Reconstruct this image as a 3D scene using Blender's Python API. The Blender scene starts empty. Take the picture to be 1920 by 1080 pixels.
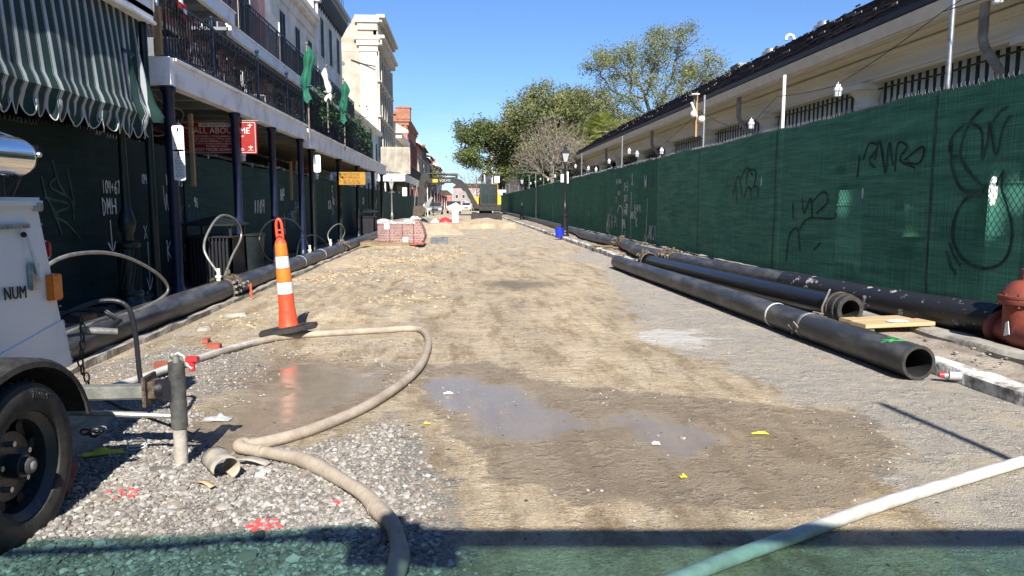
import bpy, bmesh, math, random
import numpy as np
from mathutils import Vector, Matrix, noise as mnoise
R=math.radians
S=bpy.context.scene
COL=S.collection
random.seed(7); rng=np.random.default_rng(7)
# ---------------------------------------------------------------- camera / sky / sun
YAW=math.atan(92/math.hypot(1340,158)); PITCH=math.atan(158/1340)
cd=bpy.data.cameras.new('camera'); cam=bpy.data.objects.new('camera',cd); COL.objects.link(cam)
cd.sensor_width=36; cd.lens=1340/1920*36; cd.clip_end=2000; cd.clip_start=.02
cam.location=(0,0,1.4); cam.rotation_euler=(math.pi/2-PITCH,0,-YAW)
S.camera=cam
EL=R(38); AZ=R(177.3)
w=bpy.data.worlds.new('World'); S.world=w; w.use_nodes=True
nt=w.node_tree; nt.nodes.clear()
o_=nt.nodes.new('ShaderNodeOutputWorld'); bg=nt.nodes.new('ShaderNodeBackground')
sky=nt.nodes.new('ShaderNodeTexSky'); sky.sky_type='NISHITA'; sky.sun_disc=False
sky.sun_elevation=EL; sky.sun_rotation=AZ; sky.air_density=1.0; sky.dust_density=.15; sky.ozone_density=2.5
tc=nt.nodes.new('ShaderNodeTexCoord'); mp=nt.nodes.new('ShaderNodeMapping'); mp.inputs['Scale'].default_value=(2.2,2.2,9)
nz=nt.nodes.new('ShaderNodeTexNoise'); nz.inputs['Scale'].default_value=1.6; nz.inputs['Detail'].default_value=7; nz.inputs['Roughness'].default_value=.6
cr=nt.nodes.new('ShaderNodeValToRGB'); cr.color_ramp.elements[0].position=.50; cr.color_ramp.elements[1].position=.78
sp=nt.nodes.new('ShaderNodeSeparateXYZ'); mr=nt.nodes.new('ShaderNodeMapRange')
mr.inputs['From Min'].default_value=.17; mr.inputs['From Max'].default_value=.03; mr.inputs['To Min'].default_value=0; mr.inputs['To Max'].default_value=.75
mu=nt.nodes.new('ShaderNodeMath'); mu.operation='MULTIPLY'
mx=nt.nodes.new('ShaderNodeMix'); mx.data_type='RGBA'; mx.inputs[7].default_value=(3.1,3.8,4.3,1)
lk=nt.links.new
lk(tc.outputs['Generated'],mp.inputs[0]); lk(mp.outputs[0],nz.inputs['Vector']); lk(nz.outputs['Fac'],cr.inputs[0])
lk(tc.outputs['Generated'],sp.inputs[0]); lk(sp.outputs['Z'],mr.inputs['Value']); lk(cr.outputs[0],mu.inputs[0]); lk(mr.outputs[0],mu.inputs[1])
tn=nt.nodes.new('ShaderNodeMix'); tn.data_type='RGBA'; tn.blend_type='MULTIPLY'; tn.inputs[0].default_value=1; tn.inputs[7].default_value=(.30,.392,.54,1); lk(sky.outputs[0],tn.inputs[6])
lk(mu.outputs[0],mx.inputs[0]); lk(tn.outputs[2],mx.inputs[6]); lk(mx.outputs[2],bg.inputs[0]); lk(bg.outputs[0],o_.inputs[0])
bg.inputs[1].default_value=.125
sv=Vector((math.sin(AZ)*math.cos(EL),math.cos(AZ)*math.cos(EL),math.sin(EL)))
sd=bpy.data.lights.new('sun','SUN'); sd.energy=4.2; sd.angle=R(.55); sd.color=(1,.95,.87)
so=bpy.data.objects.new('sun',sd); COL.objects.link(so); so.rotation_euler=sv.to_track_quat('Z','Y').to_euler()
S.view_settings.view_transform='Standard'; S.view_settings.look='None'; S.view_settings.exposure=1.24; S.view_settings.gamma=1
S.cycles.max_bounces=8; S.cycles.transparent_max_bounces=12; S.cycles.use_denoising=True
# ---------------------------------------------------------------- materials
def newmat(name):
    m=bpy.data.materials.new(name); m.use_nodes=True; n=m.node_tree; return m,n,n.nodes['Principled BSDF']
def mat(name,col,rough=.7,metal=0,var=.25,scale=6,bump=.15,bscale=None,col2=None,spec=.4,trans=0,detail=6,stretch=None,lo=.35,hi=.65,coat=0):
    """procedural surface: two tones mixed by noise, bump from a finer noise"""
    m,n,b=newmat(name); L=n.links.new
    b.inputs['Metallic'].default_value=metal; b.inputs['Roughness'].default_value=rough
    b.inputs['Specular IOR Level'].default_value=spec; b.inputs['Coat Weight'].default_value=coat
    tc=n.nodes.new('ShaderNodeTexCoord'); mp=n.nodes.new('ShaderNodeMapping')
    if stretch: mp.inputs['Scale'].default_value=stretch
    L(tc.outputs['Object'],mp.inputs[0])
    nz=n.nodes.new('ShaderNodeTexNoise'); nz.inputs['Scale'].default_value=scale; nz.inputs['Detail'].default_value=detail; nz.inputs['Roughness'].default_value=.62
    L(mp.outputs[0],nz.inputs['Vector'])
    c2=col2 or tuple(max(0,c*(1-var)) for c in col)
    rp=n.nodes.new('ShaderNodeValToRGB'); rp.color_ramp.elements[0].position=lo; rp.color_ramp.elements[1].position=hi
    rp.color_ramp.elements[0].color=(*c2,1); rp.color_ramp.elements[1].color=(*col,1)
    L(nz.outputs['Fac'],rp.inputs[0]); L(rp.outputs[0],b.inputs['Base Color'])
    if bump:
        nb=n.nodes.new('ShaderNodeTexNoise'); nb.inputs['Scale'].default_value=bscale or scale*5; nb.inputs['Detail'].default_value=4
        L(mp.outputs[0],nb.inputs['Vector'])
        bp=n.nodes.new('ShaderNodeBump'); bp.inputs['Strength'].default_value=bump; bp.inputs['Distance'].default_value=.02
        L(nb.outputs['Fac'],bp.inputs['Height']); L(bp.outputs[0],b.inputs['Normal'])
    if trans: b.inputs['Transmission Weight'].default_value=trans
    return m
def brickmat(name,c1,c2,mortar,bw=.22,bh=.075,ax='x'):
    m,n,b=newmat(name); L=n.links.new; b.inputs['Roughness'].default_value=.9
    tc=n.nodes.new('ShaderNodeTexCoord'); sx=n.nodes.new('ShaderNodeSeparateXYZ'); cx=n.nodes.new('ShaderNodeCombineXYZ')
    L(tc.outputs['Object'],sx.inputs[0])
    ad=n.nodes.new('ShaderNodeMath'); ad.operation='ADD'; L(sx.outputs['X'],ad.inputs[0]); L(sx.outputs['Y'],ad.inputs[1])
    L(ad.outputs[0],cx.inputs['X']); L(sx.outputs['Z'],cx.inputs['Y'])
    br=n.nodes.new('ShaderNodeTexBrick'); br.inputs['Scale'].default_value=1; br.inputs['Brick Width'].default_value=bw; br.inputs['Row Height'].default_value=bh
    br.inputs['Mortar Size'].default_value=.008; br.inputs['Color1'].default_value=(*c1,1); br.inputs['Color2'].default_value=(*c2,1); br.inputs['Mortar'].default_value=(*mortar,1)
    L(cx.outputs[0],br.inputs['Vector'])
    nz=n.nodes.new('ShaderNodeTexNoise'); nz.inputs['Scale'].default_value=.9; nz.inputs['Detail'].default_value=6; L(tc.outputs['Object'],nz.inputs['Vector'])
    rp=n.nodes.new('ShaderNodeValToRGB'); rp.color_ramp.elements[0].position=.3; rp.color_ramp.elements[1].position=.7
    rp.color_ramp.elements[0].color=(.62,.6,.57,1); rp.color_ramp.elements[1].color=(1.1,1.08,1.05,1); L(nz.outputs['Fac'],rp.inputs[0])
    mm=n.nodes.new('ShaderNodeMix'); mm.data_type='RGBA'; mm.blend_type='MULTIPLY'; mm.inputs[0].default_value=1
    L(br.outputs['Color'],mm.inputs[6]); L(rp.outputs[0],mm.inputs[7]); L(mm.outputs[2],b.inputs['Base Color'])
    bp=n.nodes.new('ShaderNodeBump'); bp.inputs['Strength'].default_value=.5; bp.inputs['Distance'].default_value=.01; bp.invert=True
    L(br.outputs['Fac'],bp.inputs['Height']); L(bp.outputs[0],b.inputs['Normal'])
    return m
def stripemat(name,c1,c2,period,axis='Y',frac=.5,line=None):
    m,n,b=newmat(name); L=n.links.new; b.inputs['Roughness'].default_value=.85
    tc=n.nodes.new('ShaderNodeTexCoord'); sx=n.nodes.new('ShaderNodeSeparateXYZ'); L(tc.outputs['UV'],sx.inputs[0])
    d=n.nodes.new('ShaderNodeMath'); d.operation='DIVIDE'; d.inputs[1].default_value=period; L(sx.outputs['X'],d.inputs[0])
    f=n.nodes.new('ShaderNodeMath'); f.operation='FRACT'; L(d.outputs[0],f.inputs[0])
    rp=n.nodes.new('ShaderNodeValToRGB'); rp.color_ramp.interpolation='CONSTANT'; e=rp.color_ramp.elements
    e[0].position=0; e[0].color=(*c1,1); e[1].position=frac; e[1].color=(*c2,1)
    if line:
        for p,c in ((frac-.1,c2),(frac-.065,c1),(.97,c1)):
            q=e.new(p); q.color=(*c,1)
    L(f.outputs[0],rp.inputs[0])
    nz=n.nodes.new('ShaderNodeTexNoise'); nz.inputs['Scale'].default_value=3; nz.inputs['Detail'].default_value=6; L(tc.outputs['Object'],nz.inputs['Vector'])
    r2=n.nodes.new('ShaderNodeValToRGB'); r2.color_ramp.elements[0].position=.25; r2.color_ramp.elements[0].color=(.7,.69,.66,1); r2.color_ramp.elements[1].position=.65; L(nz.outputs['Fac'],r2.inputs[0])
    mm=n.nodes.new('ShaderNodeMix'); mm.data_type='RGBA'; mm.blend_type='MULTIPLY'; mm.inputs[0].default_value=1
    L(rp.outputs[0],mm.inputs[6]); L(r2.outputs[0],mm.inputs[7]); L(mm.outputs[2],b.inputs['Base Color'])
    return m
def screenmat(name,col,col2,tcol,tfac,holes=(),pats=()):
    """woven privacy screen: dark cloth that lets part of the light through; torn holes listed as (y,z,ry,rz) in object space"""
    m,n,b=newmat(name); L=n.links.new; b.inputs['Roughness'].default_value=.75; b.inputs['Specular IOR Level'].default_value=.25
    out=n.nodes['Material Output']; tc=n.nodes.new('ShaderNodeTexCoord')
    mp=n.nodes.new('ShaderNodeMapping'); mp.inputs['Scale'].default_value=(1,.35,4); L(tc.outputs['Object'],mp.inputs[0])
    nz=n.nodes.new('ShaderNodeTexNoise'); nz.inputs['Scale'].default_value=2.2; nz.inputs['Detail'].default_value=8; nz.inputs['Roughness'].default_value=.65; L(mp.outputs[0],nz.inputs['Vector'])
    rp=n.nodes.new('ShaderNodeValToRGB'); rp.color_ramp.elements[0].position=.33; rp.color_ramp.elements[1].position=.7
    rp.color_ramp.elements[0].color=(*col2,1); rp.color_ramp.elements[1].color=(*col,1); L(nz.outputs['Fac'],rp.inputs[0])
    mp2=n.nodes.new('ShaderNodeMapping'); mp2.inputs['Scale'].default_value=(1,1,60); L(tc.outputs['Object'],mp2.inputs[0])
    n2=n.nodes.new('ShaderNodeTexNoise'); n2.inputs['Scale'].default_value=1.5; n2.inputs['Detail'].default_value=3; L(mp2.outputs[0],n2.inputs['Vector'])
    mp3=n.nodes.new('ShaderNodeMapping'); mp3.inputs['Scale'].default_value=(1,40,.8); L(tc.outputs['Object'],mp3.inputs[0])
    n3=n.nodes.new('ShaderNodeTexNoise'); n3.inputs['Scale'].default_value=1.5; n3.inputs['Detail'].default_value=3; L(mp3.outputs[0],n3.inputs['Vector'])
    am=n.nodes.new('ShaderNodeMath'); am.operation='ADD'; L(n2.outputs['Fac'],am.inputs[0]); L(n3.outputs['Fac'],am.inputs[1])
    mr=n.nodes.new('ShaderNodeMapRange'); mr.inputs['From Min'].default_value=.7; mr.inputs['From Max'].default_value=1.3; mr.inputs['To Min'].default_value=.6; mr.inputs['To Max'].default_value=1.5; L(am.outputs[0],mr.inputs['Value'])
    mm=n.nodes.new('ShaderNodeMix'); mm.data_type='RGBA'; mm.blend_type='MULTIPLY'; mm.inputs[0].default_value=1; L(rp.outputs[0],mm.inputs[6]); L(mr.outputs[0],mm.inputs[7]); L(mm.outputs[2],b.inputs['Base Color'])
    bp=n.nodes.new('ShaderNodeBump'); bp.inputs['Strength'].default_value=.25; bp.inputs['Distance'].default_value=.02; L(am.outputs[0],bp.inputs['Height']); L(bp.outputs[0],b.inputs['Normal'])
    tr=n.nodes.new('ShaderNodeBsdfTransparent'); tr.inputs[0].default_value=(*tcol,1)
    mxs=n.nodes.new('ShaderNodeMixShader'); mxs.inputs[0].default_value=tfac
    L(b.outputs[0],mxs.inputs[1]); L(tr.outputs[0],mxs.inputs[2])
    if pats:   # thin worn weave: more see-through
        acc=None
        for (y,z,ry,rz,amt) in pats:
            mpp=n.nodes.new('ShaderNodeMapping'); mpp.vector_type='POINT'; mpp.inputs['Location'].default_value=(0,-y/ry,-z/rz); mpp.inputs['Scale'].default_value=(0,1/ry,1/rz); L(tc.outputs['Object'],mpp.inputs[0])
            ln=n.nodes.new('ShaderNodeVectorMath'); ln.operation='LENGTH'; L(mpp.outputs[0],ln.inputs[0])
            nn=n.nodes.new('ShaderNodeMath'); nn.operation='ADD'; L(ln.outputs['Value'],nn.inputs[0]); L(nz.outputs['Fac'],nn.inputs[1])
            q=n.nodes.new('ShaderNodeMapRange'); q.inputs['From Min'].default_value=1.35; q.inputs['From Max'].default_value=.75; q.inputs['To Max'].default_value=amt; L(nn.outputs[0],q.inputs['Value'])
            if acc is None: acc=q.outputs[0]
            else:
                a=n.nodes.new('ShaderNodeMath'); a.operation='MAXIMUM'; L(acc,a.inputs[0]); L(q.outputs[0],a.inputs[1]); acc=a.outputs[0]
        a=n.nodes.new('ShaderNodeMath'); a.operation='ADD'; a.inputs[1].default_value=tfac; a.use_clamp=True; L(acc,a.inputs[0]); L(a.outputs[0],mxs.inputs[0])
    last=mxs.outputs[0]
    for (y,z,ry,rz) in holes:
        mpp=n.nodes.new('ShaderNodeMapping'); mpp.inputs['Location'].default_value=(0,-y/ry,-z/rz); mpp.inputs['Scale'].default_value=(0,1/ry,1/rz); L(tc.outputs['Object'],mpp.inputs[0])
        ln=n.nodes.new('ShaderNodeVectorMath'); ln.operation='LENGTH'; L(mpp.outputs[0],ln.inputs[0])
        lt=n.nodes.new('ShaderNodeMath'); lt.operation='LESS_THAN'; lt.inputs[1].default_value=1; L(ln.outputs['Value'],lt.inputs[0])
        t2=n.nodes.new('ShaderNodeBsdfTransparent'); m2=n.nodes.new('ShaderNodeMixShader'); L(lt.outputs[0],m2.inputs[0]); L(last,m2.inputs[1]); L(t2.outputs[0],m2.inputs[2]); last=m2.outputs[0]
    L(last,out.inputs['Surface'])
    return m
def leafmat(name,c1,c2,tl=.35):
    m,n,b=newmat(name); L=n.links.new; out=n.nodes['Material Output']
    at=n.nodes.new('ShaderNodeAttribute'); at.attribute_name='rnd'
    rp=n.nodes.new('ShaderNodeValToRGB'); rp.color_ramp.elements[0].color=(*c1,1); rp.color_ramp.elements[1].color=(*c2,1); L(at.outputs['Fac'],rp.inputs[0]); L(rp.outputs[0],b.inputs['Base Color'])
    b.inputs['Roughness'].default_value=.55; b.inputs['Specular IOR Level'].default_value=.35
    t=n.nodes.new('ShaderNodeBsdfTranslucent'); L(rp.outputs[0],t.inputs[0]); mx=n.nodes.new('ShaderNodeMixShader'); mx.inputs[0].default_value=tl
    L(b.outputs[0],mx.inputs[1]); L(t.outputs[0],mx.inputs[2]); L(mx.outputs[0],out.inputs['Surface']); return m
def rockmat(name,cols,rough=.9):
    m,n,b=newmat(name); L=n.links.new; at=n.nodes.new('ShaderNodeAttribute'); at.attribute_name='rnd'
    rp=n.nodes.new('ShaderNodeValToRGB'); e=rp.color_ramp.elements; e[0].color=(*cols[0],1); e[1].color=(*cols[-1],1)
    for i,c in enumerate(cols[1:-1]): q=e.new((i+1)/(len(cols)-1)); q.color=(*c,1)
    L(at.outputs['Fac'],rp.inputs[0]); L(rp.outputs[0],b.inputs['Base Color']); b.inputs['Roughness'].default_value=rough; return m
M=dict(
 white=mat('white_paint',(.85,.85,.85),.55,col2=(.52,.51,.49),scale=1.6,lo=.28,hi=.5,bump=.1),
 whitep=mat('plain_white',(.75,.75,.74),.5,var=.12,scale=8),
 navy=mat('navy_paint',(.010,.020,.060),.4,scale=5,var=.5,col2=(.006,.010,.028),bump=.08),
 dkgreen=mat('dark_green_paint',(.006,.02,.018),.4,scale=5,var=.5),
 dkpost=mat('black_green_post',(.012,.018,.02),.45,scale=6,var=.5),
 iron=mat('black_iron',(.012,.013,.018),.45,scale=9,var=.4,spec=.5),
 ironb=mat('blue_iron',(.012,.020,.05),.4,scale=9,var=.4),
 galv=mat('galvanised_steel',(.55,.56,.57),.35,.85,.3,scale=14,bump=.05),
 steel=mat('weathered_steel',(.33,.33,.30),.5,.5,.4,scale=12,bump=.12),
 chrome=mat('polished_steel',(.75,.75,.76),.12,1,.08,scale=3,bump=0),
 wood=mat('weathered_timber',(.36,.25,.13),.8,col2=(.28,.18,.08),scale=5,stretch=(3,3,.6)),
 woodn=mat('pale_timber',(.48,.37,.22),.75,col2=(.45,.32,.16),scale=6,stretch=(.8,6,6)),
 woodold=mat('old_grey_timber',(.28,.21,.13),.85,col2=(.14,.1,.06),scale=6,stretch=(.8,5,5)),
 pink=mat('rose_stucco',(.55,.29,.27),.85,col2=(.40,.20,.19),scale=1.2),
 beige=mat('beige_stucco',(.74,.69,.62),.88,col2=(.50,.44,.39),scale=.9,lo=.3,hi=.6,bump=.3),
 cream=mat('cream_stucco',(.52,.48,.41),.85,col2=(.42,.39,.33),scale=.7),
 pale=mat('pale_green_stucco',(.66,.71,.67),.85,col2=(.52,.57,.54),scale=.7),
 frieze=mat('cream_painted_timber',(.84,.78,.64),.6,col2=(.72,.66,.53),scale=.9,bump=.08,stretch=(1,.3,2)),
 trim=mat('cream_trim',(.76,.71,.60),.6,var=.15,scale=3),
 darkin=mat('dark_shop_interior',(.02,.02,.022),.9,scale=2,var=.5),
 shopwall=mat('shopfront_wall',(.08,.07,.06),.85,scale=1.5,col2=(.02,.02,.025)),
 ceil=mat('gallery_ceiling',(.34,.30,.24),.8,scale=2,var=.3),
 ceil2=mat('blue_grey_ceiling',(.20,.23,.26),.8,scale=2,var=.3),
 shutter=mat('dark_green_shutter',(.035,.06,.055),.6,scale=3,var=.4),
 shutg=mat('grey_green_shutter',(.10,.14,.13),.6,scale=3,var=.4),
 glass=mat('window_glass',(.03,.035,.04),.08,0,.2,scale=1,bump=0,spec=.8),
 hdpe=mat('black_polythene_pipe',(.035,.036,.038),.42,col2=(.13,.125,.115),scale=3.2,lo=.27,hi=.55,bump=.12,stretch=(2,.6,2),detail=9),
 hdpeb=mat('clean_black_pipe',(.012,.014,.018),.3,col2=(.05,.05,.05),scale=3,lo=.25,hi=.42,bump=.05,stretch=(2,.5,2)),
 hdpew=mat('mud_splashed_pipe',(.018,.018,.019),.45,col2=(.42,.41,.38),scale=4.5,lo=.36,hi=.40,bump=.1,detail=8,stretch=(2,1.2,2)),
 dark=mat('inside_of_pipe',(.02,.02,.02),.7),
 rubber=mat('black_rubber',(.018,.018,.018),.75,scale=20,var=.5,col2=(.045,.042,.038)),
 rust=mat('rusty_clamp_steel',(.16,.12,.085),.8,.2,scale=25,col2=(.03,.025,.022),bump=.3),
 hose=mat('dusty_canvas_hose',(.40,.34,.27),.85,col2=(.27,.22,.17),scale=7,bump=.25,bscale=60),
 hosew=mat('white_pvc_hose',(.54,.54,.50),.5,col2=(.34,.33,.30),scale=5,bump=.05,stretch=(1,3,1)),
 orange=mat('orange_plastic',(.80,.085,.03),.5,col2=(.62,.06,.025),scale=5),
 oband=mat('orange_reflective_band',(.85,.20,.03),.4,scale=12,var=.18),
 wband=mat('white_reflective_band',(.78,.78,.76),.4,scale=9,col2=(.6,.6,.58)),
 redv=mat('red_oxide_valve',(.24,.05,.03),.6,scale=7,col2=(.13,.04,.028)),
 brick1=mat('red_clay_brick',(.36,.10,.06),.85,scale=9,col2=(.24,.07,.05)),
 wrap=None,
 trailer=mat('white_trailer_paint',(.84,.84,.85),.35,scale=2.2,col2=(.62,.60,.57),lo=.27,hi=.42,coat=.3,bump=.02),
 amber=mat('amber_lens',(.85,.22,.02),.25,var=.2,scale=20),
 redl=mat('red_lens',(.35,.02,.02),.25,var=.2,scale=20),
 umbg=mat('green_canvas',(.012,.13,.075),.8,scale=8,var=.3),
 umbw=mat('white_canvas',(.55,.55,.52),.8,scale=8,var=.15),
 concrete=mat('old_concrete',(.38,.35,.30),.9,scale=3,col2=(.20,.18,.15),bump=.5,bscale=22),
 kerb=mat('whitewashed_kerb',(.62,.60,.55),.9,scale=4,col2=(.17,.15,.13),lo=.42,hi=.55,bump=.6,bscale=25),
 kerbg=mat('chipped_stone_kerb',(.42,.38,.31),.9,scale=5,col2=(.17,.15,.12),bump=.8,bscale=18),
 walk=mat('broken_pavement',(.36,.31,.25),.95,scale=2.2,col2=(.16,.13,.10),bump=.9,bscale=26),
 walkd=mat('dusty_paving',(.16,.15,.14),.9,scale=2.5,col2=(.09,.085,.08),bump=.4,bscale=18),
 exg=mat('charcoal_machine_paint',(.016,.017,.018),.5,scale=4,col2=(.036,.033,.03)),
 exy=mat('yellow_machine_paint',(.80,.48,.04),.45,scale=4,var=.2),
 exglass=mat('tinted_cab_glass',(.015,.028,.026),.12,0,.3,scale=2,bump=0,spec=.9),
 roofs=None,
 blue=mat('blue_plastic',(.015,.04,.62),.4,scale=6,var=.25),
 grey=mat('grey_block',(.16,.17,.18),.85,scale=7,var=.3),
 signr=mat('red_sign_paint',(.30,.012,.012),.5,scale=5,var=.2),
 signw=mat('white_sign_face',(.78,.79,.8),.45,scale=7,var=.08),
 signy=mat('yellow_sign_paint',(.38,.21,.02),.5,scale=6,var=.3),
 ink=mat('dark_lettering',(.02,.02,.02),.6),
 inkw=mat('cream_lettering',(.70,.66,.6),.6),
 inkr=mat('red_lettering',(.17,.02,.012),.6),
 spray=mat('white_spray_paint',(.62,.65,.64),.7,scale=14,col2=(.22,.28,.27),lo=.3,hi=.55),
 sprayd=mat('faint_white_spray_paint',(.24,.30,.29),.7,scale=14,col2=(.07,.12,.11),lo=.3,hi=.6),
 sprayb=mat('blue_spray_paint',(.02,.11,.22),.7,scale=14,var=.5),
 sprayk=mat('black_spray_paint',(.006,.020,.018),.6,scale=3,col2=(.030,.095,.072),lo=.35,hi=.6),
 sprayr=mat('pink_marking_paint',(.85,.09,.09),.8,scale=20,var=.3),
 sprayg=mat('green_marking_paint',(.08,.60,.15),.7,scale=20,col2=(.04,.2,.06)),
 bark=mat('tree_bark',(.10,.08,.065),.9,scale=6,var=.5),
 barkg=mat('pale_grey_bark',(.24,.20,.165),.9,scale=6,var=.4),
 cardboard=mat('mud_stained_cardboard',(.44,.38,.28),.85,scale=9,col2=(.2,.19,.18)),
 yellowp=mat('yellow_plastic',(.75,.68,.04),.5,scale=9),
 plastic=mat('clear_crumpled_plastic',(.42,.43,.43),.2,scale=9,var=.3),
 white2=mat('white_metal_cage',(.75,.77,.8),.4,var=.1),
)
M['wrap']=mat('stretch_wrapped_brick',(.45,.34,.34),.25,scale=5,col2=(.26,.11,.095),lo=.3,hi=.8,bump=.8,bscale=9,stretch=(1.2,1,2),spec=.8)
M['wrapb']=brickmat('bricks_under_film',(.27,.12,.10),(.34,.20,.185),(.40,.33,.32),.105,.082)
M['roofs']=brickmat('dark_slate_shingles',(.10,.066,.05),(.035,.024,.02),(.008,.006,.006),.25,.12)
M['redbrick']=brickmat('red_brick_wall',(.46,.16,.09),(.32,.11,.065),(.36,.28,.22))
M['whbrick']=brickmat('white_painted_brick',(.78,.79,.80),(.62,.64,.65),(.48,.49,.50))
M['crbrick']=brickmat('cream_painted_brick',(.50,.44,.36),(.45,.39,.32),(.38,.32,.26))
M['roofz']=mat('dark_gutter',(.02,.022,.028),.5)
M['awn']=stripemat('green_white_awning_cloth',(.003,.032,.026),(.40,.43,.44),.185,frac=.68,line=1)
M['awn2']=stripemat('green_white_stripe_cloth',(.008,.045,.035),(.70,.68,.63),.24,frac=.46)
M['awnedge']=mat('cream_awning_binding',(.6,.58,.5),.8)
M['louver']=mat('weathered_louvre_panels',(.46,.42,.35),.85,scale=2,col2=(.28,.24,.19),stretch=(1,1,.5))
# ---------------------------------------------------------------- mesh builder
class MB:
    def __init__(s): s.v=[]; s.f=[]; s.uv=None
    def add(s,vs,fs):
        o=len(s.v); s.v+=[tuple(v) for v in vs]; s.f+=[tuple(i+o for i in f) for f in fs]; return s
    def box(s,x0,x1,y0,y1,z0,z1):
        return s.add([(x0,y0,z0),(x1,y0,z0),(x1,y1,z0),(x0,y1,z0),(x0,y0,z1),(x1,y0,z1),(x1,y1,z1),(x0,y1,z1)],
          [(0,3,2,1),(4,5,6,7),(0,1,5,4),(1,2,6,5),(2,3,7,6),(3,0,4,7)])
    def bar(s,p,q,w,h=None,up=(0,0,1)):
        p=Vector(p);q=Vector(q);d=(q-p).normalized();u=Vector(up)
        if abs(d.dot(u))>.98: u=Vector((0,1,0))
        a=d.cross(u).normalized();b=a.cross(d); h=h or w; a*=w/2;b*=h/2
        return s.add([p-a-b,p+a-b,p+a+b,p-a+b,q-a-b,q+a-b,q+a+b,q-a+b],[(0,3,2,1),(4,5,6,7),(0,1,5,4),(1,2,6,5),(2,3,7,6),(3,0,4,7)])
    def tube(s,pts,r,n=8,caps=True,closed=False):
        pts=[Vector(p) for p in pts]; rs=r if isinstance(r,(list,tuple)) else [r]*len(pts)
        t0=(pts[1]-pts[0]).normalized(); u=Vector((0,0,1)) if abs(t0.z)<.9 else Vector((1,0,0))
        a=t0.cross(u).normalized(); vs=[]
        for i,p in enumerate(pts):
            if closed: t=(pts[(i+1)%len(pts)]-pts[i-1]).normalized()
            else: t=(pts[min(i+1,len(pts)-1)]-pts[max(i-1,0)]).normalized()
            a=(a-t*a.dot(t)).normalized(); b=t.cross(a)
            for k in range(n):
                c=2*math.pi*k/n; vs.append(p+(a*math.cos(c)+b*math.sin(c))*rs[i])
        fs=[]; m=len(pts)
        for i in range(m if closed else m-1):
            j=(i+1)%m
            for k in range(n): fs.append((i*n+k,i*n+(k+1)%n,j*n+(k+1)%n,j*n+k))
        if caps and not closed: fs.append(tuple(range(n-1,-1,-1))); fs.append(tuple((m-1)*n+k for k in range(n)))
        return s.add(vs,fs)
    def cyl(s,p,q,r0,r1=None,n=12): return s.tube([p,q],[r0,r0 if r1 is None else r1],n)
    def lathe(s,prof,c=(0,0,0),n=16,axis='z',caps=True):
        vs=[];fs=[]
        for r,z in prof:
            for k in range(n):
                a=2*math.pi*k/n; x,y=r*math.cos(a),r*math.sin(a)
                v=(x,y,z) if axis=='z' else ((x,z,y) if axis=='y' else (z,x,y))
                vs.append((v[0]+c[0],v[1]+c[1],v[2]+c[2]))
        m=len(prof)
        for i in range(m-1):
            for k in range(n): fs.append((i*n+k,i*n+(k+1)%n,(i+1)*n+(k+1)%n,(i+1)*n+k))
        if caps: fs.append(tuple(range(n-1,-1,-1))); fs.append(tuple((m-1)*n+k for k in range(n)))
        return s.add(vs,fs)
    def prism(s,poly,a0,a1,axis='y'):
        """extrude a 2-D outline; axis x: (y,z) outline, y: (x,z), z: (x,y)"""
        f={'x':lambda p,a:(a,p[0],p[1]),'y':lambda p,a:(p[0],a,p[1]),'z':lambda p,a:(p[0],p[1],a)}[axis]; n=len(poly)
        return s.add([f(p,a0) for p in poly]+[f(p,a1) for p in poly],[tuple(range(n)),tuple(range(2*n-1,n-1,-1))]+[(i,i+n,(i+1)%n+n,(i+1)%n) for i in range(n)])
    def ball(s,c,r,n=10,sq=(1,1,1)):
        pr=[(max(.001,math.sin(math.pi*i/n)),-math.cos(math.pi*i/n)) for i in range(n+1)]
        vs=[];fs=[];k=n+2
        for a,z in pr:
            for j in range(k):
                t=2*math.pi*j/k; vs.append((c[0]+a*math.cos(t)*r*sq[0],c[1]+a*math.sin(t)*r*sq[1],c[2]+z*r*sq[2]))
        for i in range(n):
            for j in range(k): fs.append((i*k+j,i*k+(j+1)%k,(i+1)*k+(j+1)%k,(i+1)*k+j))
        return s.add(vs,fs)
    def grid(s,fn,nu,nv,uvfn=None):
        o=len(s.v); s.v+=[tuple(fn(i/nu,j/nv)) for j in range(nv+1) for i in range(nu+1)]
        s.f+=[(o+j*(nu+1)+i,o+j*(nu+1)+i+1,o+(j+1)*(nu+1)+i+1,o+(j+1)*(nu+1)+i) for j in range(nv) for i in range(nu)]
        if uvfn: s.uv=[uvfn(i/nu,j/nv) for j in range(nv+1) for i in range(nu+1)]
        return s
    def build(s,name,m,parent=None,smooth=True,bevel=0,shift=None,fixn=True):
        me=bpy.data.meshes.new(name)
        vs=s.v
        if shift is not None: vs=[(x-shift[0],y-shift[1],z-shift[2]) for x,y,z in vs]
        me.from_pydata(vs,[],s.f)
        if fixn or bevel:
            bm=bmesh.new(); bm.from_mesh(me)
            if fixn: bmesh.ops.recalc_face_normals(bm,faces=bm.faces)
            if bevel:
                es=[e for e in bm.edges if len(e.link_faces)==2 and e.calc_face_angle(0)>.5]
                bmesh.ops.bevel(bm,geom=es,offset=bevel,segments=2,affect='EDGES',clamp_overlap=True)
            bm.to_mesh(me); bm.free()
        if s.uv:
            l=me.uv_layers.new(name='uv')
            for lp in me.loops: l.data[lp.index].uv=s.uv[lp.vertex_index]
        if smooth:
            me.polygons.foreach_set('use_smooth',[True]*len(me.polygons)); me.set_sharp_from_angle(angle=R(38))
        me.materials.append(m if not isinstance(m,str) else M[m])
        o=bpy.data.objects.new(name,me); COL.objects.link(o)
        if parent: o.parent=parent
        if shift is not None: o.location=shift
        return o
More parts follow.
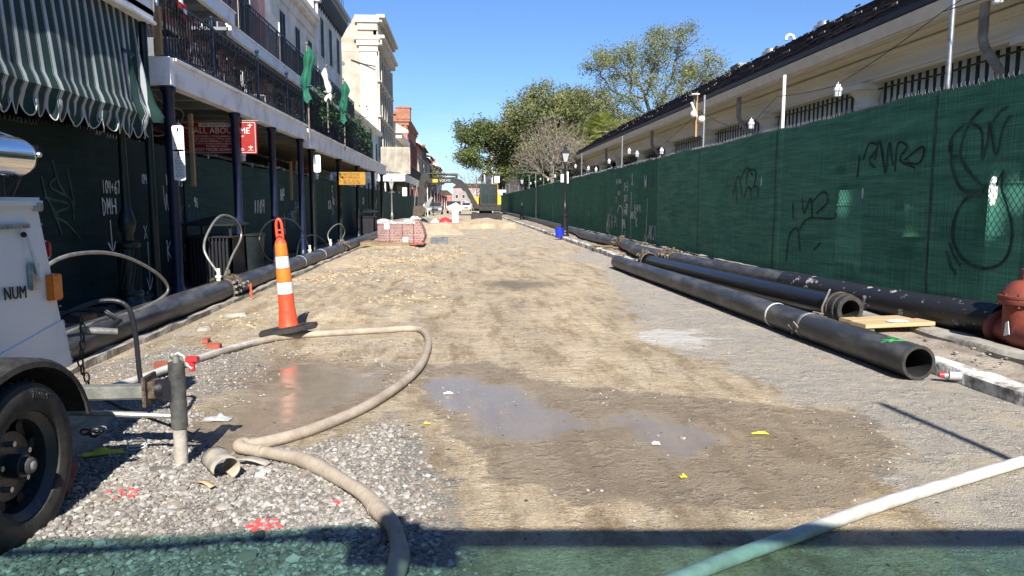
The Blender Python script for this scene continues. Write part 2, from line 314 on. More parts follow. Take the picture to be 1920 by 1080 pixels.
def tag(o,label,cat,group=None):
    o['label']=label; o['category']=cat
    if group: o['group']=group
    return o
def struct(o,kind='structure'): o['kind']=kind; return o
def thing(name,label,cat,loc=(0,0,0),rz=0,group=None):
    o=bpy.data.objects.new(name,None); COL.objects.link(o); o.location=loc; o.rotation_euler=(0,0,rz); o.empty_display_size=.2
    return tag(o,label,cat,group)
KIDS={}
def dup(root,loc,rz=None,label=None,group=None,scale=None):
    kids={}
    for o in COL.objects:
        if o.parent: kids.setdefault(o.parent,[]).append(o)
    def rec(o,par):
        c=o.copy(); COL.objects.link(c); c.parent=par
        for k in kids.get(o,[]): rec(k,c)
        return c
    r=rec(root,None); r.location=loc
    if rz is not None: r.rotation_euler=(0,0,rz)
    if label: r['label']=label
    if group: r['group']=group
    if scale: r.scale=scale
    return r
def npmesh(name,V,F,m,parent=None,rnd=None,smooth=False,shift=None,attrs=None):
    """V (n,3), F (m,k) arrays -> one mesh object, optional per-vertex 'rnd'"""
    me=bpy.data.meshes.new(name); V=np.asarray(V,dtype=np.float32); F=np.asarray(F,dtype=np.int32)
    if shift is not None: V=V-np.array(shift,dtype=np.float32)
    k=F.shape[1]; me.vertices.add(len(V)); me.vertices.foreach_set('co',V.ravel())
    me.loops.add(F.size); me.loops.foreach_set('vertex_index',F.ravel())
    me.polygons.add(len(F)); me.polygons.foreach_set('loop_start',np.arange(0,F.size,k,dtype=np.int32)); 
    me.polygons.foreach_set('use_smooth',np.full(len(F),smooth))
    me.update(calc_edges=True)
    if rnd is not None:
        a=me.attributes.new('rnd','FLOAT','POINT'); a.data.foreach_set('value',np.asarray(rnd,dtype=np.float32))
    for k2,v in (attrs or {}).items():
        a=me.attributes.new(k2,'FLOAT','POINT'); a.data.foreach_set('value',np.asarray(v,dtype=np.float32).ravel())
    me.materials.append(m if not isinstance(m,str) else M[m]); me.validate()
    o=bpy.data.objects.new(name,me); COL.objects.link(o)
    if parent: o.parent=parent
    if shift is not None: o.location=shift
    return o
def text(body,size,loc,right,m,parent,name='lettering',ext=.003,align='CENTER',up=(0,0,1),sx=1,space=1):
    c=bpy.data.curves.new('t','FONT'); c.body=body; c.size=size; c.extrude=ext; c.align_x=align; c.align_y='CENTER'; c.space_character=space; c.resolution_u=2
    t=bpy.data.objects.new('t',c); COL.objects.link(t); dg=bpy.context.evaluated_depsgraph_get()
    me=bpy.data.meshes.new_from_object(t.evaluated_get(dg)); bpy.data.objects.remove(t); bpy.data.curves.remove(c)
    r=Vector(right).normalized(); u=Vector(up).normalized(); nn=r.cross(u)
    mt=Matrix((( r.x*sx,u.x,nn.x,loc[0]),(r.y*sx,u.y,nn.y,loc[1]),(r.z*sx,u.z,nn.z,loc[2]),(0,0,0,1)))
    me.transform(mt); me.materials.clear(); me.materials.append(M[m]); me.name=name
    o=bpy.data.objects.new(name,me); COL.objects.link(o); o.parent=parent; return o
def smoothpts(pts,n=6):
    """Catmull-Rom through the given points"""
    P=[Vector(p) for p in pts]; P=[P[0]*2-P[1]]+P+[P[-1]*2-P[-2]]; out=[]
    for i in range(1,len(P)-2):
        for k in range(n):
            t=k/n; a,b,c,d=P[i-1:i+3]
            out.append(.5*((2*b)+(c-a)*t+(2*a-5*b+4*c-d)*t*t+(3*b-a-3*c+d)*t**3))
    out.append(P[-2]); return out
# smooth value noise on arrays
_T=rng.random((256,256)).astype(np.float64)
def vn(x,y):
    xi=np.floor(x).astype(int);yi=np.floor(y).astype(int);fx=x-xi;fy=y-yi;fx=fx*fx*(3-2*fx);fy=fy*fy*(3-2*fy)
    g=lambda a,b:_T[a&255,b&255]
    return (g(xi,yi)*(1-fx)+g(xi+1,yi)*fx)*(1-fy)+(g(xi,yi+1)*(1-fx)+g(xi+1,yi+1)*fx)*fy-.5
def fbm(x,y,o=4):
    s=0;a=1
    for i in range(o): s=s+a*vn(x*2**i+17*i,y*2**i+31*i); a*=.5
    return s
def sdf(x,y,poly):
    """signed distance to polygon, positive inside"""
    P=np.array(poly); d=np.full(x.shape,1e9); ins=np.zeros(x.shape,bool); n=len(P)
    for i in range(n):
        a=P[i];b=P[(i+1)%n];e=b-a;t=np.clip(((x-a[0])*e[0]+(y-a[1])*e[1])/(e@e),0,1)
        d=np.minimum(d,np.hypot(x-a[0]-t*e[0],y-a[1]-t*e[1]))
        c=((a[1]>y)!=(b[1]>y)); xx=a[0]+(y-a[1])*e[0]/(e[1] if e[1] else 1e-9); ins^=c&(x<xx)
    return np.where(ins,d,-d)
# ================================================================ GROUND
WET=[(-.37,6.05),(.14,6.22),(.75,5.42),(1.31,5.15),(1.99,4.81),(2.42,4.65),(2.68,4.5),(2.6,4.2),(2.43,3.74),(2.06,3.37),(1.98,3.12),(1.51,3.0),(1.07,3.15),(.56,3.15),(.24,3.5),(.08,3.9),(-.18,4.52),(-.4,5.19)]
PUD=[(-.33,5.76),(.04,5.75),(.37,5.45),(.63,4.84),(.87,4.51),(1.16,4.67),(1.41,4.53),(1.56,4.24),(1.62,4.0),(1.38,3.81),(1.18,3.58),(1.08,3.83),(.94,4.33),(.61,4.2),(.34,4.02),(.09,4.28),(-.04,4.69),(-.4,5.19)]
PUL=[(-1.83,6.15),(-1.54,6.68),(-.9,6.29),(-.5,6.06),(-.53,5.35),(-.8,4.56),(-1.01,4.31),(-1.36,4.0),(-1.67,4.3),(-1.89,4.88),(-1.54,5.26),(-1.88,5.6)]
ASP=[(4.2,24),(3.2,20),(2.6,19.1),(3.1,15.8),(2.5,12),(2.37,10.38),(2.04,8.06),(2.07,6.55),(2.34,5.67),(2.3,4.79),(2.62,4.6),(2.63,4.11),(2.46,3.74),(2.1,3.44),(2.0,3.15),(2.05,2.3),(2.6,1.2),(5,1.2),(5,24)]
GRV=[(-2.1,3.4),(-2.3,4.9),(-2.0,5.1),(-1.55,4.2),(-1.24,3.95),(-.96,4.06),(-.7,4.2),(-.5,4.7),(-.34,4.45),(-.2,3.8),(-.02,3.1),(.05,2.3),(.1,.8),(-3.2,.8),(-3.2,3.4)]
GR2=[(-3.15,6.24),(-2.83,7.14),(-1.97,6.9),(-1.6,5.9),(-1.9,5.01),(-2.3,4.8),(-3.2,5.2)]
WHT=[(1.81,7.4),(2.2,7.9),(2.54,7.67),(2.61,7.19),(2.26,6.79),(1.92,6.95)]
DRK=[(.28,12.3),(.6,12.9),(1.09,13.1),(1.57,12.2),(.9,11.5)]
MND=[(-3.2,8.2),(-3.3,25),(-1.2,30),(.2,22),(.3,14),(-.1,10),(-.4,8.9),(-1.4,8.1),(-2.4,8.0)]
def height(x,y):
    z=.012*fbm(x*.8,y*.8,4)
    m=np.clip(sdf(x,y,MND)/.7+.1,0,1); m=m*m*(3-2*m)
    rut=fbm(x*1.3+.4*fbm(x,y,2),y*.55,3)
    z=z+m*(.035+.10*rut+.075*np.abs(fbm(x*3,y*2.2,4))*np.clip(1.3-y*.03,.4,1))
    # tyre ruts
    z=z-m*.05*np.exp(-((x+1.25+.15*np.sin(y*.6))/.16)**2)-m*.05*np.exp(-((x+.25+.12*np.sin(y*.5+1))/.16)**2)
    g=np.clip(sdf(x,y,GRV)/.5,0,1); z=z+g*(.045+.03*fbm(x*3,y*3,3)+.02*fbm(x*9,y*9,2))
    g=np.clip(sdf(x,y,GR2)/.3,0,1); z=z+g*(.02+.03*fbm(x*5,y*5,3))
    p=np.clip(np.maximum(sdf(x,y,PUD),sdf(x,y,PUL))/.25+.4,0,1); z=z*(1-p)-.012*p
    z=z+(.004*fbm(x*14,y*14,2))*(1-p)
    z=z+.09*np.clip((y-30)/40,0,1)*fbm(x*.5,y*.4,3)
    edge=np.clip((x+3.25)/.18,0,1); z=z*edge+.012*(1-edge)*np.clip(1+2*fbm(x,y*.6,2),0,2)-.02*(1-edge)
    e2=np.clip((3.9-x)/.2,0,1); z=np.where(x>3.5,z*e2,z)
    z=np.where((x<-3.3)|(x>4),-.08,z)
    return z
def hz(x,y): return float(height(np.array([float(x)]),np.array([float(y)]))[0])
def ground_mat():
    m,n,b=newmat('street_surface'); L=n.links.new; N=n.nodes.new
    tc=N('ShaderNodeTexCoord')
    def noise(sc,de=6,ro=.6,st=None):
        q=N('ShaderNodeTexNoise'); q.inputs['Scale'].default_value=sc; q.inputs['Detail'].default_value=de; q.inputs['Roughness'].default_value=ro
        if st: mp=N('ShaderNodeMapping'); mp.inputs['Scale'].default_value=st; L(tc.outputs['Object'],mp.inputs[0]); L(mp.outputs[0],q.inputs['Vector'])
        else: L(tc.outputs['Object'],q.inputs['Vector'])
        return q.outputs['Fac']
    def ramp(f,stops):
        r=N('ShaderNodeValToRGB'); e=r.color_ramp.elements; e[0].position,e[0].color=stops[0][0],(*stops[0][1],1); e[1].position,e[1].color=stops[-1][0],(*stops[-1][1],1)
        for p,c in stops[1:-1]: q=e.new(p); q.color=(*c,1)
        L(f,r.inputs[0]); return r.outputs[0]
    def math2(op,a,bv,cl=False):
        q=N('ShaderNodeMath'); q.operation=op; q.use_clamp=cl
        for i,v in enumerate((a,bv)):
            if isinstance(v,(int,float)): q.inputs[i].default_value=v
            else: L(v,q.inputs[i])
        return q.outputs[0]
    big=noise(2.2,8,.65); mid=noise(9,6); fine=noise(60,5,.7); vfine=noise(170,3,.7)
    def mask(name,amp,width,off=0,nf=None):
        a=N('ShaderNodeAttribute'); a.attribute_name=name
        q=math2('SUBTRACT',nf or big,.5); q=math2('MULTIPLY',q,amp); q=math2('ADD',q,a.outputs['Fac']); q=math2('SUBTRACT',q,off)
        r=N('ShaderNodeMapRange'); r.inputs['From Min'].default_value=-width; r.inputs['From Max'].default_value=width; r.interpolation_type='SMOOTHSTEP'; L(q,r.inputs['Value']); return r.outputs[0]
    def mix(f,a,bb,mode='MIX'):
        q=N('ShaderNodeMix'); q.data_type='RGBA'; q.blend_type=mode
        if isinstance(f,(int,float)): q.inputs[0].default_value=f
        else: L(f,q.inputs[0])
        for i,v in ((6,a),(7,bb)):
            if isinstance(v,tuple): q.inputs[i].default_value=(*v,1)
            else: L(v,q.inputs[i])
        return q.outputs[2]
    sand=ramp(big,[(.25,(.40,.30,.18)),(.46,(.58,.46,.30)),(.72,(.68,.56,.39))])
    sand=mix(ramp(noise(1.1,7,.7,(1,.35,1)),[(.36,(0,0,0)),(.6,(1,1,1))]),mix(.5,sand,(.27,.235,.19)),sand)
    sand=mix(1,sand,ramp(mid,[(.32,(.74,.72,.70)),(.5,(1,1,1)),(.68,(1.08,1.08,1.06))]),'MULTIPLY')
    st_=noise(2.0,8,.74,(1.9,.42,1)); sand=mix(ramp(st_,[(.40,(.9,)*3),(.52,(0,)*3)]),sand,mix(1,sand,(.60,.55,.49),'MULTIPLY'))  # darker streaks: tracks and crust, plus shade of the ridges put into the colour
    sand=mix(1,sand,ramp(fine,[(.3,(.72,.72,.72)),(.6,(1.1,1.1,1.1))]),'MULTIPLY')
    asph=ramp(vfine,[(.35,(.15,.14,.12)),(.5,(.37,.34,.295)),(.64,(.66,.61,.53))])
    asph=mix(1,asph,ramp(mid,[(.3,(.78,.77,.75)),(.65,(1.12,1.10,1.07))]),'MULTIPLY'); asph=mix(ramp(noise(1.6,8,.7),[(.48,(0,)*3),(.66,(.75,)*3)]),asph,(.50,.42,.30))
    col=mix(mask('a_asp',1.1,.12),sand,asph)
    # patches where the old surface shows through the sand
    far=mask('a_far',5,1.0); col=mix(math2('MULTIPLY',far,ramp(noise(1.4,8,.7,(1,.3,1)),[(.47,(0,0,0)),(.57,(1,1,1))])),col,asph)
    grav=mix(ramp(noise(1.5,6,.7),[(.45,(0,)*3),(.62,(.8,)*3)]),ramp(fine,[(.32,(.09,.083,.075)),(.5,(.24,.225,.20)),(.68,(.44,.41,.36))]),(.38,.31,.22))
    col=mix(mask('a_grv',.9,.12,0,mid),col,grav); col=mix(math2('MULTIPLY',mask('a_gr2',1.2,.12,0,mid),.8),col,grav)
    col=mix(math2('MULTIPLY',mask('a_wht',1.3,.1),.75),col,(.62,.60,.55))
    col=mix(math2('MULTIPLY',mask('a_drk',1.6,.35),.7),col,(.10,.085,.06))
    wet=mask('a_wet',.8,.035); wet2=mask('a_pul',.6,.15,-.02); w=math2('MAXIMUM',wet,wet2)
    wc=mix(.66,col,(.22,.168,.115)); col=mix(w,col,wc)
    pud=mask('a_pud',.6,.09,.03); pul=mask('a_pul',.9,.12,.22); p=math2('MAXIMUM',pud,pul)
    col=mix(math2('MULTIPLY',p,.55),col,(.17,.145,.115))
    # small dark grit and pale chips
    vo=N('ShaderNodeTexVoronoi'); vo.inputs['Scale'].default_value=34; L(tc.outputs['Object'],vo.inputs['Vector'])
    gr=ramp(vo.outputs['Distance'],[(.07,(1,1,1)),(.12,(0,0,0))]); cm=ramp(noise(3,4),[(.5,(0,0,0)),(.6,(1,1,1))])
    col=mix(math2('MULTIPLY',gr,math2('MULTIPLY',cm,.7)),col,(.10,.08,.06))
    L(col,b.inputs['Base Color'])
    r=ramp(mid,[(.3,(.9,)*3),(.7,(.78,)*3)]); r=mix(w,r,(.55,)*3); r=mix(pud,r,ramp(mid,[(.35,(.16,)*3),(.65,(.34,)*3)])); r=mix(pul,r,ramp(mid,[(.40,(.04,)*3),(.62,(.26,)*3)])); L(r,b.inputs['Roughness'])
    b.inputs['Specular IOR Level'].default_value=.5
    hh=math2('ADD',math2('MULTIPLY',fine,.55),math2('MULTIPLY',mid,1.3)); hh=math2('ADD',hh,math2('MULTIPLY',vfine,.35)); rg=math2('ABSOLUTE',math2('SUBTRACT',noise(4.5,7,.7),.5),0); hh=math2('ADD',hh,math2('MULTIPLY',rg,3.5))
    st=math2('SUBTRACT',1,math2('MULTIPLY',p,.97)); bp=N('ShaderNodeBump'); bp.inputs['Distance'].default_value=.036
    L(math2('MULTIPLY',st,.9),bp.inputs['Strength']); L(hh,bp.inputs['Height']); L(bp.outputs[0],b.inputs['Normal'])
    return m
def make_ground():
    xs=np.concatenate([[-400,-60,-12,-4,-3.45],np.arange(-3.3,4.02,.042),[4.2,5,12,60,400]])
    ys=[-60,-10,-2,0,1,1.8]; y=1.9
    while y<120: ys.append(y); y+=max(.028,.0062*y)
    ys+= [150,200,300,500,900]; ys=np.array(ys)
    X,Y=np.meshgrid(xs,ys); Z=height(X,Y); nx=len(xs); ny=len(ys)
    idx=np.arange(nx*ny).reshape(ny,nx)
    F=np.stack([idx[:-1,:-1],idx[:-1,1:],idx[1:,1:],idx[1:,:-1]],-1).reshape(-1,4)
    cl=lambda a:np.clip(a,-3,3)
    at=dict(a_asp=cl(sdf(X,Y,ASP)),a_grv=cl(sdf(X,Y,GRV)),a_gr2=cl(sdf(X,Y,GR2)),a_wht=cl(sdf(X,Y,WHT)),a_drk=cl(sdf(X,Y,DRK)),
      a_wet=cl(sdf(X,Y,WET)),a_pud=cl(sdf(X,Y,PUD)),a_pul=cl(sdf(X,Y,PUL)),a_far=np.clip(Y/8-2.6,-3,1)*np.where(X>-.5,1,.4)+.1)
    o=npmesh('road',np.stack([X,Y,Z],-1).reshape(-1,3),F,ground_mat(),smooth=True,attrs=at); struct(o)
make_ground()
# pavements and kerbs
def slab(name,x0,x1,y0,y1,z,m,step=.25,amp=.02):
    nx=max(2,int((x1-x0)/step)); ny=max(2,int((y1-y0)/(step*1.5)))
    def f(u,v):
        x=x0+(x1-x0)*u; y=y0+(y1-y0)*v; return (x,y,z+amp*mnoise.noise((x*1.3,y*1.3,0))+amp*.6*mnoise.noise((x*4,y*4,3)))
    g=MB().grid(f,nx,ny); return struct(g.build(name,m,smooth=True,fixn=False))
slab('sidewalk_left',-7.35,-3.3,-3,66,.0,'walkd',.3,.008)
slab('cross_street_left',-90,-3.3,66.01,69,-.03,'walkd',2,.01)
slab('sidewalk_right',3.98,9.9,-3,60,.08,'walk',.12,.035)
slab('sidewalk_right_beyond_market',3.98,20,60,150,.08,'walk',1,.03)
def kerb(name,x0,x1,y0,y1,z,m,rough=.02):
    n=int((y1-y0)/.12); pr=[(0,-.15),(0,.8),(.12,1),(.88,1),(1,.85),(1,-.15)]; vs=[];fs=[]
    for i in range(n+1):
        y=y0+(y1-y0)*i/n
        for j,(a,c) in enumerate(pr):
            dx=rough*mnoise.noise((y*2.3,j*.9,x0)); dz=rough*1.3*mnoise.noise((y*1.9,j*.7+9,x0)) if c>.5 else 0
            vs.append((x0+(x1-x0)*a+dx,y,z*c+dz if c>0 else -.15))
    k=len(pr)
    for i in range(n):
        for j in range(k-1): fs.append((i*k+j,i*k+j+1,(i+1)*k+j+1,(i+1)*k+j))
    fs+= [tuple(range(k)),tuple(n*k+j for j in range(k-1,-1,-1))]
    return struct(MB().add(vs,fs).build(name,m))
kerb('kerb_left',-3.36,-3.25,-2,66,.045,'kerbg',.03)
kerb('kerb_right',3.86,4.03,-2,100,.115,'kerb',.02)
# the paved strip behind the right kerb has a chipped slab edge
kerb('paving_edge_right',4.62,4.9,1,9.6,.14,'concrete',.02)
# ---------------------------------------------------------------- loose stones
_ph=(1+5**.5)/2
ICO=np.array([(-1,_ph,0),(1,_ph,0),(-1,-_ph,0),(1,-_ph,0),(0,-1,_ph),(0,1,_ph),(0,-1,-_ph),(0,1,-_ph),(_ph,0,-1),(_ph,0,1),(-_ph,0,-1),(-_ph,0,1)])/1.9
ICF=np.array([(0,11,5),(0,5,1),(0,1,7),(0,7,10),(0,10,11),(1,5,9),(5,11,4),(11,10,2),(10,7,6),(7,1,8),(3,9,4),(3,4,2),(3,2,6),(3,6,8),(3,8,9),(4,9,5),(2,4,11),(6,2,10),(8,6,7),(9,8,1)])
OCT=np.array([(1,0,0),(-1,0,0),(0,1,0),(0,-1,0),(0,0,1),(0,0,-1)],float); OCF=np.array([(0,2,4),(2,1,4),(1,3,4),(3,0,4),(2,0,5),(1,2,5),(3,1,5),(0,3,5)])
def rocks(name,x,y,size,m,label=None,flat=.6,base=None,sink=.3,z0=None,kind='stuff',bias=None):
    B,Fc=(ICO,ICF) if base is None else base
    n=len(x); k=len(B); V=np.repeat(B[None],n,0)*(1+.35*(rng.random((n,k,1))-.5)+.25*(rng.random((n,k,3))-.5))
    V*=(size[:,None]*(1+.5*(rng.random((n,3))-.5))*np.array([1,1,flat]))[:,None,:]
    a=rng.random(n)*6.283; t=(rng.random(n)-.5)*1.0; c,s=np.cos(t)[:,None],np.sin(t)[:,None]
    Vy=V[:,:,1]*c-V[:,:,2]*s; Vz=V[:,:,1]*s+V[:,:,2]*c; c,s=np.cos(a)[:,None],np.sin(a)[:,None]
    Vx=V[:,:,0]*c-Vy*s; Vy=V[:,:,0]*s+Vy*c
    z=height(x,y) if z0 is None else np.full(n,z0)
    P=np.stack([Vx+x[:,None],Vy+y[:,None],Vz+(z+size*flat*sink)[:,None]],-1).reshape(-1,3)
    F=(Fc[None]+(np.arange(n)*k)[:,None,None]).reshape(-1,3)
    r=rng.random(n) if bias is None else np.clip(bias+.3*(rng.random(n)-.5),0,1)
    o=npmesh(name,P,F,m,rnd=np.repeat(r,k))
    if kind: o['kind']=kind
    if label: o['label']=label; o['category']=name.replace('_',' ')
    return o
M['rock']=rockmat('limestone_gravel',[(.10,.095,.085),(.22,.20,.18),(.19,.16,.13),(.32,.295,.26),(.25,.24,.225),(.44,.42,.38)])
M['clod']=rockmat('sand_clods',[(.28,.21,.13),(.38,.295,.185),(.46,.365,.24)])
def scatter(n,box,fn):
    x=box[0]+(box[1]-box[0])*rng.random(n*4); y=box[2]+(box[3]-box[2])*rng.random(n*4); k=rng.random(n*4)<fn(x,y); return x[k][:n],y[k][:n]
x,y=scatter(42000,(-3.1,.55,1.6,5.3),lambda x,y:np.clip(sdf(x,y,GRV)/.35+.2+.7*fbm(x*2,y*2,3)-.5*np.clip(x+.55,0,1),0,1)*np.clip(1.25-(y-2.2)*.2,0.2,1))
s=.0045+.013*rng.random(len(x))**3; s[rng.random(len(x))<.02]*=2.0
rocks('gravel',x,y,s,M['rock'],'loose pale crushed limestone spread in the lower left of the street')
x,y=scatter(5200,(-3.15,-.4,4.9,8),lambda x,y:np.clip(np.maximum(sdf(x,y,GR2)/.3+.4,.25+1.1*fbm(x*2.5,y*2.5,3)-1.2*(sdf(x,y,PUL)>.12)),0,1))
rocks('pale_pebbles',x,y,.004+.011*rng.random(len(x))**2.2,M['rock'],'pale broken pebbles around the muddy puddle beside the left kerb',base=(OCT,OCF))
x,y=scatter(2600,(-.4,3.8,1.9,9),lambda x,y:np.clip(.18+.9*fbm(x*1.7,y*1.7,3)+.35*np.clip(1-np.abs(sdf(x,y,WET))/.4,0,1),0.03,1))
rocks('scattered_chips',x,y,.0035+.009*rng.random(len(x))**3,M['rock'],'small pale chips scattered over the damp middle of the street',base=(OCT,OCF))
x,y=scatter(5500,(-3.2,.6,7.6,24),lambda x,y:np.clip(sdf(x,y,MND)/.5,0,1)*np.clip(.05+1.6*fbm(x*1.1,y*.8,3),0,1))
rocks('sand_clods',x,y,(.008+.03*rng.random(len(x))**3)*(1+y*.015),M['clod'],'lumps of dug sand lying along the left side of the street',base=(OCT,OCF))
x,y=scatter(2600,(3.98,6.0,2.5,26),lambda x,y:np.clip(.35+1.2*fbm(x*2,y*1.2,3),0,1))
rocks('rubble_on_pavement',x,y,.006+.022*rng.random(len(x))**3,M['rock'],'bits of broken mortar lying on the right pavement by the pipes',base=(OCT,OCF),z0=.09)
# dark wood and leaf scraps
x,y=scatter(420,(-3,3.6,2.2,16),lambda x,y:np.full(x.shape,.6))
M['scrap']=rockmat('dark_scraps',[(.03,.025,.02),(.10,.07,.05),(.16,.12,.08)])
rocks('dark_scraps',x,y,.006+.012*rng.random(len(x))**2,M['scrap'],'dark bits of bark and leaf litter strewn over the sand',flat=.35,base=(OCT,OCF))
# sprayed red marks: stones painted pink on the gravel
def paintspot(px,py,r,n,label):
    a=rng.random(n)*6.28; d=r*rng.random(n)**.6; x=px+d*np.cos(a); y=py+d*np.sin(a)*.9
    o=rocks('marking_paint',x,y,.006+.010*rng.random(n),M['sprayr'],None,flat=.5,sink=.9,kind=None); tag(o,label,'paint mark')
paintspot(-.86,2.98,.07,42,'pink spray paint mark on the gravel left of the hose bend')
paintspot(-.60,3.17,.04,9,'small pink paint dab on gravel touching the hose')
paintspot(-1.62,3.33,.10,14,'faint pink paint streak on gravel right of the trailer wheel')
# ================================================================ STROKE LETTERING (spray paint)
GL={'0':[[(.5,0),(.1,.25),(.1,.75),(.5,1),(.9,.75),(.9,.25),(.5,0)]],'1':[[(.45,1),(.5,0)]],'2':[[(.1,.8),(.5,1),(.85,.75),(.1,0),(.9,.05)]],
'3':[[(.1,.95),(.8,.85),(.4,.55),(.9,.3),(.1,.0)]],'4':[[(.1,1),(.1,.5),(.9,.5)],[(.85,1),(.8,0)]],'5':[[(.9,1),(.2,1),(.15,.6),(.8,.5),(.8,.1),(.1,0)]],
'6':[[(.8,1),(.2,.6),(.1,.1),(.7,0),(.8,.4),(.15,.45)]],'7':[[(.1,.95),(.9,1),(.5,0)]],'8':[[(.5,.5),(.1,.8),(.5,1),(.85,.8),(.1,.2),(.5,0),(.9,.25),(.5,.5)]],
'9':[[(.85,.7),(.3,.6),(.15,.9),(.8,1),(.85,.7),(.7,0)]],'+':[[(.1,.5),(.9,.5)],[(.5,.8),(.5,.2)]],'#':[[(.3,1),(.2,0)],[(.75,1),(.65,0)],[(0,.7),(1,.7)],[(0,.3),(1,.3)]],
'D':[[(.15,1),(.15,0),(.8,.2),(.85,.7),(.0,1)]],'M':[[(.05,0),(.1,1),(.5,.4),(.9,1),(.95,0)]],'H':[[(.1,1),(.1,0)],[(.9,1),(.9,0)],[(.1,.5),(.9,.5)]],
'W':[[(0,1),(.25,0),(.5,.7),(.75,0),(1,1)]],'A':[[(0,0),(.5,1),(1,0)],[(.2,.4),(.8,.4)]],'K':[[(.1,1),(.1,0)],[(.9,1),(.15,.5),(.9,0)]],'P':[[(.1,0),(.1,1),(.8,.85),(.7,.5),(.1,.5)]],
'N':[[(.1,0),(.1,1),(.85,0),(.85,1)]],'L':[[(.15,1),(.15,0),(.85,0)]],'U':[[(.1,1),(.15,.1),(.8,.1),(.85,1)]],'S':[[(.85,.9),(.3,1),(.15,.65),(.8,.4),(.6,0),(.1,.1)]],
'-':[[(.1,.5),(.9,.5)]],'X':[[(0,1),(1,0)],[(1,1),(0,0)]],'v':[[(.5,1),(.5,0)],[(0,.28),(.5,0),(1,.28)]],' ':[],'/':[[(.1,0),(.9,1)]],'c':[[(0,0),(.05,.7),(.5,1),(.95,.7),(1,0)]],'E':[[(.9,1),(.1,1),(.1,0),(.9,0)],[(.1,.5),(.7,.5)]],'G':[[(.9,.85),(.4,1),(.1,.5),(.4,0),(.9,.1),(.9,.45),(.5,.45)]],'I':[[(.5,1),(.5,0)]],'T':[[(0,1),(1,1)],[(.5,1),(.5,0)]],'R':[[(.1,0),(.1,1),(.8,.8),(.15,.5),(.9,0)]],'O':[[(.5,0),(.1,.25),(.1,.75),(.5,1),(.9,.75),(.9,.25),(.5,0)]]}
def ribbon(mb,pts,w,P):
    """flat ribbon along 2-D pts; P maps (u,v)->3-D on the cloth"""
    pts=[Vector((p[0],p[1])) for p in pts]; L=[];Rr=[]
    for i,p in enumerate(pts):
        t=(pts[min(i+1,len(pts)-1)]-pts[max(i-1,0)]); t=t.normalized() if t.length>1e-9 else Vector((1,0)); n=Vector((-t.y,t.x))
        ww=w*(.42+.16*random.random()); L.append(p+n*ww); Rr.append(p-n*ww)
    o=len(mb.v); mb.v+=[tuple(P(*q)) for q in L]+[tuple(P(*q)) for q in Rr]; k=len(pts)
    mb.f+=[(o+i,o+i+1,o+k+i+1,o+k+i) for i in range(k-1)]
def spraytext(mb,s,u,v,h,P,w=.03,asp=.62,sp=.22):
    for ch in s:
        for st in GL.get(ch,[]):
            q=[(u+a*h*asp+random.uniform(-.01,.01)*h,v+b*h) for a,b in st]
            if len(q)>2 or True: q=[(p.x,p.y) for p in smoothpts([(a,b,0) for a,b in q],4)]
            ribbon(mb,q,w,P)
        u+=h*(asp+sp)
def curve2(mb,pts,w,P,n=6): ribbon(mb,[(p.x,p.y) for p in smoothpts([(a,b,0) for a,b in pts],n)],w,P)
# ================================================================ SCREENED FENCES
FLX=-4.85; FRX=6.1
def fwave(y,z,s): return .045*mnoise.noise((y*.7,z*.5,s))+.016*mnoise.noise((y*3,z*1.2,s))+.010*mnoise.noise((y*7,z*.6,s+4))
def fence_screen(x,y0,y1,z0,z1,s,m,parent,name='screen_cloth',step=.22,topsag=.05,sgn=1):
    n=max(2,int((y1-y0)/step))
    def f(u,v):
        y=y0+(y1-y0)*u; zt=z1-topsag*abs(math.sin(math.pi*(y/4.9)))*.8+.02*mnoise.noise((y*1.5,s,1)); zb=z0+.03*mnoise.noise((y*1.2,s,8))
        z=zb+(zt-zb)*v; return (x+fwave(y,z,s),y,z)
    return MB().grid(f,n,14).build(name,m,parent,fixn=False)
def wiretips(mb,x,y0,y1,z,step,h=.07,s=3):
    y=y0
    while y<y1:
        zt=z-.05*abs(math.sin(math.pi*(y/4.9)))*.8+.02*mnoise.noise((y*1.5,s,1)); a=random.uniform(.8,1.15)*h; xx=x+fwave(y,z,s); st=step*(1 if y<20 else 1.8); r=.0032 if y<14 else .0045
        mb.bar((xx,y-st*.3,zt-.03),(xx,y+st*.2,zt+a*.55),r*1.6,r*1.6); mb.bar((xx,y+st*.3,zt-.03),(xx,y+st*.05,zt+a),r*1.6,r*1.6)
        y+=st
# left
FL=thing('screened_fence','long dark green screened fence standing behind the blue gallery columns','fence',(FLX,0,0))
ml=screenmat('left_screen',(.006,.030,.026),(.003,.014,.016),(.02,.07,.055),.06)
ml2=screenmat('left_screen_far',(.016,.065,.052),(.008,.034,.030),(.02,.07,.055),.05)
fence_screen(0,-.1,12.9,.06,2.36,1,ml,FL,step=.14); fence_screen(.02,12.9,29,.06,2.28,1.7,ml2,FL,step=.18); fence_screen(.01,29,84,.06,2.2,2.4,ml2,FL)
mb=MB(); wiretips(mb,0,5,30,2.35,.075,.035); mb.build('chain_link_edge','galv',FL,smooth=False)
for y in (2.6,5.5,8.45,11.4,14.4,17.3,20.3,23.4,26.5,29.5,33,37,41,46,51,56,62,68,74,80): MB().cyl((-.06,y,0),(-.06,y,2.35),.024,n=8).build('post','galv',FL)
def PL(y,z): return (fwave(y,z,1)+.012,y,z)
def PL2(y,z): return (fwave(y,z,1.7)+.034,y,z)
def PL3(y,z): return (fwave(y,z,2.4)+.024,y,z)
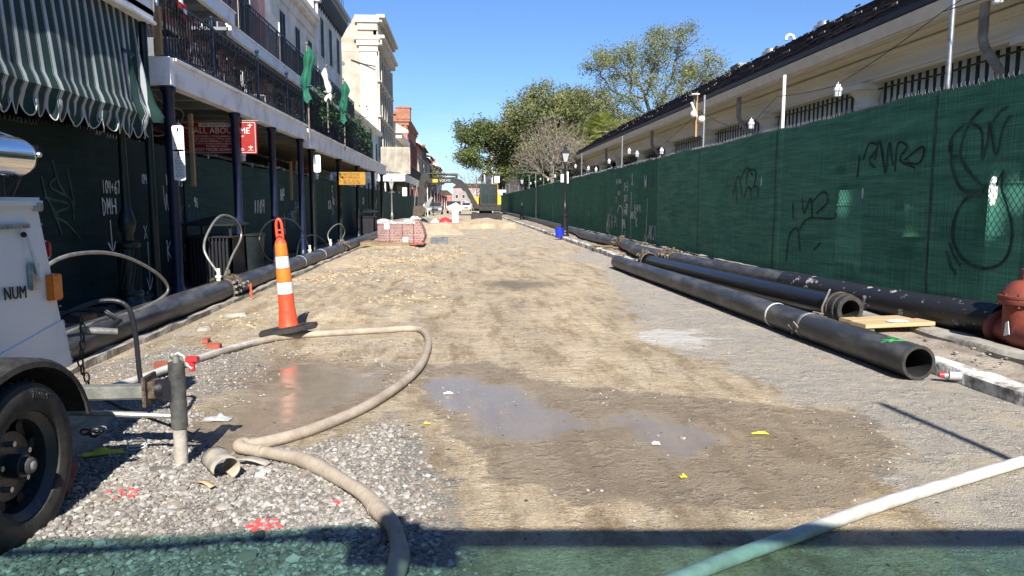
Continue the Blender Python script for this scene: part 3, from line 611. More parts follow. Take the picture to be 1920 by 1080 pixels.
def pxL(px,py):  # photo position -> (y,z) on the left cloth, measured once for the lettering layout
    f=1340; u,v=px-960,py-540; fw=f*math.cos(PITCH)-v*math.sin(PITCH); d=v*math.cos(PITCH)+f*math.sin(PITCH)
    x=u*math.cos(YAW)+fw*math.sin(YAW); y=fw*math.cos(YAW)-u*math.sin(YAW); return (x,y,-d)
def onL(px,py): x,y,z=pxL(px,py); s=FLX/x; return (y*s,1.4+z*s)
def onR(px,py): x,y,z=pxL(px,py); s=FRX/x; return (y*s,1.4+z*s)
mb=MB()
def st(s,px,py,h,P,w,**k): y,z=onL(px,py); spraytext(mb,s,y,z,h,P,w,**k)
st('104+67',193,362,.17,PL,.022,asp=.36,sp=.13); st('DMH',192,402,.22,PL,.028,asp=.5,sp=.16)
y,z=onL(211,470); spraytext(mb,'v',y-.1,z,.42,PL,.028,asp=.5)
st('104+85',264,344,.14,PL,.02,asp=.36,sp=.12); st('71',277,325,.10,PL,.02); st('195+05',310,347,.17,PL,.03,asp=.5,sp=.2)
st('V',273,440,.1,PL,.02); y,z=onL(277,545); spraytext(mb,'v',y-.05,z,.75,PL,.022,asp=.3); st('X',268,448,.2,PL,.02)
st('W',306,395,.4,PL,.02); st('K/',312,490,.35,PL,.022); mb.build('spray_marking','spray',FL,smooth=False,fixn=False)
mb=MB(); st('104+96',347,388,.16,PL,.026,asp=.5,sp=.16); st('#109',476,400,.30,PL2,.055,asp=.5,sp=.2); mb.build('spray_marking','spray',FL,smooth=False,fixn=False)
mb=MB(); st('NP',524,376,.30,PL2,.05,asp=.5); y,z=onL(533,440); spraytext(mb,'v',y-.05,z,.6,PL2,.03,asp=.2)
st('5',621,370,.4,PL2,.06); st('KA',615,392,.3,PL2,.08); st('K8',622,383,.2,PL2,.08); st('X6',678,382,.3,PL3,.09,asp=.8); st('1',705,383,.3,PL3,.09); st('1',734,383,.4,PL3,.1); st('+1',703,392,.4,PL3,.08); mb.build('spray_marking','spray',FL,smooth=False,fixn=False)
mb=MB(); st('1400 1-XMD',347,416,.19,PL,.03,asp=.42,sp=.16); st('1/4',378,432,.17,PL,.03); st('N80',542,430,.3,PL2,.05,asp=.5); st('M0',538,420,.3,PL2,.06); st('HK',620,420,.35,PL2,.06); mb.build('spray_marking','sprayb',FL,smooth=False,fixn=False)
mb=MB(); st('M80',545,413,.26,PL2,.05,asp=.5); st('X',332,420,.3,PL,.03); st('DDO',338,490,.3,PL,.03,asp=.4,sp=.1); st('AH',550,398,.3,PL2,.04); st('5N',620,402,.3,PL2,.05); mb.build('spray_marking','sprayd',FL,smooth=False,fixn=False)
mb=MB()
for a in ([(95,300),(110,350),(135,380)],[(122,315),(130,350),(138,385)],[(80,370),(120,380),(128,388),(100,402),(125,420),(152,448)],[(95,390),(105,410),(115,440)],[(75,330),(85,370),(108,405)],[(105,330),(92,350),(130,375),(138,410)]): curve2(mb,[onL(*p) for p in a],.03,PL)
mb.build('spray_marking','sprayk',FL,smooth=False,fixn=False)
# right
M['seam']=mat('cloth_seam_tape',(.012,.045,.036),.8,scale=20,col2=(.06,.12,.09),stretch=(1,1,.3))
FR=thing('screened_fence','tall green screened chain-link fence along the right pavement in front of the market','fence',(FRX,0,0))
holes=[]; 
for p,ry,rz in (((1860,358),.065,.17),((1427,340),.035,.10),((1616,362),.025,.085),((1103,402),.09,.12)): y,z=onR(*p); holes.append((y,z,ry,rz))
pats=[]
for p,ry,rz,a in (((1850,390),.42,.5,.6),((1578,375),.35,.38,.45),((1705,455),.30,.3,.36),((1575,318),.3,.12,.3),((1690,390),.35,.09,.3),((1265,395),1.2,.55,.2),((1905,365),.3,.3,.4)): y,z=onR(*p); pats.append((y,z,ry,rz,a))
mr_=screenmat('right_screen',(.075,.25,.155),(.028,.125,.085),(.10,.32,.25),.03,holes[:3],pats)
mr2=screenmat('right_screen_far',(.026,.17,.10),(.015,.10,.065),(.05,.18,.12),.08,holes[3:])
fence_screen(0,1.5,22.3,.10,2.85,3,mr_,FR,step=.1); fence_screen(.03,22.35,60,.10,2.82,4.1,mr2,FR); fence_screen(.0,60,118,.10,2.8,5,mr2,FR,step=.5)
mb=MB(); mb.grid(lambda u,v:(.01+fwave(1.5+20.8*u,2.84,3),1.5+20.8*u,2.85-.05*abs(math.sin(math.pi*((1.5+20.8*u)/4.9)))*.8+.02*mnoise.noise(((1.5+20.8*u)*1.5,3,1))-.045+.05*v),120,1); mb.build('top_binding','ink',FR,fixn=False)
mb=MB(); wiretips(mb,0,4,40,2.86,.075,.045); mb.build('chain_link_edge','galv',FR,smooth=False)
mb=MB()
for k in range(60): # crinkled pale edge of the cloth further away
    y=22+k*.6; mb.ball((random.uniform(-.03,.02),y+random.uniform(-.2,.2),2.82+random.uniform(-.02,.04)),.03,5,(1,5,1))
mb.build('rolled_cloth_edge','galv',FR)
for ys_ in (8.97,13.72,18.32,22.32,27.8):
    mb=MB(); ss=3 if ys_<22.3 else 4.1; mb.grid(lambda u,v:((-.006 if ys_<22.33 else .02)+fwave(ys_+.05*u,.1+2.68*v,ss),ys_+.05*u+.012*mnoise.noise((v*9,ys_,1)),.1+2.68*v),2,26); mb.build('cloth_seam','seam',FR,fixn=False)
# diamond mesh wires behind the cloth where it is worn or torn
mb=MB()
for k in range(-40,150):
    y0=6.2+k*.09
    for sg in (1,-1):
        a=(.035,y0,1.0); b_=(.035,y0+sg*.9,2.1)
        if 6.0<y0<13.5 and 5.5<b_[1]<14: mb.bar(a,b_,.005,.005)
mb.build('chain_link_mesh','galv',FR,smooth=False)
for i,y in enumerate((4.3,8.95,13.7,18.3,22.35,27.8,32.6,37.3,43,49,55,61,67,73,80,88,96,104,112)):
    zt=(4.6,4.7,3.85,4.15,2.9,4.0,2.85,4.0,3.95,4.0,3.9,4,4,4,4,4,4,4,4)[i]
    MB().cyl((.075,y,.05),(.075,y,zt),.033 if y<40 else .045,n=10).build('post','whitep' if i==2 else 'galv',FR)
# graffiti on the right cloth (seen facing +X: text runs towards -Y)
def PR(y,z): return (fwave(y,z,3)-.014,y,z)
def PR2(y,z): return (fwave(y,z,4.1)+.012,y,z)
def crv(mb,pts,w,P=PR): curve2(mb,[onR(*p) for p in pts],w,P)
mb=MB()
crv(mb,[(1840,205),(1812,240),(1800,290),(1808,310),(1835,345),(1850,352)],.035)
crv(mb,[(1800,292),(1785,290),(1786,260),(1812,232),(1838,245),(1840,300),(1852,260),(1855,228),(1866,290),(1880,240),(1896,215)],.03)
crv(mb,[(1787,262),(1785,310),(1800,350),(1825,364),(1845,358)],.035)
crv(mb,[(1845,360),(1810,375),(1792,410),(1789,450),(1805,485),(1835,503),(1870,498),(1890,475),(1897,430),(1890,390),(1878,355),(1880,320)],.036)
crv(mb,[(1862,228),(1875,210),(1890,200)],.03); crv(mb,[(1775,470),(1785,500),(1794,516)],.03); crv(mb,[(1783,455),(1790,480),(1802,500)],.03); crv(mb,[(1878,325),(1870,340),(1868,350)],.03)
mb.build('spray_marking','sprayk',FR,smooth=False,fixn=False)
mb=MB()
for a in ([(1608,333),(1612,300),(1612,290)],[(1618,300),(1630,270),(1648,275),(1630,300),(1640,315)],[(1640,300),(1652,265),(1660,325),(1668,268),(1676,310)],[(1680,322),(1686,270),(1705,275),(1690,300),(1720,315)],[(1700,300),(1735,275),(1730,305),(1700,305)],
 [(1485,380),(1485,410)],[(1505,370),(1508,400),(1520,372),(1522,410)],[(1520,380),(1545,360),(1552,380),(1530,400)],[(1500,430),(1515,410),(1560,410),(1570,400)],[(1475,490),(1480,440),(1495,430),(1500,470)],[(1525,470),(1540,455)],
 [(1400,345),(1405,320),(1418,322),(1415,350)],[(1395,370),(1405,350),(1410,375)],[(1380,350),(1380,380)],[(1408,355),(1420,350),(1422,370)],
 [(1372,370),(1385,330),(1392,370)],[(1390,335),(1402,315),(1412,330)]): crv(mb,a,.03)
M['spraykf']=mat('faded_black_spray',(.003,.014,.013),.7,scale=12,var=.5); mb.build('spray_marking','spraykf',FR,smooth=False,fixn=False)
def PRm(y0):  # mirrored text: u grows towards -Y
    return lambda u,v: PR2(2*y0-u,v)
mb=MB()
def sr(s,px,py,h,w,**k): y,z=onR(px,py); spraytext(mb,s,y,z,h,PRm(y),w,**k)
sr('5+15+00',1155,345,.17,.035,asp=.5,sp=.2); sr('#113',1158,366,.16,.035,asp=.45,sp=.15); sr('0-5',1170,358,.3,.045,asp=.5,sp=.15); sr('DK4',1170,378,.26,.045,asp=.45); sr('8',1183,346,.36,.06); sr('5-2M',1169,395,.26,.045,asp=.45,sp=.15); sr('S44N',1169,403,.2,.05,asp=.5); sr('W',1207,352,.4,.045); sr('G-8/8',1190,396,.22,.04,asp=.5); sr('WN47K',1183,410,.26,.04,asp=.45,sp=.2); sr('K',1192,425,.28,.05)
sr('PK/L',1135,435,.38,.06,asp=.5,sp=.15); sr('W5 6',1137,425,.5,.05,asp=.5,sp=.1); sr('1',1144,402,.3,.04); sr('7',1153,380,.2,.04); sr('P1',1151,425,.4,.05,asp=.5); sr('MN',1167,428,.35,.06,asp=.45); sr('J6',1167,447,.3,.05); sr('AK/L',1216,448,.45,.05,asp=.45,sp=.1)
for px,a,b_ in ((1182,360,455),(1211,372,455),(1166,390,455)):
    y,z=onR(px,b_); y2,z2=onR(px,a); ribbon(mb,[(y,z2),(y+.01,(z+z2)/2),(y,z)],.055,PR2); ribbon(mb,[(y+.28,z+.25),(y,z),(y-.28,z+.25)],.05,PR2)
crv(mb,[(1156,400),(1161,386),(1166,392),(1167,415)],.05,PR2)
mb.build('spray_marking','spray',FR,smooth=False,fixn=False)
mb=MB(); sr('/C0',1209,350,.40,.05,asp=.7); mb.build('spray_marking','sprayb',FR,smooth=False,fixn=False)
mb=MB()
for k in range(9): sr('W1K5'[k%4],1000+k*7,402-k*1.5,.5,.04)
mb.build('spray_marking','sprayd',FR,smooth=False,fixn=False)
# pale blocks added behind the cloth so bright sunlit patches show through it
for (px,w,h,zz,m,lb) in ((1860,.5,1.0,1.0,'whitep','pale block added behind the torn hole in the right fence to show bright through it'),(1578,.6,.7,.9,'whitep','pale block added as a bright patch behind the right fence near the graffiti'),(1705,.5,.6,.5,'cream','cream block added as a bright patch low behind the right fence')):
    y,z=onR(px,400); mbx=MB().box(-.25,.25,-w/2,w/2,0,h+.55).box(-.27,.27,-w/2-.02,w/2+.02,h+.55,h+.6).box(-.2,.2,-w/2+.05,w/2-.05,h+.6,h+.85)
    o=mbx.build('bright_backing',m,bevel=.015); o.location=(FRX+1.0,y*(FRX+1)/FRX,.1); tag(o,lb,'stack')
# ---------------------------------------------------------------- screen fence right behind the camera (its shadow falls across the foreground)
FB=thing('screened_fence','green mesh fence across the street behind the viewer, casting the teal shadow','fence',(0,0,0),-YAW)
mb_=screenmat('back_screen',(.008,.05,.04),(.005,.035,.03),(.20,.40,.34),.82)
g=MB().grid(lambda u,v:(-7+14*u,-.16+.02*mnoise.noise((u*9,v*3,5)),.02+(2.425+.03*mnoise.noise((u*14,0,3))-.22*min(1,max(0,(.47-u)/.17)))*v),60,8); g.build('screen_cloth',mb_,FB,fixn=False)
mb=MB().tube([(-7,-.17,2.17),(-2.6,-.17,2.18),(-1.4,-.17,2.28),(-.4,-.17,2.39),(0,-.17,2.43),(7,-.17,2.43)],.022,8); mb.box(-.5,7,-.18,-.165,2.33,2.43); mb.build('top_rail','galv',FB)
for x,h in ((-6,2.2),(-3,2.2),(-.13,2.52),(3.2,4.02),(6.2,3.6)): MB().cyl((x,-.2,0),(x,-.2,h),.032,n=8).build('post','galv',FB)
mb=MB().box(-.21,-.03,-.22,-.12,2.36,2.47).box(-.16,-.10,-.22,-.12,2.44,2.52).box(-.32,.12,-.2,-.17,2.2,2.34); mb.build('clamp','galv',FB,bevel=.01)
# ================================================================ LEFT BUILDINGS
def window(parent,x,y,z0,z1,w,shutter='shutter',open_=False,frame='trim'):
    """window in a wall facing +X, centre y"""
    f=MB().box(x-.02,x+.05,y-w/2-.08,y+w/2+.08,z0-.1,z0).box(x-.02,x+.05,y-w/2-.08,y+w/2+.08,z1,z1+.12).box(x-.02,x+.045,y-w/2-.08,y-w/2,z0,z1).box(x-.02,x+.045,y+w/2,y+w/2+.08,z0,z1)
    fo=f.build('window',frame,parent)
    if shutter:
        s=MB()
        for a,b in ((y-w/2+.01,y-.01),(y+.01,y+w/2-.01)):
            s.box(x+.003,x+.035,a,a+.05,z0+.01,z1-.01).box(x+.003,x+.035,b-.05,b,z0+.01,z1-.01); k=z0+.05
            while k<z1-.06: s.add([(x+.004,a+.05,k+.05),(x+.004,b-.05,k+.05),(x+.03,b-.05,k),(x+.03,a+.05,k)],[(0,1,2,3)]); k+=.07
        s.build('shutter',shutter,fo,smooth=False)
        MB().box(x-.01,x+.002,y-w/2,y+w/2,z0,z1).build('pane','glass',fo)
    else:
        MB().box(x-.01,x+.004,y-w/2,y+w/2,z0,z1).build('pane','glass',fo)
        MB().box(x+.004,x+.03,y-.02,y+.02,z0,z1).box(x+.004,x+.03,y-w/2,y+w/2,(z0+z1)/2-.02,(z0+z1)/2+.02).build('glazing_bar',frame,fo)
    return fo
WX=-7.3
def bld(name,label,cat,y0,y1,z1,m,depth=12,x=WX,z0=0):
    t=thing(name,label,cat,(x,(y0+y1)/2,0)); h=(y1-y0)/2
    MB().box(-depth,0,-h,h,z0,z1).build('wall',m,t); return t,h
# near shop with hanging awning
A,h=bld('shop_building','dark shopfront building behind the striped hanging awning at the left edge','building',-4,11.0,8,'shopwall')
MB().box(-.02,3.0,-h,h-.25,4.0,4.08).build('gallery_ceiling','ceil2',A)
MB().box(2.72,3.0,-h,h-.3,3.90,4.62).box(2.98,3.04,-h,h-.28,4.62,4.70).box(2.99,3.035,-h,h-.29,3.88,3.93).build('gallery_fascia','white',A,bevel=.01)
MB().tube(smoothpts([(3.0,h-5,4.74),(2.98,h-2,4.75),(2.99,h-.7,4.74),(2.96,h-.35,4.68)],5),.045).tube([(3.02,h-.45,4.6),(3.05,h-.4,4.3),(3.03,h-.36,4.05)],.012,6).build('conduit','steel',A)
for y in (10.5-3.5,2.0,-2): MB().cyl((2.9,y-3.5,0),(2.9,y-3.5,3.95),.075,n=14).build('column','dkgreen',A)
def awning(label,y0,y1,x0,x1,z0,z1,loc):
    t=thing('striped_awning',label,'awning',loc)
    P=.185; n=int((y1-y0)/P*12)
    def f(u,v):
        y=y0+(y1-y0)*u; vv=1-v; x=x0+(x1-x0)*vv**.9; w=.02*math.sin(y*5.3+1.3*vv)*vv+.010*math.sin(y*13)*vv*vv
        z=z1+(z0-z1)*vv
        if vv>.86: x+=.045*math.sin((vv-.86)/.14*math.pi); 
        y0_=y; y=y-.22*vv*(.5+.5*u)
        e=max(0,(y0_-(y1-1.0))/1.0); x+=e*e*.10*math.sin(y*21)*vv; y2=y-e*.06*math.sin(vv*4)
        return (x+w,y2,z)
    g=MB(); g.grid(f,n,18,lambda u,v:((y1-y0)*u,v)); g.build('cloth','awn',t,fixn=False)
    # scalloped valance
    k=int((y1-y0)/P); g=MB(); vs=[];fs=[];uv=[]; m_=10; rows=5
    for i in range(k*m_+1):
        u=min(1,i/m_*P/(y1-y0)); b=f(u,0); ph=(i%m_)/m_; dd=.085+.15*max(0,math.sin(math.pi*((ph+.24)%1)))**.7*(1+.2*mnoise.noise((i*.13,2,1)))
        for j in range(rows+1):
            q=j/rows; vs.append((b[0]+.03*math.sin(q*2+i*.35)*q-.02*q+.05*mnoise.noise((i*.06,q,7))*q,b[1]+.02*mnoise.noise((i*.1,q,2)),b[2]-dd*q)); uv.append(((y1-y0)*u,q))
    for i in range(k*m_):
        for j in range(rows): a=i*(rows+1)+j; fs.append((a,a+1,a+rows+2,a+rows+1))
    g.add(vs,fs); g.uv=uv; g.build('scalloped_valance','awn',t,fixn=False)
    e=MB().tube([vs[i*(rows+1)+rows] for i in range(k*m_+1)],.007,5); e.build('valance_binding','awnedge',t)
    return t
awning('green and white striped drop awning with scalloped hem hanging at upper left',-6.4,0,0,.22,-1.42,.03,(-4.44,10.50,3.92))
# row building behind the two galleries
Bp,h=bld('stucco_building','rose stucco building with upper balcony behind the first gallery','building',11.2,28.2,11.6,'pink')
for y in (13,16,19,22,25.5): window(Bp,.0,y-19.7,6.3,9.2,1.2,'shutg'); 
for y in (13,16,19,22,25.5): window(Bp,.0,y-19.7,3.7,5.7,1.1,'shutter')
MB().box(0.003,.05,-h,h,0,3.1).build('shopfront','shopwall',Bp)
Bb,h=bld('stucco_building','beige stucco building with plain cornice and tall shuttered windows','building',28.2,37.3,10.6,'beige')
c0=32.75
for y in (30.7,33.4,36.0): window(Bb,.0,y-c0,6.4,9.15,.95,'shutg',frame='beige')
for y in (30,33,36): window(Bb,.0,y-c0,3.6,5.8,1.1,'shutter',frame='beige')
MB().box(0,.22,-h,h,10.1,10.35).box(0,.3,-h,h,10.35,10.62).box(0,.06,-h,h,9.55,9.63).build('cornice','beige',Bb,bevel=.02)
MB().tube([(.12,h-.25,10.1),(.12,h-.25,9.6),(.14,h-.15,9.2),(.12,h-.2,3.6)],.05).build('downpipe','beige',Bb)
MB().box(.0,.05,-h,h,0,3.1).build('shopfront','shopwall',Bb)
Bw,h=bld('white_brick_building','white painted brick building with bracketed cornice and roof box','building',37.3,45.5,12.5,'whbrick')
c0=41.4
for y in (39.2,41.6,44): window(Bw,.0,y-c0,9.0,11.0,.9,'shutg',frame='whbrick'); window(Bw,.0,y-c0,5.9,8.0,.9,'shutg',frame='whbrick'); window(Bw,.0,y-c0,3.5,5.2,.9,'shutg',frame='whbrick')
MB().box(0,.45,-h,h,12.1,12.3).box(0,.6,-h-.1,h+.15,12.3,12.55).box(-6,.3,-h,h,12.55,12.75).build('cornice','steel',Bw,bevel=.02)
for k in range(27): y=-h+.15+k*.3; MB().prism([(0,11.35+.2*(k%2)),(.12,11.5),(.4,12.0),(.4,12.12),(0,12.12)],y,y+.14,'y').build('bracket','iron',Bw)
MB().box(-2.2,-.1,1.2,3.9,12.7,13.6).box(-2.3,0,1.1,4.0,13.6,13.72).build('roof_box','white',Bw,bevel=.02)
mb=MB()
for k in range(14): mb.cyl((.2,-h+k*.62,12.7),(.2,-h+k*.62,13.5),.015,n=5)
mb.tube([(.2,-h,13.5),(.2,h,13.5)],.018,5).tube([(.2,-h,13.1),(.2,h,13.1)],.012,5); mb.build('roof_railing','iron',Bw)
MB().tube([(.1,-h+.3,11.5),(.1,-h+.3,3.4)],.06).box(0,.3,-h+.1,-h+.55,11.4,11.65).build('downpipe','whbrick',Bw)
Bl,h=bld('low_stucco_building','low pale green two-storey building with a row of dark shutters','building',45.5,64,7.45,'pale')
c0=54.75
for k,y in enumerate((46.8,49.0,51.4,53.9,56.5,59.2,62)): window(Bl,.0,y-c0,4.15,6.35,.95,'shutg',frame='pale'); window(Bl,.0,y-c0,.6,3.0,1.1,'shutter',frame='pale')
MB().prism([(0,7.2),(.35,7.3),(.35,7.5),(-3,8.1),(-3,7.2)],-h,h+.1,'y').build('roof_edge','trim',Bl)
MB().box(0,.04,-h,h,3.3,3.5).build('string_course','trim',Bl); MB().tube([(.1,-h+.9,7.2),(.1,-h+.9,0)],.06).build('downpipe','pale',Bl)
# tall cream building across the side street
Bc=thing('cream_building','tall four-storey cream building with curved parapet gable and corner pilaster','building',(WX,64.2,0))
side=[(-16,0),(0,0),(0,17.3),(-1.9,17.3),(-2.3,16.5),(-2.9,15.95),(-3.8,15.6),(-9,15.5),(-16,15.5)]
MB().prism(side,0,.5,'y').build('side_wall','crbrick',Bc); MB().box(-15.9,-.02,.5,12.5,0,16.3).build('wall','cream',Bc)
MB().box(-1.55,.05,-.10,0,0,5.2).box(-1.45,.0,-.08,0,5.5,14.4).box(-1.75,.2,-.25,0,5.2,5.5).box(-1.5,.1,-.15,0,14.4,14.9).box(-1.7,.2,-.28,0,14.9,15.35).box(-1.9,.3,-.34,0,15.35,15.6).box(-1.6,.1,-.15,0,16.2,16.8).box(-1.8,.25,-.3,0,16.8,17.4).build('pilaster','cream',Bc,bevel=.02)
MB().box(.0,.45,-.05,12.5,15.0,15.5).box(0,.7,-.2,12.7,15.5,15.8).box(0,.5,0,12.5,16.9,17.2).box(0,.75,-.2,12.7,17.2,17.5).box(-.3,.12,0,12.5,15.8,16.9).build('cornice','cream',Bc,bevel=.03)
for k in range(6):
    y=1.3+k*2.0
    for j,(a,b) in enumerate(((.8,4.0),(5.9,8.6),(9.2,11.6),(12.2,14.3))): window(Bc,.0,y,a,b,1.45,'shutter',frame='cream')
mb=MB()
for k in range(7): mb.box(0,.16,.22+k*2.0,.38+k*2.0,5.6,14.8)
for z in (5.5,8.9,11.9): mb.box(0,.25,0,12.4,z,z+.16)
mb.build('facade_moulding','cream',Bc,bevel=.03)
mb=MB().tube([(-2.2,-.05,13.7),(-1.0,-.15,13.3),(-.1,-.4,13.1)],.05,6); mb.build('drain_arm','iron',Bc)
mb=MB()
for x,z in ((-2.9,13.4),(-2.6,8.9),(-2.3,6.2)): mb.cyl((x,-.06,z),(x,0,z),.16,n=10)
mb.build('tie_plate','grey',Bc); MB().box(-16,-1.5,-.03,0,10.2,10.26).box(-16,-1.5,-.03,0,14.4,14.48).build('string_course','cream',Bc)
MB().prism([(-9,15.6),(-5.5,18.2),(-5.1,16.0)],.6,11,'y').build('roof','brick1',Bc)
# small pedimented building
Bs=thing('pedimented_building','small cream building with a pediment between the tall cream and the red brick ones','building',(WX,77.6,0))
MB().box(-10,.2,0,11.8,0,8.8).build('wall','cream',Bs); MB().prism([(-8,8.8),(1.6,8.8),(1.6,9.1),(-2.2,11.2),(-6,9.4)],-.3,.6,'y').box(.2,.9,0,12,8.3,8.8).build('pediment','trim',Bs,bevel=.03)
for k in range(5): window(Bs,.2,1.5+k*2.2,4.6,7.6,1.1,'shutg',frame='trim')
# red brick
Br=thing('red_brick_building','red brick corner building with corbelled parapet and arched window','building',(-6.7,89.6,0))
MB().box(-14,0,0,16.3,0,12.2).build('wall','redbrick',Br)
mb=MB().box(-14,.35,-.3,16.6,11.3,11.6).box(-14,.2,-.15,16.5,10.9,11.3).box(-14,.25,-.2,.3,12.2,12.6).box(-1.3,.38,-.36,1.3,11.6,12.9).box(-1.4,.46,-.44,1.4,12.9,13.1)
for k in range(24): mb.box(-13+k*.55,-12.75+k*.55,-.28,0,10.5,10.9)
mb.build('parapet','redbrick',Br,bevel=.03)
def archwin(par,x,z0,z1,w):
    pts=[(x-w/2,z0)]+[(x+w/2*math.cos(a),z1+w/2*math.sin(a)) for a in [math.pi-math.pi*i/10 for i in range(11)]]+[(x+w/2,z0)]
    f=MB().prism([(a+(a-x)*.2,b+ (b-z1)*.2 if b>z1 else b) for a,b in pts],-.08,-.003,'y').build('window','brick1',par); MB().prism(pts,-.1,-.085,'y').build('pane','glass',f); MB().box(x-.04,x+.04,-.13,-.1,z0,z1+w/2).box(x-w/2,x+w/2,-.13,-.1,z1,z1+.08).build('glazing_bar','trim',f)
for x in (-3.2,-6.6,-10): archwin(Br,x,6.9,8.9,1.7); archwin(Br,x,2.2,4.6,1.7)
for k in range(6): window(Br,0,1.8+k*2.5,6.4,9.4,1.1,'shutter',frame='brick1'); window(Br,0,1.8+k*2.5,1.2,4.4,1.2,'shutter',frame='brick1')
# far terrace, one house at a time
y=106.2; 
tz=[(9.9,'redbrick','dark red terraced house with gallery next to the red brick corner'),(10.6,'shopwall','dark narrow terraced house with a tall chimney beyond the red ones'),(9.6,'redbrick','far red brick terraced house with iron balcony'),(10.8,'beige','far beige terraced house with dark roof'),(9.8,'redbrick','more distant red terraced house'),(10.4,'pale','pale terraced house near the street end'),(11.5,'redbrick','last red house before the street end')]
for i,(z,m,lb) in enumerate(tz):
    L_=14 if i<4 else 22; t=thing('terraced_house',lb,'house',(-6.6,y,0)); MB().box(-12,0,0,L_-.05,0,z).build('wall',m,t)
    MB().prism([(-.0,z),(.4,z),(.4,z+.15),(-5,z+2.2),(-5,z)],0,L_-.05,'y').build('roof','roofs',t)
    MB().box(-2.2,-1.2,3,4.2,z,z+2.6).box(-2.3,-1.1,2.9,4.3,z+2.6,z+2.8).build('chimney','redbrick',t)
    for k in range(3): MB().prism([(-.6,z+.2),(-.6,z+1.4),(-2.8,z+1.4)],2+k*4.2,3.2+k*4.2,'y').build('dormer','beige',t)
    for k in range(5): window(t,0,1.5+k*(L_-2)/5,5.6,8.6,1.0,'shutter' if i%2 else 'shutg',frame='trim')
    MB().box(0,1.7,0,L_-.1,3.4,3.7).build('gallery_floor','dkgreen',t)
    for k in range(5): MB().cyl((1.6,.5+k*(L_-1)/4,0),(1.6,.5+k*(L_-1)/4,3.4),.08,n=6).build('column',('dkpost','redv','white')[k%3],t)
    y+=L_
# ---------------------------------------------------------------- galleries
CX=-4.4
def rail(mb,x,y0,y1,z0,z1,step,lace=True,r=.011,seed=0):
    mb.bar((x,y0,z0+.07),(x,y1,z0+.07),.03,.02); mb.bar((x,y0,z1),(x,y1,z1),.045,.03); mb.bar((x,y0,z1-.13),(x,y1,z1-.13),.02,.02)
    n=max(1,int((y1-y0)/step))
    for i in range(n+1):
        y=y0+i*(y1-y0)/n; mb.cyl((x,y,z0),(x,y,z1-(.13 if i%2 else 0)),r,n=4)
        if lace and i%2==0: mb.tube([(x+.01,y,z1-.13),(x+.02,y+step*.5,z1-.035),(x+.01,y+step,z1-.13)],r*.8,4,caps=False)
        if lace and i%12 in(4,5,6):   # scroll panels
            for s in (1,-1):
                pts=[(x+.01,y+s*(.02+.04*math.cos(a))*1,z0+.12+(z1-z0-.3)*(a/9.4)) for a in [k*.47 for k in range(21)]]; mb.tube(pts,r*.8,4,caps=False)
def scrolls(mb,x,y0,y1,z0,z1,n,r=.012):
    """cast-iron vine panel"""
    for i in range(n):
        y=random.uniform(y0,y1); z=random.uniform(z0,z1); R0=random.uniform(.06,.15); a0=random.uniform(0,6.28); s=random.choice((1,-1))
        mb.tube([(x+random.uniform(-.02,.02),y+R0*(1-k/12)*math.cos(a0+s*k*.5),z+R0*(1-k/12)*math.sin(a0+s*k*.5)) for k in range(12)],r,4,caps=False)
def column(par,y,z1,m='navy',x=0,r=.08):
    return MB().lathe([(.12,0),(.12,.06),(.095,.1),(r,.16),(r,z1-.1),(r+.03,z1-.06),(r+.03,z1)],(x,y,0),14).build('column',m,par)
G1=thing('iron_gallery','first white-fasciaed gallery with black iron railing on navy columns','gallery',(CX,11.2,0))
MB().box(-2.85,-.1,0.05,9.45,3.3,3.42).build('deck','ceil',G1)
for k in range(9): MB().box(-2.85,-.1,.4+k*1.1,.52+k*1.1,3.14,3.3).build('joist','ceil2',G1)
MB().box(-.1,.08,0.14,9.45,3.15,3.52).box(-.12,.13,0.16,9.45,3.52,3.57).build('fascia','white',G1,bevel=.008)
MB().box(-2.9,.10,-.02,.12,3.15,3.56).build('end_fascia','white',G1,bevel=.008)
for y in (.12,3.27,5.95,8.85): column(G1,y,3.14)
mb=MB(); rail(mb,0,.15,9.4,3.57,4.47,.115); rail(mb,-2.8,.2,.3,3.57,4.4,.1,False)
mb.bar((0,.1,4.45),(-2.8,.1,4.45),.04,.03)
for k in range(22): mb.cyl((-k*.13,.1,3.57),(-k*.13,.1,4.45),.011,n=4)
scrolls(mb,.0,.6,9.2,3.7,4.3,70,.009); mb.build('railing','iron',G1,smooth=False)
for y in (2.2,5.0,7.6,9.35): MB().cyl((0,y,3.55),(0,y,4.62),.028,n=8).ball((0,y,4.65),.045,6).build('rail_post','ironb',G1)
# end post with bare timber strip
MB().box(-.06,.02,-.11,-.03,3.57,4.25).build('timber_strip','wood',G1); MB().cyl((-.02,-.07,4.25),(-.02,-.07,5.2),.03,n=8).build('conduit_pole','galv',G1)
G2=thing('iron_gallery','second gallery with flaking white fascia, plants and iron lace railing','gallery',(CX,20.85,0))
MB().box(-2.85,-.1,0,20.2,3.27,3.4).build('deck','ceil',G2)
for k in range(18): MB().box(-2.85,-.1,.5+k*1.1,.62+k*1.1,3.12,3.27).build('joist','ceil',G2)
MB().box(-.1,.1,.0,20.2,2.98,3.44).box(-.14,.16,-.02,20.25,3.44,3.5).build('fascia','white',G2,bevel=.01)
for y in (.65,5.3,9.8,15,18.8): column(G2,y,2.98,'dkpost',r=.085)
mb=MB(); rail(mb,0,.1,14.6,3.5,4.7,.14,r=.013); scrolls(mb,.0,.2,14.5,3.6,4.6,230,.013); mb.build('railing','iron',G2,smooth=False)
for y in (.1,3.7,7.4,11,14.6): MB().cyl((0,y,3.5),(0,y,5.0),.035,n=8).build('rail_post','iron',G2)
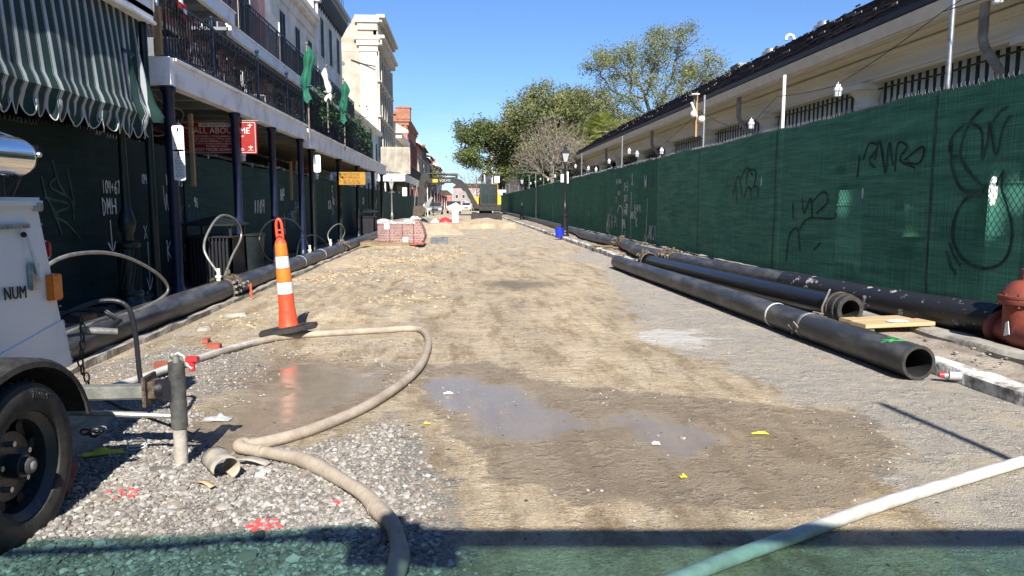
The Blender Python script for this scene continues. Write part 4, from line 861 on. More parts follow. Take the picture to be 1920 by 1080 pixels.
# upper balconies
U1=thing('upper_balcony','upper balcony with blue-painted iron railing above the first gallery','balcony',(WX,11.2,0))
MB().box(0,1.2,-2,9.0,6.22,6.3).build('deck','ceil2',U1)
for k in range(9): MB().box(0,1.15,-1.6+k*1.2,-1.45+k*1.2,6.06,6.22).build('joist','ceil2',U1)
MB().box(1.15,1.28,-2,9.0,6.1,6.42).box(1.15,1.32,-2,9.02,6.42,6.46).build('fascia','white',U1,bevel=.008)
mb=MB(); rail(mb,1.22,-2,9,6.46,7.45,.13,r=.014); scrolls(mb,1.22,4,9,6.6,7.4,60,.014); mb.build('railing','ironb',U1,smooth=False)
U2=thing('upper_balcony','long upper balcony with plain black bars across the rose and beige stucco fronts','balcony',(WX,20.5,0))
MB().box(0,1.0,0,22.6,6.05,6.15).build('deck','ceil2',U2)
for k in range(18): MB().box(0,.95,.5+k*1.2,.65+k*1.2,5.9,6.05).build('joist','ceil2',U2)
MB().box(.95,1.08,0,22.6,5.92,6.2).box(.93,1.12,-.02,22.62,6.2,6.24).build('fascia','white',U2,bevel=.008)
mb=MB(); rail(mb,1.02,0,22.6,6.24,7.25,.12,False,r=.013)
for k in range(22): mb.bar((1.02,k*1.03,7.25),(1.02,k*1.03,6.24),.03,.03)
mb.build('railing','iron',U2,smooth=False)
# gallery of the next block, its white end faces the camera
G3=thing('iron_gallery','far gallery of the next block with white end fascia behind the corner lamp','gallery',(-5.0,62,0))
MB().box(-3.6,0,0,26,3.4,3.5).build('deck','ceil',G3); MB().box(-3.6,.1,-.08,0,3.3,3.85).box(-.05,.1,0,26,3.3,3.85).box(-3.6,.2,-.16,26,3.85,3.92).prism([(-3.6,3.92),(.1,3.92),(-1.6,4.25)],-.05,0,'y').build('fascia','white',G3,bevel=.01)
for y in (.15,5,10,15,20,25.5): column(G3,y,3.35,'dkpost')
for x in (-1.6,-3.4): column(G3,.15,3.35,'white',x)
mb=MB(); rail(mb,0,0,26,3.92,5.0,.2,False,r=.02); mb.build('railing','iron',G3,smooth=False)
t=thing('louvred_screen','weathered wooden louvre panels standing on the far gallery','screen',(-5.9,61.95,3.92)); 
for k in range(4): 
    x=-1.0+k*.62; MB().box(x,x+.6,0,.05,0,2.25).build('panel','louver',t)
    mb=MB()
    for j in range(20): mb.box(x+.06,x+.54,-.02,0,.12+j*.1,.18+j*.1)
    mb.build('louvre','louver',t,smooth=False)
t=thing('corner_wall','pale yellow side street wall glimpsed under the far gallery','wall',(-8.6,64.1,0)); MB().box(0,1.2,-.12,0,0,3.3).box(1.22,1.3,-.2,0,0,3.3).build('wall_panel','cream',t); MB().box(.25,.9,-.16,-.12,1,2.6).build('window','glass',t)
# ================================================================ MARKET HALL (right)
MK=thing('market_hall','long cream open market hall with slate roof and columns behind the right fence','market hall',(9.3,0,0))
Y0,Y1=-4,59.5
MB().prism([(-.9,5.0),(-.9,5.12),(2.75,7.30),(6.4,5.12),(6.4,5.0)],Y0,Y1-3.5,'y').add([(-.9,Y1-3.5,5.12),(-.9,Y1,5.12),(2.75,Y1-3.5,7.30),(6.4,Y1-3.5,5.12),(6.4,Y1,5.12)],[(0,1,2),(2,4,3),(1,4,2)]).build('roof','roofs',MK)
# raised shingle courses and slipped slates
mb=MB()
for k in range(16):
    t=k/16; x=-.9+3.65*t; z=5.125+2.18*t
    mb.prism([(x,z),(x,z+.035),(x+.24,z+.135),(x+.24,z+.10)],Y0,Y1-3.5*t-.2,'y')
for k in range(900):
    t=random.random(); y=random.uniform(8,Y1-3.6*t-.5); x=-.9+3.5*t; z=5.14+2.18*(x+.9)/3.65; mb.add([(x,y,z+.05),(x,y+.22,z+.05),(x+.25,y+.22,z+.17),(x+.25,y,z+.17),(x,y,z+.02),(x,y+.22,z+.02)],[(0,1,2,3),(4,5,1,0)])
mb.build('slates','roofs',MK,smooth=False)
mb=MB()
for k in range(130):
    t=random.random()**.7; y=random.uniform(9,Y1-4); x=-.9+3.5*t; z=5.25+2.18*(x+.9)/3.65; mb.box(x,x+.02,y,y+random.uniform(.1,.5),z-.04,z+.012)
mb.build('slipped_slate','barkg',MK,smooth=False)
MB().prism([(-1.0,4.95),(-.88,4.93),(-.88,5.07),(-1.0,5.07)],Y0,Y1,'y').build('gutter','roofz',MK)
MB().prism([(-.98,4.93),(-.9,4.70),(-.84,4.70),(-.84,4.66),(-.78,4.66),(-.78,4.92)],Y0,Y1,'y').build('fascia','trim',MK)
MB().box(-.78,-.12,Y0,Y1,4.72,4.76).box(-.3,-.14,Y0,Y1,4.5,4.6).box(-.5,-.3,Y0,Y1,4.64,4.71).build('soffit','frieze',MK)
MB().box(-.2,.2,Y0,Y1,4.08,4.76).box(-.24,-.2,Y0,Y1,4.14,4.2).box(-.26,-.2,Y0,Y1,4.45,4.52).build('frieze','frieze',MK)
MB().box(-.1,5.6,Y0,Y1-.5,4.76,4.84).build('ceiling','ceil',MK)
MB().box(5.4,5.6,Y0,Y1-.5,0,4.76).box(-.1,5.6,Y1-.3,Y1,4.0,4.9).build('rear_wall','darkin',MK)
ys=[5.8,11,16.2,21.5,26.7,31.8,37,42.2,47.4,52.6,58.6]
for y in ys:
    MB().lathe([(.34,0),(.34,.12),(.28,.2),(.26,3.5),(.27,3.55),(.30,3.58),(.30,3.64),(.27,3.68),(.27,3.78),(.30,3.82),(.36,3.9),(.38,3.95)],(0,y,0),24).box(-.42,.42,y-.42,y+.42,3.95,4.08).build('column','frieze',MK)
for y in (11.6,22.1,32.4,42.8,53.2): MB().tube([(-.75,y,4.75),(-.75,y,4.1),(-.7,y,3.95),(-.4,y+.02,3.6),(-.38,y+.02,3.4),(-.38,y,0)],.075,8).build('downpipe','concrete',MK)
def mawn(y0,y1,k): 
    n=60
    o=MB().grid(lambda u,v:(.1+.03*math.sin((y0+(y1-y0)*u)*9)*(1-v)+.35*(1-v)*0,y0+(y1-y0)*u,2.6+1.5*v),n,4,lambda u,v:((y1-y0)*u,v)); return o
for i in range(len(ys)-1):
    if i<5: a=mawn(ys[i]+.33,ys[i+1]-.33,i).build('striped_blind','awn2',MK,fixn=False)
    mb=MB(); mb.tube([(.0,ys[i]+.3,3.95),(.0,(ys[i]+ys[i+1])/2,3.9),(.0,ys[i+1]-.3,3.95)],.02,6); mb.build('pole_bracket','iron',MK)
# roof vents
def vent(x,y,label,goose=False):
    zr=4.55+2.18*(min(x,12.05)-8.4)/3.65
    t=thing('roof_vent',label,'roof vent',(x,y,zr))
    if goose: MB().tube([(0,0,0),(0,0,.62),(-.04,0,.74),(-.16,0,.79),(-.28,0,.73),(-.30,0,.6)],.06,10).build('pipe','whitep',t)
    else:
        MB().cyl((0,0,-.3),(0,0,.5),.2,n=16).build('neck','galv',t); MB().lathe([(.33,.30),(.33,.58),(.28,.6),(.22,.62),(.22,.7),(.18,.72)],(0,0,0),20).build('drum','galv',t); MB().cyl((0,-.35,.45),(0,-.32,.45),.05).build('hole','ink',t)
vent(12.1,28.2,'squat galvanised roof vent furthest down the slate roof'); vent(12.1,24.0,'galvanised roof vent nearest the upper right corner'); vent(12.1,26.2,'white goose-neck vent pipe between the two drum vents',True)
t=thing('roof_unit','small grey louvred box on the far roof ridge','roof unit',(12.2,31.5,7.0)); MB().box(-.3,.3,-.5,.5,-.2,.45).build('box','steel',t,bevel=.02)
mb=MB()
for k in range(6): mb.box(-.32,-.3,-.45,.45,-.1+k*.09,-.07+k*.09)
mb.build('louvre','ink',t)
# power lines high over the market
for i in range(4):
    mb=MB().tube([(13+i*1.1,20,8.4+(i*.5)),(18+i*1.4,26,13.6+i*.5),(24+i*2,32,20)],.012,4); o=mb.build('overhead_wire','ink'); tag(o,'thin dark overhead wire crossing the sky above the market roof','wire','overhead wires above the market')
# ================================================================ STRING LIGHTS
def cagelamp(par,x,y,z,s=1,gcol='white2'):
    o=MB().lathe([(.02,.11),(.045,.10),(.05,.05),(.075,.035),(.078,0),(.078,-.015)],(0,0,0),10)
    for k in range(4): a=k*math.pi/2+.5; o.tube([(.066*math.cos(a),.066*math.sin(a),0),(.066*math.cos(a),.066*math.sin(a),-.11)],.004,4)
    for zz in (-.03,-.075,-.11): o.tube([(.066*math.cos(k*.524),.066*math.sin(k*.524),zz) for k in range(12)],.004,4,closed=True)
    o.cyl((0,0,.11),(0,0,.15),.008,n=5)
    l=o.build('lamp',gcol,par); l.location=(x,y,z); l.scale=(s,)*3
    b=MB().lathe([(.03,-.128),(.05,-.12),(.058,-.10),(.058,.0)],(0,0,0),12).build('bulb','lampglass2',l); return l
M['lampglass2']=mat('frosted_jar',(.62,.64,.65),.35,scale=12,var=.25,bump=0)
SL=thing('string_lights','black cable with white caged lamps strung between the poles of the right fence','string lights',(FRX-.06,0,0))
def strung(par,pts,lamps,m='ink',r=.007,sc=1):
    mb=MB()
    for i in range(len(pts)-1):
        a=Vector(pts[i]);b=Vector(pts[i+1]); sag=.05*(b-a).length*.5
        mb.tube([a+(b-a)*t+Vector((0,0,-sag*4*t*(1-t)*.5)) for t in [k/8 for k in range(9)]],r,4,caps=False)
    mb.build('cable',m,par)
    for l in lamps: cagelamp(par,*l,s=sc)
strung(SL,[(0,4.3,3.75),(0,8.95,3.80),(0,11.5,3.30),(0,13.7,3.45),(0,15.3,2.95),(0,18.3,3.75),(0,23,3.0),(0,27.8,3.6),(0,32.6,3.0),(0,37.3,3.5),(0,43,3.1),(0,55,3.4),(0,73,3.4)],
 [(0,8.0,3.75),(0,11.42,3.22),(-.02,14.85,3.06),(0,21.7,3.0),(0,24.8,3.12),(0,26.0,3.3),(0,29.6,3.15),(0,32.5,2.95),(0,34.5,3.1),(0,38.5,3.4),(0,41.5,3.15),(0,44,3.1),(0,47,3.2),(0,51,3.1),(0,56,3.3),(0,60,3.2),(0,64,3.2)],sc=.85)
mb=MB().tube([(0,8.95,3.8),(.6,6,4.6)],.006,4); mb.build('guy_wire','ink',SL)
CM=thing('security_camera','white camera unit with lamp on a yellow timber batten on the fence pole','camera',(FRX-.12,18.2,3.15))
MB().box(-.05,.0,.03,.13,-.05,1.05).build('batten','wood',CM); MB().box(-.22,-.02,-.16,.10,.98,1.0).build('bracket','whitep',CM); MB().box(-.12,-.10,-.03,-.01,.75,.98).box(-.12,-.10,.05,.07,.75,.98).build('hanger','grey',CM)
MB().cyl((-.05,-.05,.45),(-.22,-.14,.78),.035).ball((-.14,-.1,.5),.09,8).ball((.08,-.05,.38),.09,8).build('camera_head','whitep',CM)
# under the left gallery: cage lamps on a cable
SLL=thing('string_lights','cable with small white lamps hung under the left galleries above the fence','string lights',(CX-.25,0,0))
strung(SLL,[(0,8,2.8),(0,12.6,2.75),(0,16.6,2.55),(0,19,2.5),(0,24,2.5),(0,30,2.45),(0,40,2.5)],[(0,12.3,2.6),(0,15.7,2.42),(0,18.0,2.36),(0,23.4,2.3),(0,28.5,2.3),(0,25.9,2.35),(0,34,2.35)],sc=1.0)
MB().tube(smoothpts([(-.1,11.6,3.1),(0,11.8,2.95),(.05,12.4,2.9),(.0,12.2,2.6),(-.1,11.7,2.45),(-.1,11.4,2.5)],5),.008,5).build('loose_wire','barkg',SLL)
# ================================================================ LAMP POSTS
def lamppost(name,label,loc,m='dkpost',rz=0,ladder=True):
    t=thing(name,label,'street lamp',loc,rz)
    fl=[]; 
    b=MB().lathe([(.19,0),(.19,.06),(.155,.10),(.15,.16),(.17,.19),(.145,.24)],(0,0,0),20); b.lathe([(.135,.24),(.125,.80),(.15,.83),(.15,.87),(.11,.90)],(0,0,0),20)
    for k in range(16):
        a=k*math.pi/8; mb_=[(.137*math.cos(a+z*.9),.137*math.sin(a+z*.9),.26+z*.54) for z in [j/5 for j in range(6)]]; b.tube(mb_,.010,4)
    b.build('base',m,t)
    MB().lathe([(.06,.88),(.075,.94),(.065,.98),(.10,1.06),(.115,1.16),(.085,1.28),(.06,1.34),(.056,1.5),(.042,2.85),(.06,2.88),(.06,2.92),(.035,2.96)],(0,0,0),16).build('shaft',m,t)
    if ladder: MB().cyl((-.22,0,2.72),(.22,0,2.72),.014,n=6).ball((-.22,0,2.72),.022,5).ball((.22,0,2.72),.022,5).build('ladder_bar',m,t)
    f=MB(); z0,z1=3.0,3.34
    for sx in(-1,1):
        for sy in(-1,1): f.bar((sx*.075,sy*.075,z0),(sx*.15,sy*.15,z1),.014)
    f.box(-.085,.085,-.085,.085,2.95,3.0); f.box(-.165,.165,-.165,.165,z1,z1+.025); f.add([(-.17,-.17,z1+.025),(.17,-.17,z1+.025),(.17,.17,z1+.025),(-.17,.17,z1+.025),(-.06,-.06,z1+.17),(.06,-.06,z1+.17),(.06,.06,z1+.17),(-.06,.06,z1+.17)],[(0,1,5,4),(1,2,6,5),(2,3,7,6),(3,0,4,7),(4,5,6,7)])
    f.lathe([(.055,z1+.17),(.065,z1+.2),(.04,z1+.24),(.02,z1+.28),(.03,z1+.30),(.012,z1+.36)],(0,0,0),8); f.build('lantern_frame',m,t)
    MB().add([(-.07,-.07,z0),(.07,-.07,z0),(.07,.07,z0),(-.07,.07,z0),(-.143,-.143,z1),(.143,-.143,z1),(.143,.143,z1),(-.143,.143,z1)],[(0,1,5,4),(1,2,6,5),(2,3,7,6),(3,0,4,7)]).build('lantern_glass','lampglass',t); return t
M['lampglass']=mat('frosted_lantern_glass',(.42,.44,.44),.25,scale=3,var=.2,bump=0)
lamppost('street_lamp','dark lamp post with fluted base at left behind the grey arc of tubing',(-4.5,9.95,0),'dkgreen')
L1=lamppost('street_lamp','black lantern lamp post beside the blue bucket on the right pavement',(4.13,29,.08),'iron')
lamppost('street_lamp','small distant lamp post on the right pavement near the excavator',(5.0,61,.08),'iron')
lamppost('street_lamp','pale weathered lamp post in front of the far gallery on the left',(-4.75,48.6,-.55),'steel')
t=thing('street_sign','white street sign fixed to the right lamp post','sign',(4.13,28.94,2.45)); MB().box(-.20,-.06,-.03,-.01,-.20,.14).build('panel','signw',t,bevel=.01); MB().box(.06,.14,.0,.02,-.24,.24).build('side_panel','signw',t,bevel=.01)
t=thing('pole','dark green pole standing between the left lamp post and the first navy column','pole',(-4.42,10.6,0)); MB().cyl((0,0,0),(0,0,3.9),.055,n=12).build('shaft','dkgreen',t); MB().lathe([(.09,0),(.09,.04),(.06,.07)],(0,0,0),12).build('foot','dkgreen',t)
# ================================================================ SIGNS
def plate(name,label,cat,loc,w,h,m,th=.012,bevel=.03,rz=0):
    t=thing(name,label,cat,loc,rz); pts=[]
    for cx,cz,a0 in ((w/2-bevel,h/2-bevel,0),(-w/2+bevel,h/2-bevel,90),(-w/2+bevel,-h/2+bevel,180),(w/2-bevel,-h/2+bevel,270)):
        for k in range(5): a=R(a0+k*22.5); pts.append((cx+bevel*math.cos(a),cz+bevel*math.sin(a)))
    MB().prism(pts,-th/2,th/2,'y').build('panel',m,t); return t
def lines(par,rows,w,y,th=.006,m='ink',brk=True,seed=3):
    """small print too fine to read: rows of dashes"""
    rr=random.Random(seed); mb=MB()
    for z,ww in rows:
        x=-ww/2
        while x<ww/2: l=rr.uniform(.02,.05)*w/.3; mb.box(x,min(x+l,ww/2),y-.002,y,z-th/2,z+th/2); x+=l+.012*w/.3
    mb.build('small_print',m,par,smooth=False)
for z,lb in ((2.27,'upper small white parking notice on the first navy column'),(1.93,'lower white notice just beneath the other one on the first navy column')):
    h=.38 if z>2 else .46; z=z if z>2 else 1.88
    t=plate('notice_sign',lb,'sign',(CX+.15,11.21,z+.10),.17,h,'signw'); zz=h/2
    lines(t,[(zz-.12-k*.022,.12 if k%5 else .08) for k in range(int((h-.15)/.022))],.3,-.007,.006)
    MB().prism([(-.012,zz-.085),(.012,zz-.085),(.016,zz-.05),(.004,zz-.025),(-.012,zz-.045)],-.009,-.0065,'y').build('emblem','ink',t); lines(t,[(zz-.098,.05)],.3,-.007,.01)
t=plate('shop_sign','red hanging shop sign with cream lettering below the first gallery','sign',(-4.78,14.6,2.69),1.5,.62,'signr',.03,.01)
b=MB()
for a in ((-.73,.73,.285,.293),(-.73,.73,-.293,-.285)): b.box(a[0],a[1],-.018,-.0155,a[2],a[3])
b.box(.722,.73,-.018,-.0155,-.29,.29).box(-.73,-.722,-.018,-.0155,-.29,.29); b.build('border','inkw',t)
MB().box(-.76,.80,-.02,.02,.318,.335).build('hanger_bar','steel',t)
MB().box(-.35,.29,-.018,-.0155,.20,.275).build('address_strip','inkw',t); text('1005 DECATUR ST.',.065,(-.03,-.02,.238),(1,0,0),'ink',t,ext=.001)
text("IT'S ALL ABOUT ME",.165,(-.05,-.018,.125),(1,0,0),'inkw',t,ext=.002,sx=.95)
for k,s in enumerate(('HATS & SOUVENIRS, FASHION, LADIES BAGS & JEWELRY','NEW ORLEANS JAZZ FESTIVAL ORNAMENTS','NEW ORLEANS ORIGINAL HOT SAUCES, SPICES,','CAFE DU MONDE COFFEE & BEIGNET MIX','PRALINES, MP, BOXES')): text(s,.043,(-.02,-.018,.02-k*.048),(1,0,0),'inkw',t,ext=.0015)
text('LOWEST PRICES GUARANTEED',.075,(-.02,-.018,-.235),(1,0,0),'inkw',t,ext=.002)
for z in (.23,-.19):
    MB().prism([(.62,z-.04),(.64,z-.04),(.64,z-.005),(.67,z+.0),(.675,z+.015),(.64,z+.012),(.63,z+.045),(.62,z+.012),(.585,z+.015),(.59,z),(.62,z-.005)],-.0185,-.0155,'y').build('emblem','inkw',t)
text('WE SHIP',.028,(.63,-.018,-.25),(1,0,0),'inkw',t,ext=.001)
t=plate('shop_sign','yellow shop sign with red lettering under the second gallery','sign',(-3.86,25.6,2.28),.92,.44,'signy',.03,.02); text('EVERYTHING',.115,(-.08,-.02,.14),(1,0,0),'inkr',t); text('NEW ORLEANS',.10,(-.06,-.02,.03),(1,0,0),'inkr',t)
lines(t,[(-.06-k*.04,.6) for k in range(4)],1,-.016,.015,'inkr')
t=plate('notice_sign','blank white rounded notice beside the fifth column of the left row','sign',(CX+.17,21.45,2.56),.20,.50,'signw',.012,.05)
for i,(x,y,z,lb) in enumerate(((-4.15,52,2.25,'small white square sign on a far column of the next block'),(-5.0,70,3.1,'tall white notice on a column of the far gallery'))):
    t=plate('notice_sign',lb,'sign',(x,y,z),.32,.6,'signw',.02,.03); lines(t,[(.15-k*.1,.2) for k in range(4)],1,-.012,.04)
# timber battens lashed to the fence
for i,(y,z0,z1,lb) in enumerate(((13.0,1.7,2.95,'pale timber batten on the fence beside the red sign'),(20.2,1.5,2.55,'pale timber batten on the fence left of the fourth column'),(27.3,1.3,2.4,'short timber batten near the yellow sign'),(36.5,.5,2.4,'weathered timber batten at the far end of the left fence'))):
    o=MB().box(-.03,.03,-.045,.045,0,z1-z0).box(.03,.04,-.06,.06,(z1-z0)*.42,(z1-z0)*.44).build('timber_batten','wood' if i<3 else 'rust',bevel=.004); o.location=(-4.70,y,z0); tag(o,lb,'batten')
# clothes and stock hanging in the shops
rk=[((.30,.05,.03),'red'),((.45,.40,.30),'cream'),((.50,.34,.05),'yellow'),((.10,.06,.2),'purple'),((.05,.05,.07),'black'),((.30,.05,.03),'dark red')]
for i,(c,nm) in enumerate(rk):
    m=mat('cloth_'+nm.replace(' ','_'),c,.9,scale=6)
    y=22.9+i*.42; n=10
    o=MB().grid(lambda u,v:(.08*math.sin(u*7+i),(u-.5)*.36*(1-.3*v**3),-.95*(1-v)),n,8).tube([(0,0,.1),(0,0,0)],.01,4).build('hanging_garment',m,fixn=False); o.location=(-5.3,y,2.75); tag(o,nm+' garment hanging in the shopfront above the fence under the second gallery','garment','garments hung in the shopfront')
# ================================================================ UMBRELLAS AND FURNITURE ON THE GALLERIES
def umbrella(label,loc,h,m,seed,r=.21):
    t=thing('folded_umbrella',label,'umbrella',loc); rr=random.Random(seed)
    MB().cyl((0,0,-.9),(0,0,h),.022,n=8).ball((0,0,h+.05),.04,6).build('pole','barkg',t)
    def f(u,v):
        a=u*2*math.pi; prof=[.03,.13,.20,.17,.14,.17,.19,.16,.10,.17,.21]; q=v*10; i=min(9,int(q)); rad=(prof[i]*(1-q+i)+prof[i+1]*(q-i))/.2*r
        rad*=1+.14*math.sin(a*4+v*1.5+seed)+.10*mnoise.noise((math.cos(a)*2,math.sin(a)*2,v*6+seed))
        lean=.06*math.sin(v*5+seed); return (rad*math.cos(a)+lean,rad*math.sin(a)+lean*.5,h-.02-v*(h-.12)-.06*math.sin(a*4+seed)*v*v)
    MB().grid(f,40,24).build('canopy',m,t,fixn=True); MB().tube([(.11*math.cos(k*.52),.11*math.sin(k*.52),h*.32) for k in range(12)],.014,5,closed=True).build('strap',m,t); return t
umbrella('tallest folded green umbrella nearest on the left gallery',(-4.25,20.6,4.1),1.62,'umbg',1,.14)
umbrella('folded white umbrella between the two green ones',(-4.25,23.5,4.56),1.1,'umbw',4,.11)
umbrella('folded green umbrella furthest down the left gallery',(-4.25,26.7,4.2),1.6,'umbg',7,.145)
def chair(label,loc,rz,m,grp='metal chairs on the galleries'):
    t=thing('metal_chair',label,'chair',loc,rz,grp)
    for x in(-.2,.2):
        MB().tube([(x,-.2,0),(x,-.19,.44),(x,.2,.44)],.013,6).build('leg',m,t); MB().tube([(x,.22,0),(x,.2,.44),(x,.28,.9)],.013,6).build('leg',m,t)
    mb=MB().box(-.21,.21,-.2,.2,.43,.45).build('seat',m,t)
    mb=MB().tube([(-.2,.28,.9),(-.1,.29,.96),(.1,.29,.96),(.2,.28,.9)],.013,6)
    for k in range(6): mb.bar((-.16+k*.064,.215,.48),(-.16+k*.064,.285,.93),.02,.006)
    mb.build('backrest',m,t); return t
C1=chair('dark metal chair nearest on the first gallery behind the railing',(-4.95,12.4,3.42),1.2,'iron')
for i,(x,y,rz,lb) in enumerate(((-4.9,13.6,-1.9,'second metal chair along the first gallery'),(-4.9,15.2,1.4,'third metal chair along the first gallery'),(-5.0,16.6,-1.5,'fourth metal chair along the first gallery beside the white tub'),(-4.9,18.1,1.7,'metal chair along the first gallery before its last post'),(-4.9,19.6,-1.3,'metal chair at the far end of the first gallery'))): dup(C1,(x,y,3.42),rz,lb)
chair('grey slatted folding chair on the first gallery before the third post',(-4.8,14.4,3.42),2.2,'galv'); chair('pale slatted chair beside the far post of the first gallery',(-4.75,17.2,3.42),2.0,'whitep')
def table(label,loc,m):
    t=thing('round_table',label,'table',loc); MB().lathe([(.34,.72),(.34,.74)],(0,0,0),18).build('top',m,t); MB().cyl((0,0,.0),(0,0,.72),.025).build('stem',m,t); MB().lathe([(.22,0),(.2,.03),(.03,.05)],(0,0,0),14).build('foot',m,t); return t
table('round iron table between the nearest chairs on the first gallery',(-5.0,13.0,3.42),'iron'); table('round iron table further along the first gallery',(-5.0,15.9,3.42),'iron'); table('round iron table at the far end of the first gallery',(-5.0,18.9,3.42),'iron')
o=MB().lathe([(.16,0),(.2,.02),(.22,.3),(.23,.31)],(0,0,0),16).build('plastic_tub','cream'); o.location=(-4.62,13.35,3.42); tag(o,'pale yellow tub on the first gallery near the front railing','tub')
o=MB().box(-.3,.3,-.4,.4,0,.5).build('storage_crate','grey',bevel=.02); o.location=(-4.8,12.0,3.42); tag(o,'grey crate at the near end of the first gallery','crate')
t=thing('flag','small red and white flag hanging at the top left above the first gallery','flag',(-4.3,11.6,4.62)); MB().grid(lambda u,v:(.03*math.sin(u*6),.02+u*.35,-.12*u-(1-v)*.24),10,6).build('cloth','signr',t,fixn=False); MB().grid(lambda u,v:(.012+.03*math.sin(u*6),.02+u*.35,-.12*u-.09-(1-v)*.07),10,3).build('stripe','signw',t,fixn=False); MB().cyl((0,0,-.1),(-.1,.0,.45),.012,n=6).build('staff','whitep',t)
# ================================================================ FOLIAGE TOOLS
def leaves(cent,size,n,flat=.0,asp=.45):
    """cent (k,3) centres -> quads"""
    k=len(cent); d=rng.normal(size=(k,3)); d/=np.linalg.norm(d,axis=1)[:,None]; e=rng.normal(size=(k,3)); e-=d*(e*d).sum(1)[:,None]; e/=np.linalg.norm(e,axis=1)[:,None]
    s=size*(.6+.8*rng.random(k))[:,None]; a=cent+d*s; b=cent+e*s*asp; c=cent-d*s; f=cent-e*s*asp
    V=np.stack([a,b,c,f],1).reshape(-1,3); return V,np.arange(k*4).reshape(k,4)
def plant(label,loc,r,h,n,m,name='potted_plant',pot=True,cat='plant',grp=None,ls=.06):
    t=thing(name,label,cat,loc,0,grp)
    if pot: MB().lathe([(.12,0),(.17,.25),(.18,.27)],(0,0,0),12).build('pot','brick1',t)
    p=rng.normal(size=(n,3))*np.array([r*.5,r*.5,h*.28])+np.array([0,0,h*.55+.2]); V,F=leaves(p,ls,n); npmesh('foliage',V,F,m,t,rnd=np.repeat(rng.random(n),4)); return t
M['leafd']=leafmat('dark_glossy_leaves',(.008,.03,.012),(.04,.10,.03),.2)
M['leafo']=leafmat('live_oak_leaves',(.05,.07,.02),(.21,.25,.09),.3)
M['leafo2']=leafmat('sunlit_oak_leaves',(.07,.085,.03),(.32,.34,.14),.35)
M['leafl']=leafmat('sparse_olive_leaves',(.075,.09,.035),(.31,.33,.135),.35)
M['leafp']=leafmat('palm_leaves',(.12,.16,.03),(.40,.42,.12),.35)
for i,y in enumerate((22.9,24.2,25.6,28.2,30.8,32.6,34.2)):
    plant('leafy potted plant behind the second gallery railing, number %s along from the green umbrella'%('one','two','three','four','five','six','seven')[i],(-4.75+.1*(i%2),y,3.5),.5,1.0+.2*(i%3),700,'leafd')
# trees
def spacecol(elips,base,top,D=.45,kill=.6,infl=4.0,natt=700,seed=0,maxit=90,trunk=None):
    r=np.random.default_rng(seed); A=[]
    vol=[e[3]*e[4]*e[5] for e in elips]; tot=sum(vol)
    for e,v in zip(elips,vol):
        k=int(natt*v/tot); q=r.normal(size=(k,3)); q/=np.linalg.norm(q,axis=1)[:,None]; q*=(r.random(k)**.40)[:,None]; A.append(q*np.array(e[3:6])+np.array(e[0:3]))
    A=np.concatenate(A); nodes=[np.array(p,float) for p in (trunk or [base,top])]; 
    P=[nodes[0]];par=[-1]
    for q in nodes[1:]:
        a=P[-1]; L=np.linalg.norm(q-a); n=max(1,int(L/D))
        for k in range(1,n+1): P.append(a+(q-a)*k/n); par.append(len(P)-2)
    P=np.array(P); par=list(par); alive=np.ones(len(A),bool); near=np.full(len(A),1e9); nid=np.zeros(len(A),int); start=0
    for it in range(maxit):
        new=P[start:]; 
        if len(new)==0 or not alive.any(): break
        d=np.linalg.norm(A[:,None]-new[None],axis=2); j=d.argmin(1); dm=d[np.arange(len(A)),j]; up=dm<near; near[up]=dm[up]; nid[up]=j[up]+start
        alive&=near>kill; act=alive&(near<(infl if it>3 else 99)); 
        if not act.any():
            act=alive
            if not act.any(): break
        start=len(P); NP=[];NR=[]
        for n in np.unique(nid[act]):
            v=(A[act&(nid==n)]-P[n]); v/=np.linalg.norm(v,axis=1)[:,None]; v=v.mean(0)+r.normal(size=3)*.22; v/=np.linalg.norm(v)+1e-9
            q=P[n]+v*D; NP.append(q); NR.append(n)
        P=np.vstack([P,NP]); par+=NR
    par=np.array(par); return P,par
def tubemesh(P,par,tip=.012,expo=2.3,scale=1,n=5,rmax=.5):
    N=len(P); w=np.zeros(N); ch=np.bincount(par[1:],minlength=N); w[ch==0]=1
    for i in range(N-1,0,-1): w[par[i]]+=w[i]
    rad=np.minimum(rmax,tip*w**(1/expo)*scale); a=P[par[1:]]; b=P[1:]; ra=np.minimum(rad[par[1:]],rad[1:]*1.35); rb=rad[1:]
    t=b-a; t/=np.linalg.norm(t,axis=1)[:,None]+1e-9; u=np.cross(t,[.13,.31,.94]); u/=np.linalg.norm(u,axis=1)[:,None]+1e-9; v=np.cross(t,u); V=[];K=len(a)
    for c,rr in ((a,ra),(b,rb)):
        for k in range(n): g=6.2832*k/n; V.append(c+(u*math.cos(g)+v*math.sin(g))*rr[:,None])
    V=np.stack(V,1).reshape(-1,3); F=np.array([(k,(k+1)%n,n+(k+1)%n,n+k) for k in range(n)]); F=(F[None]+(np.arange(K)*2*n)[:,None,None]).reshape(-1,4); return V,F,rad,w
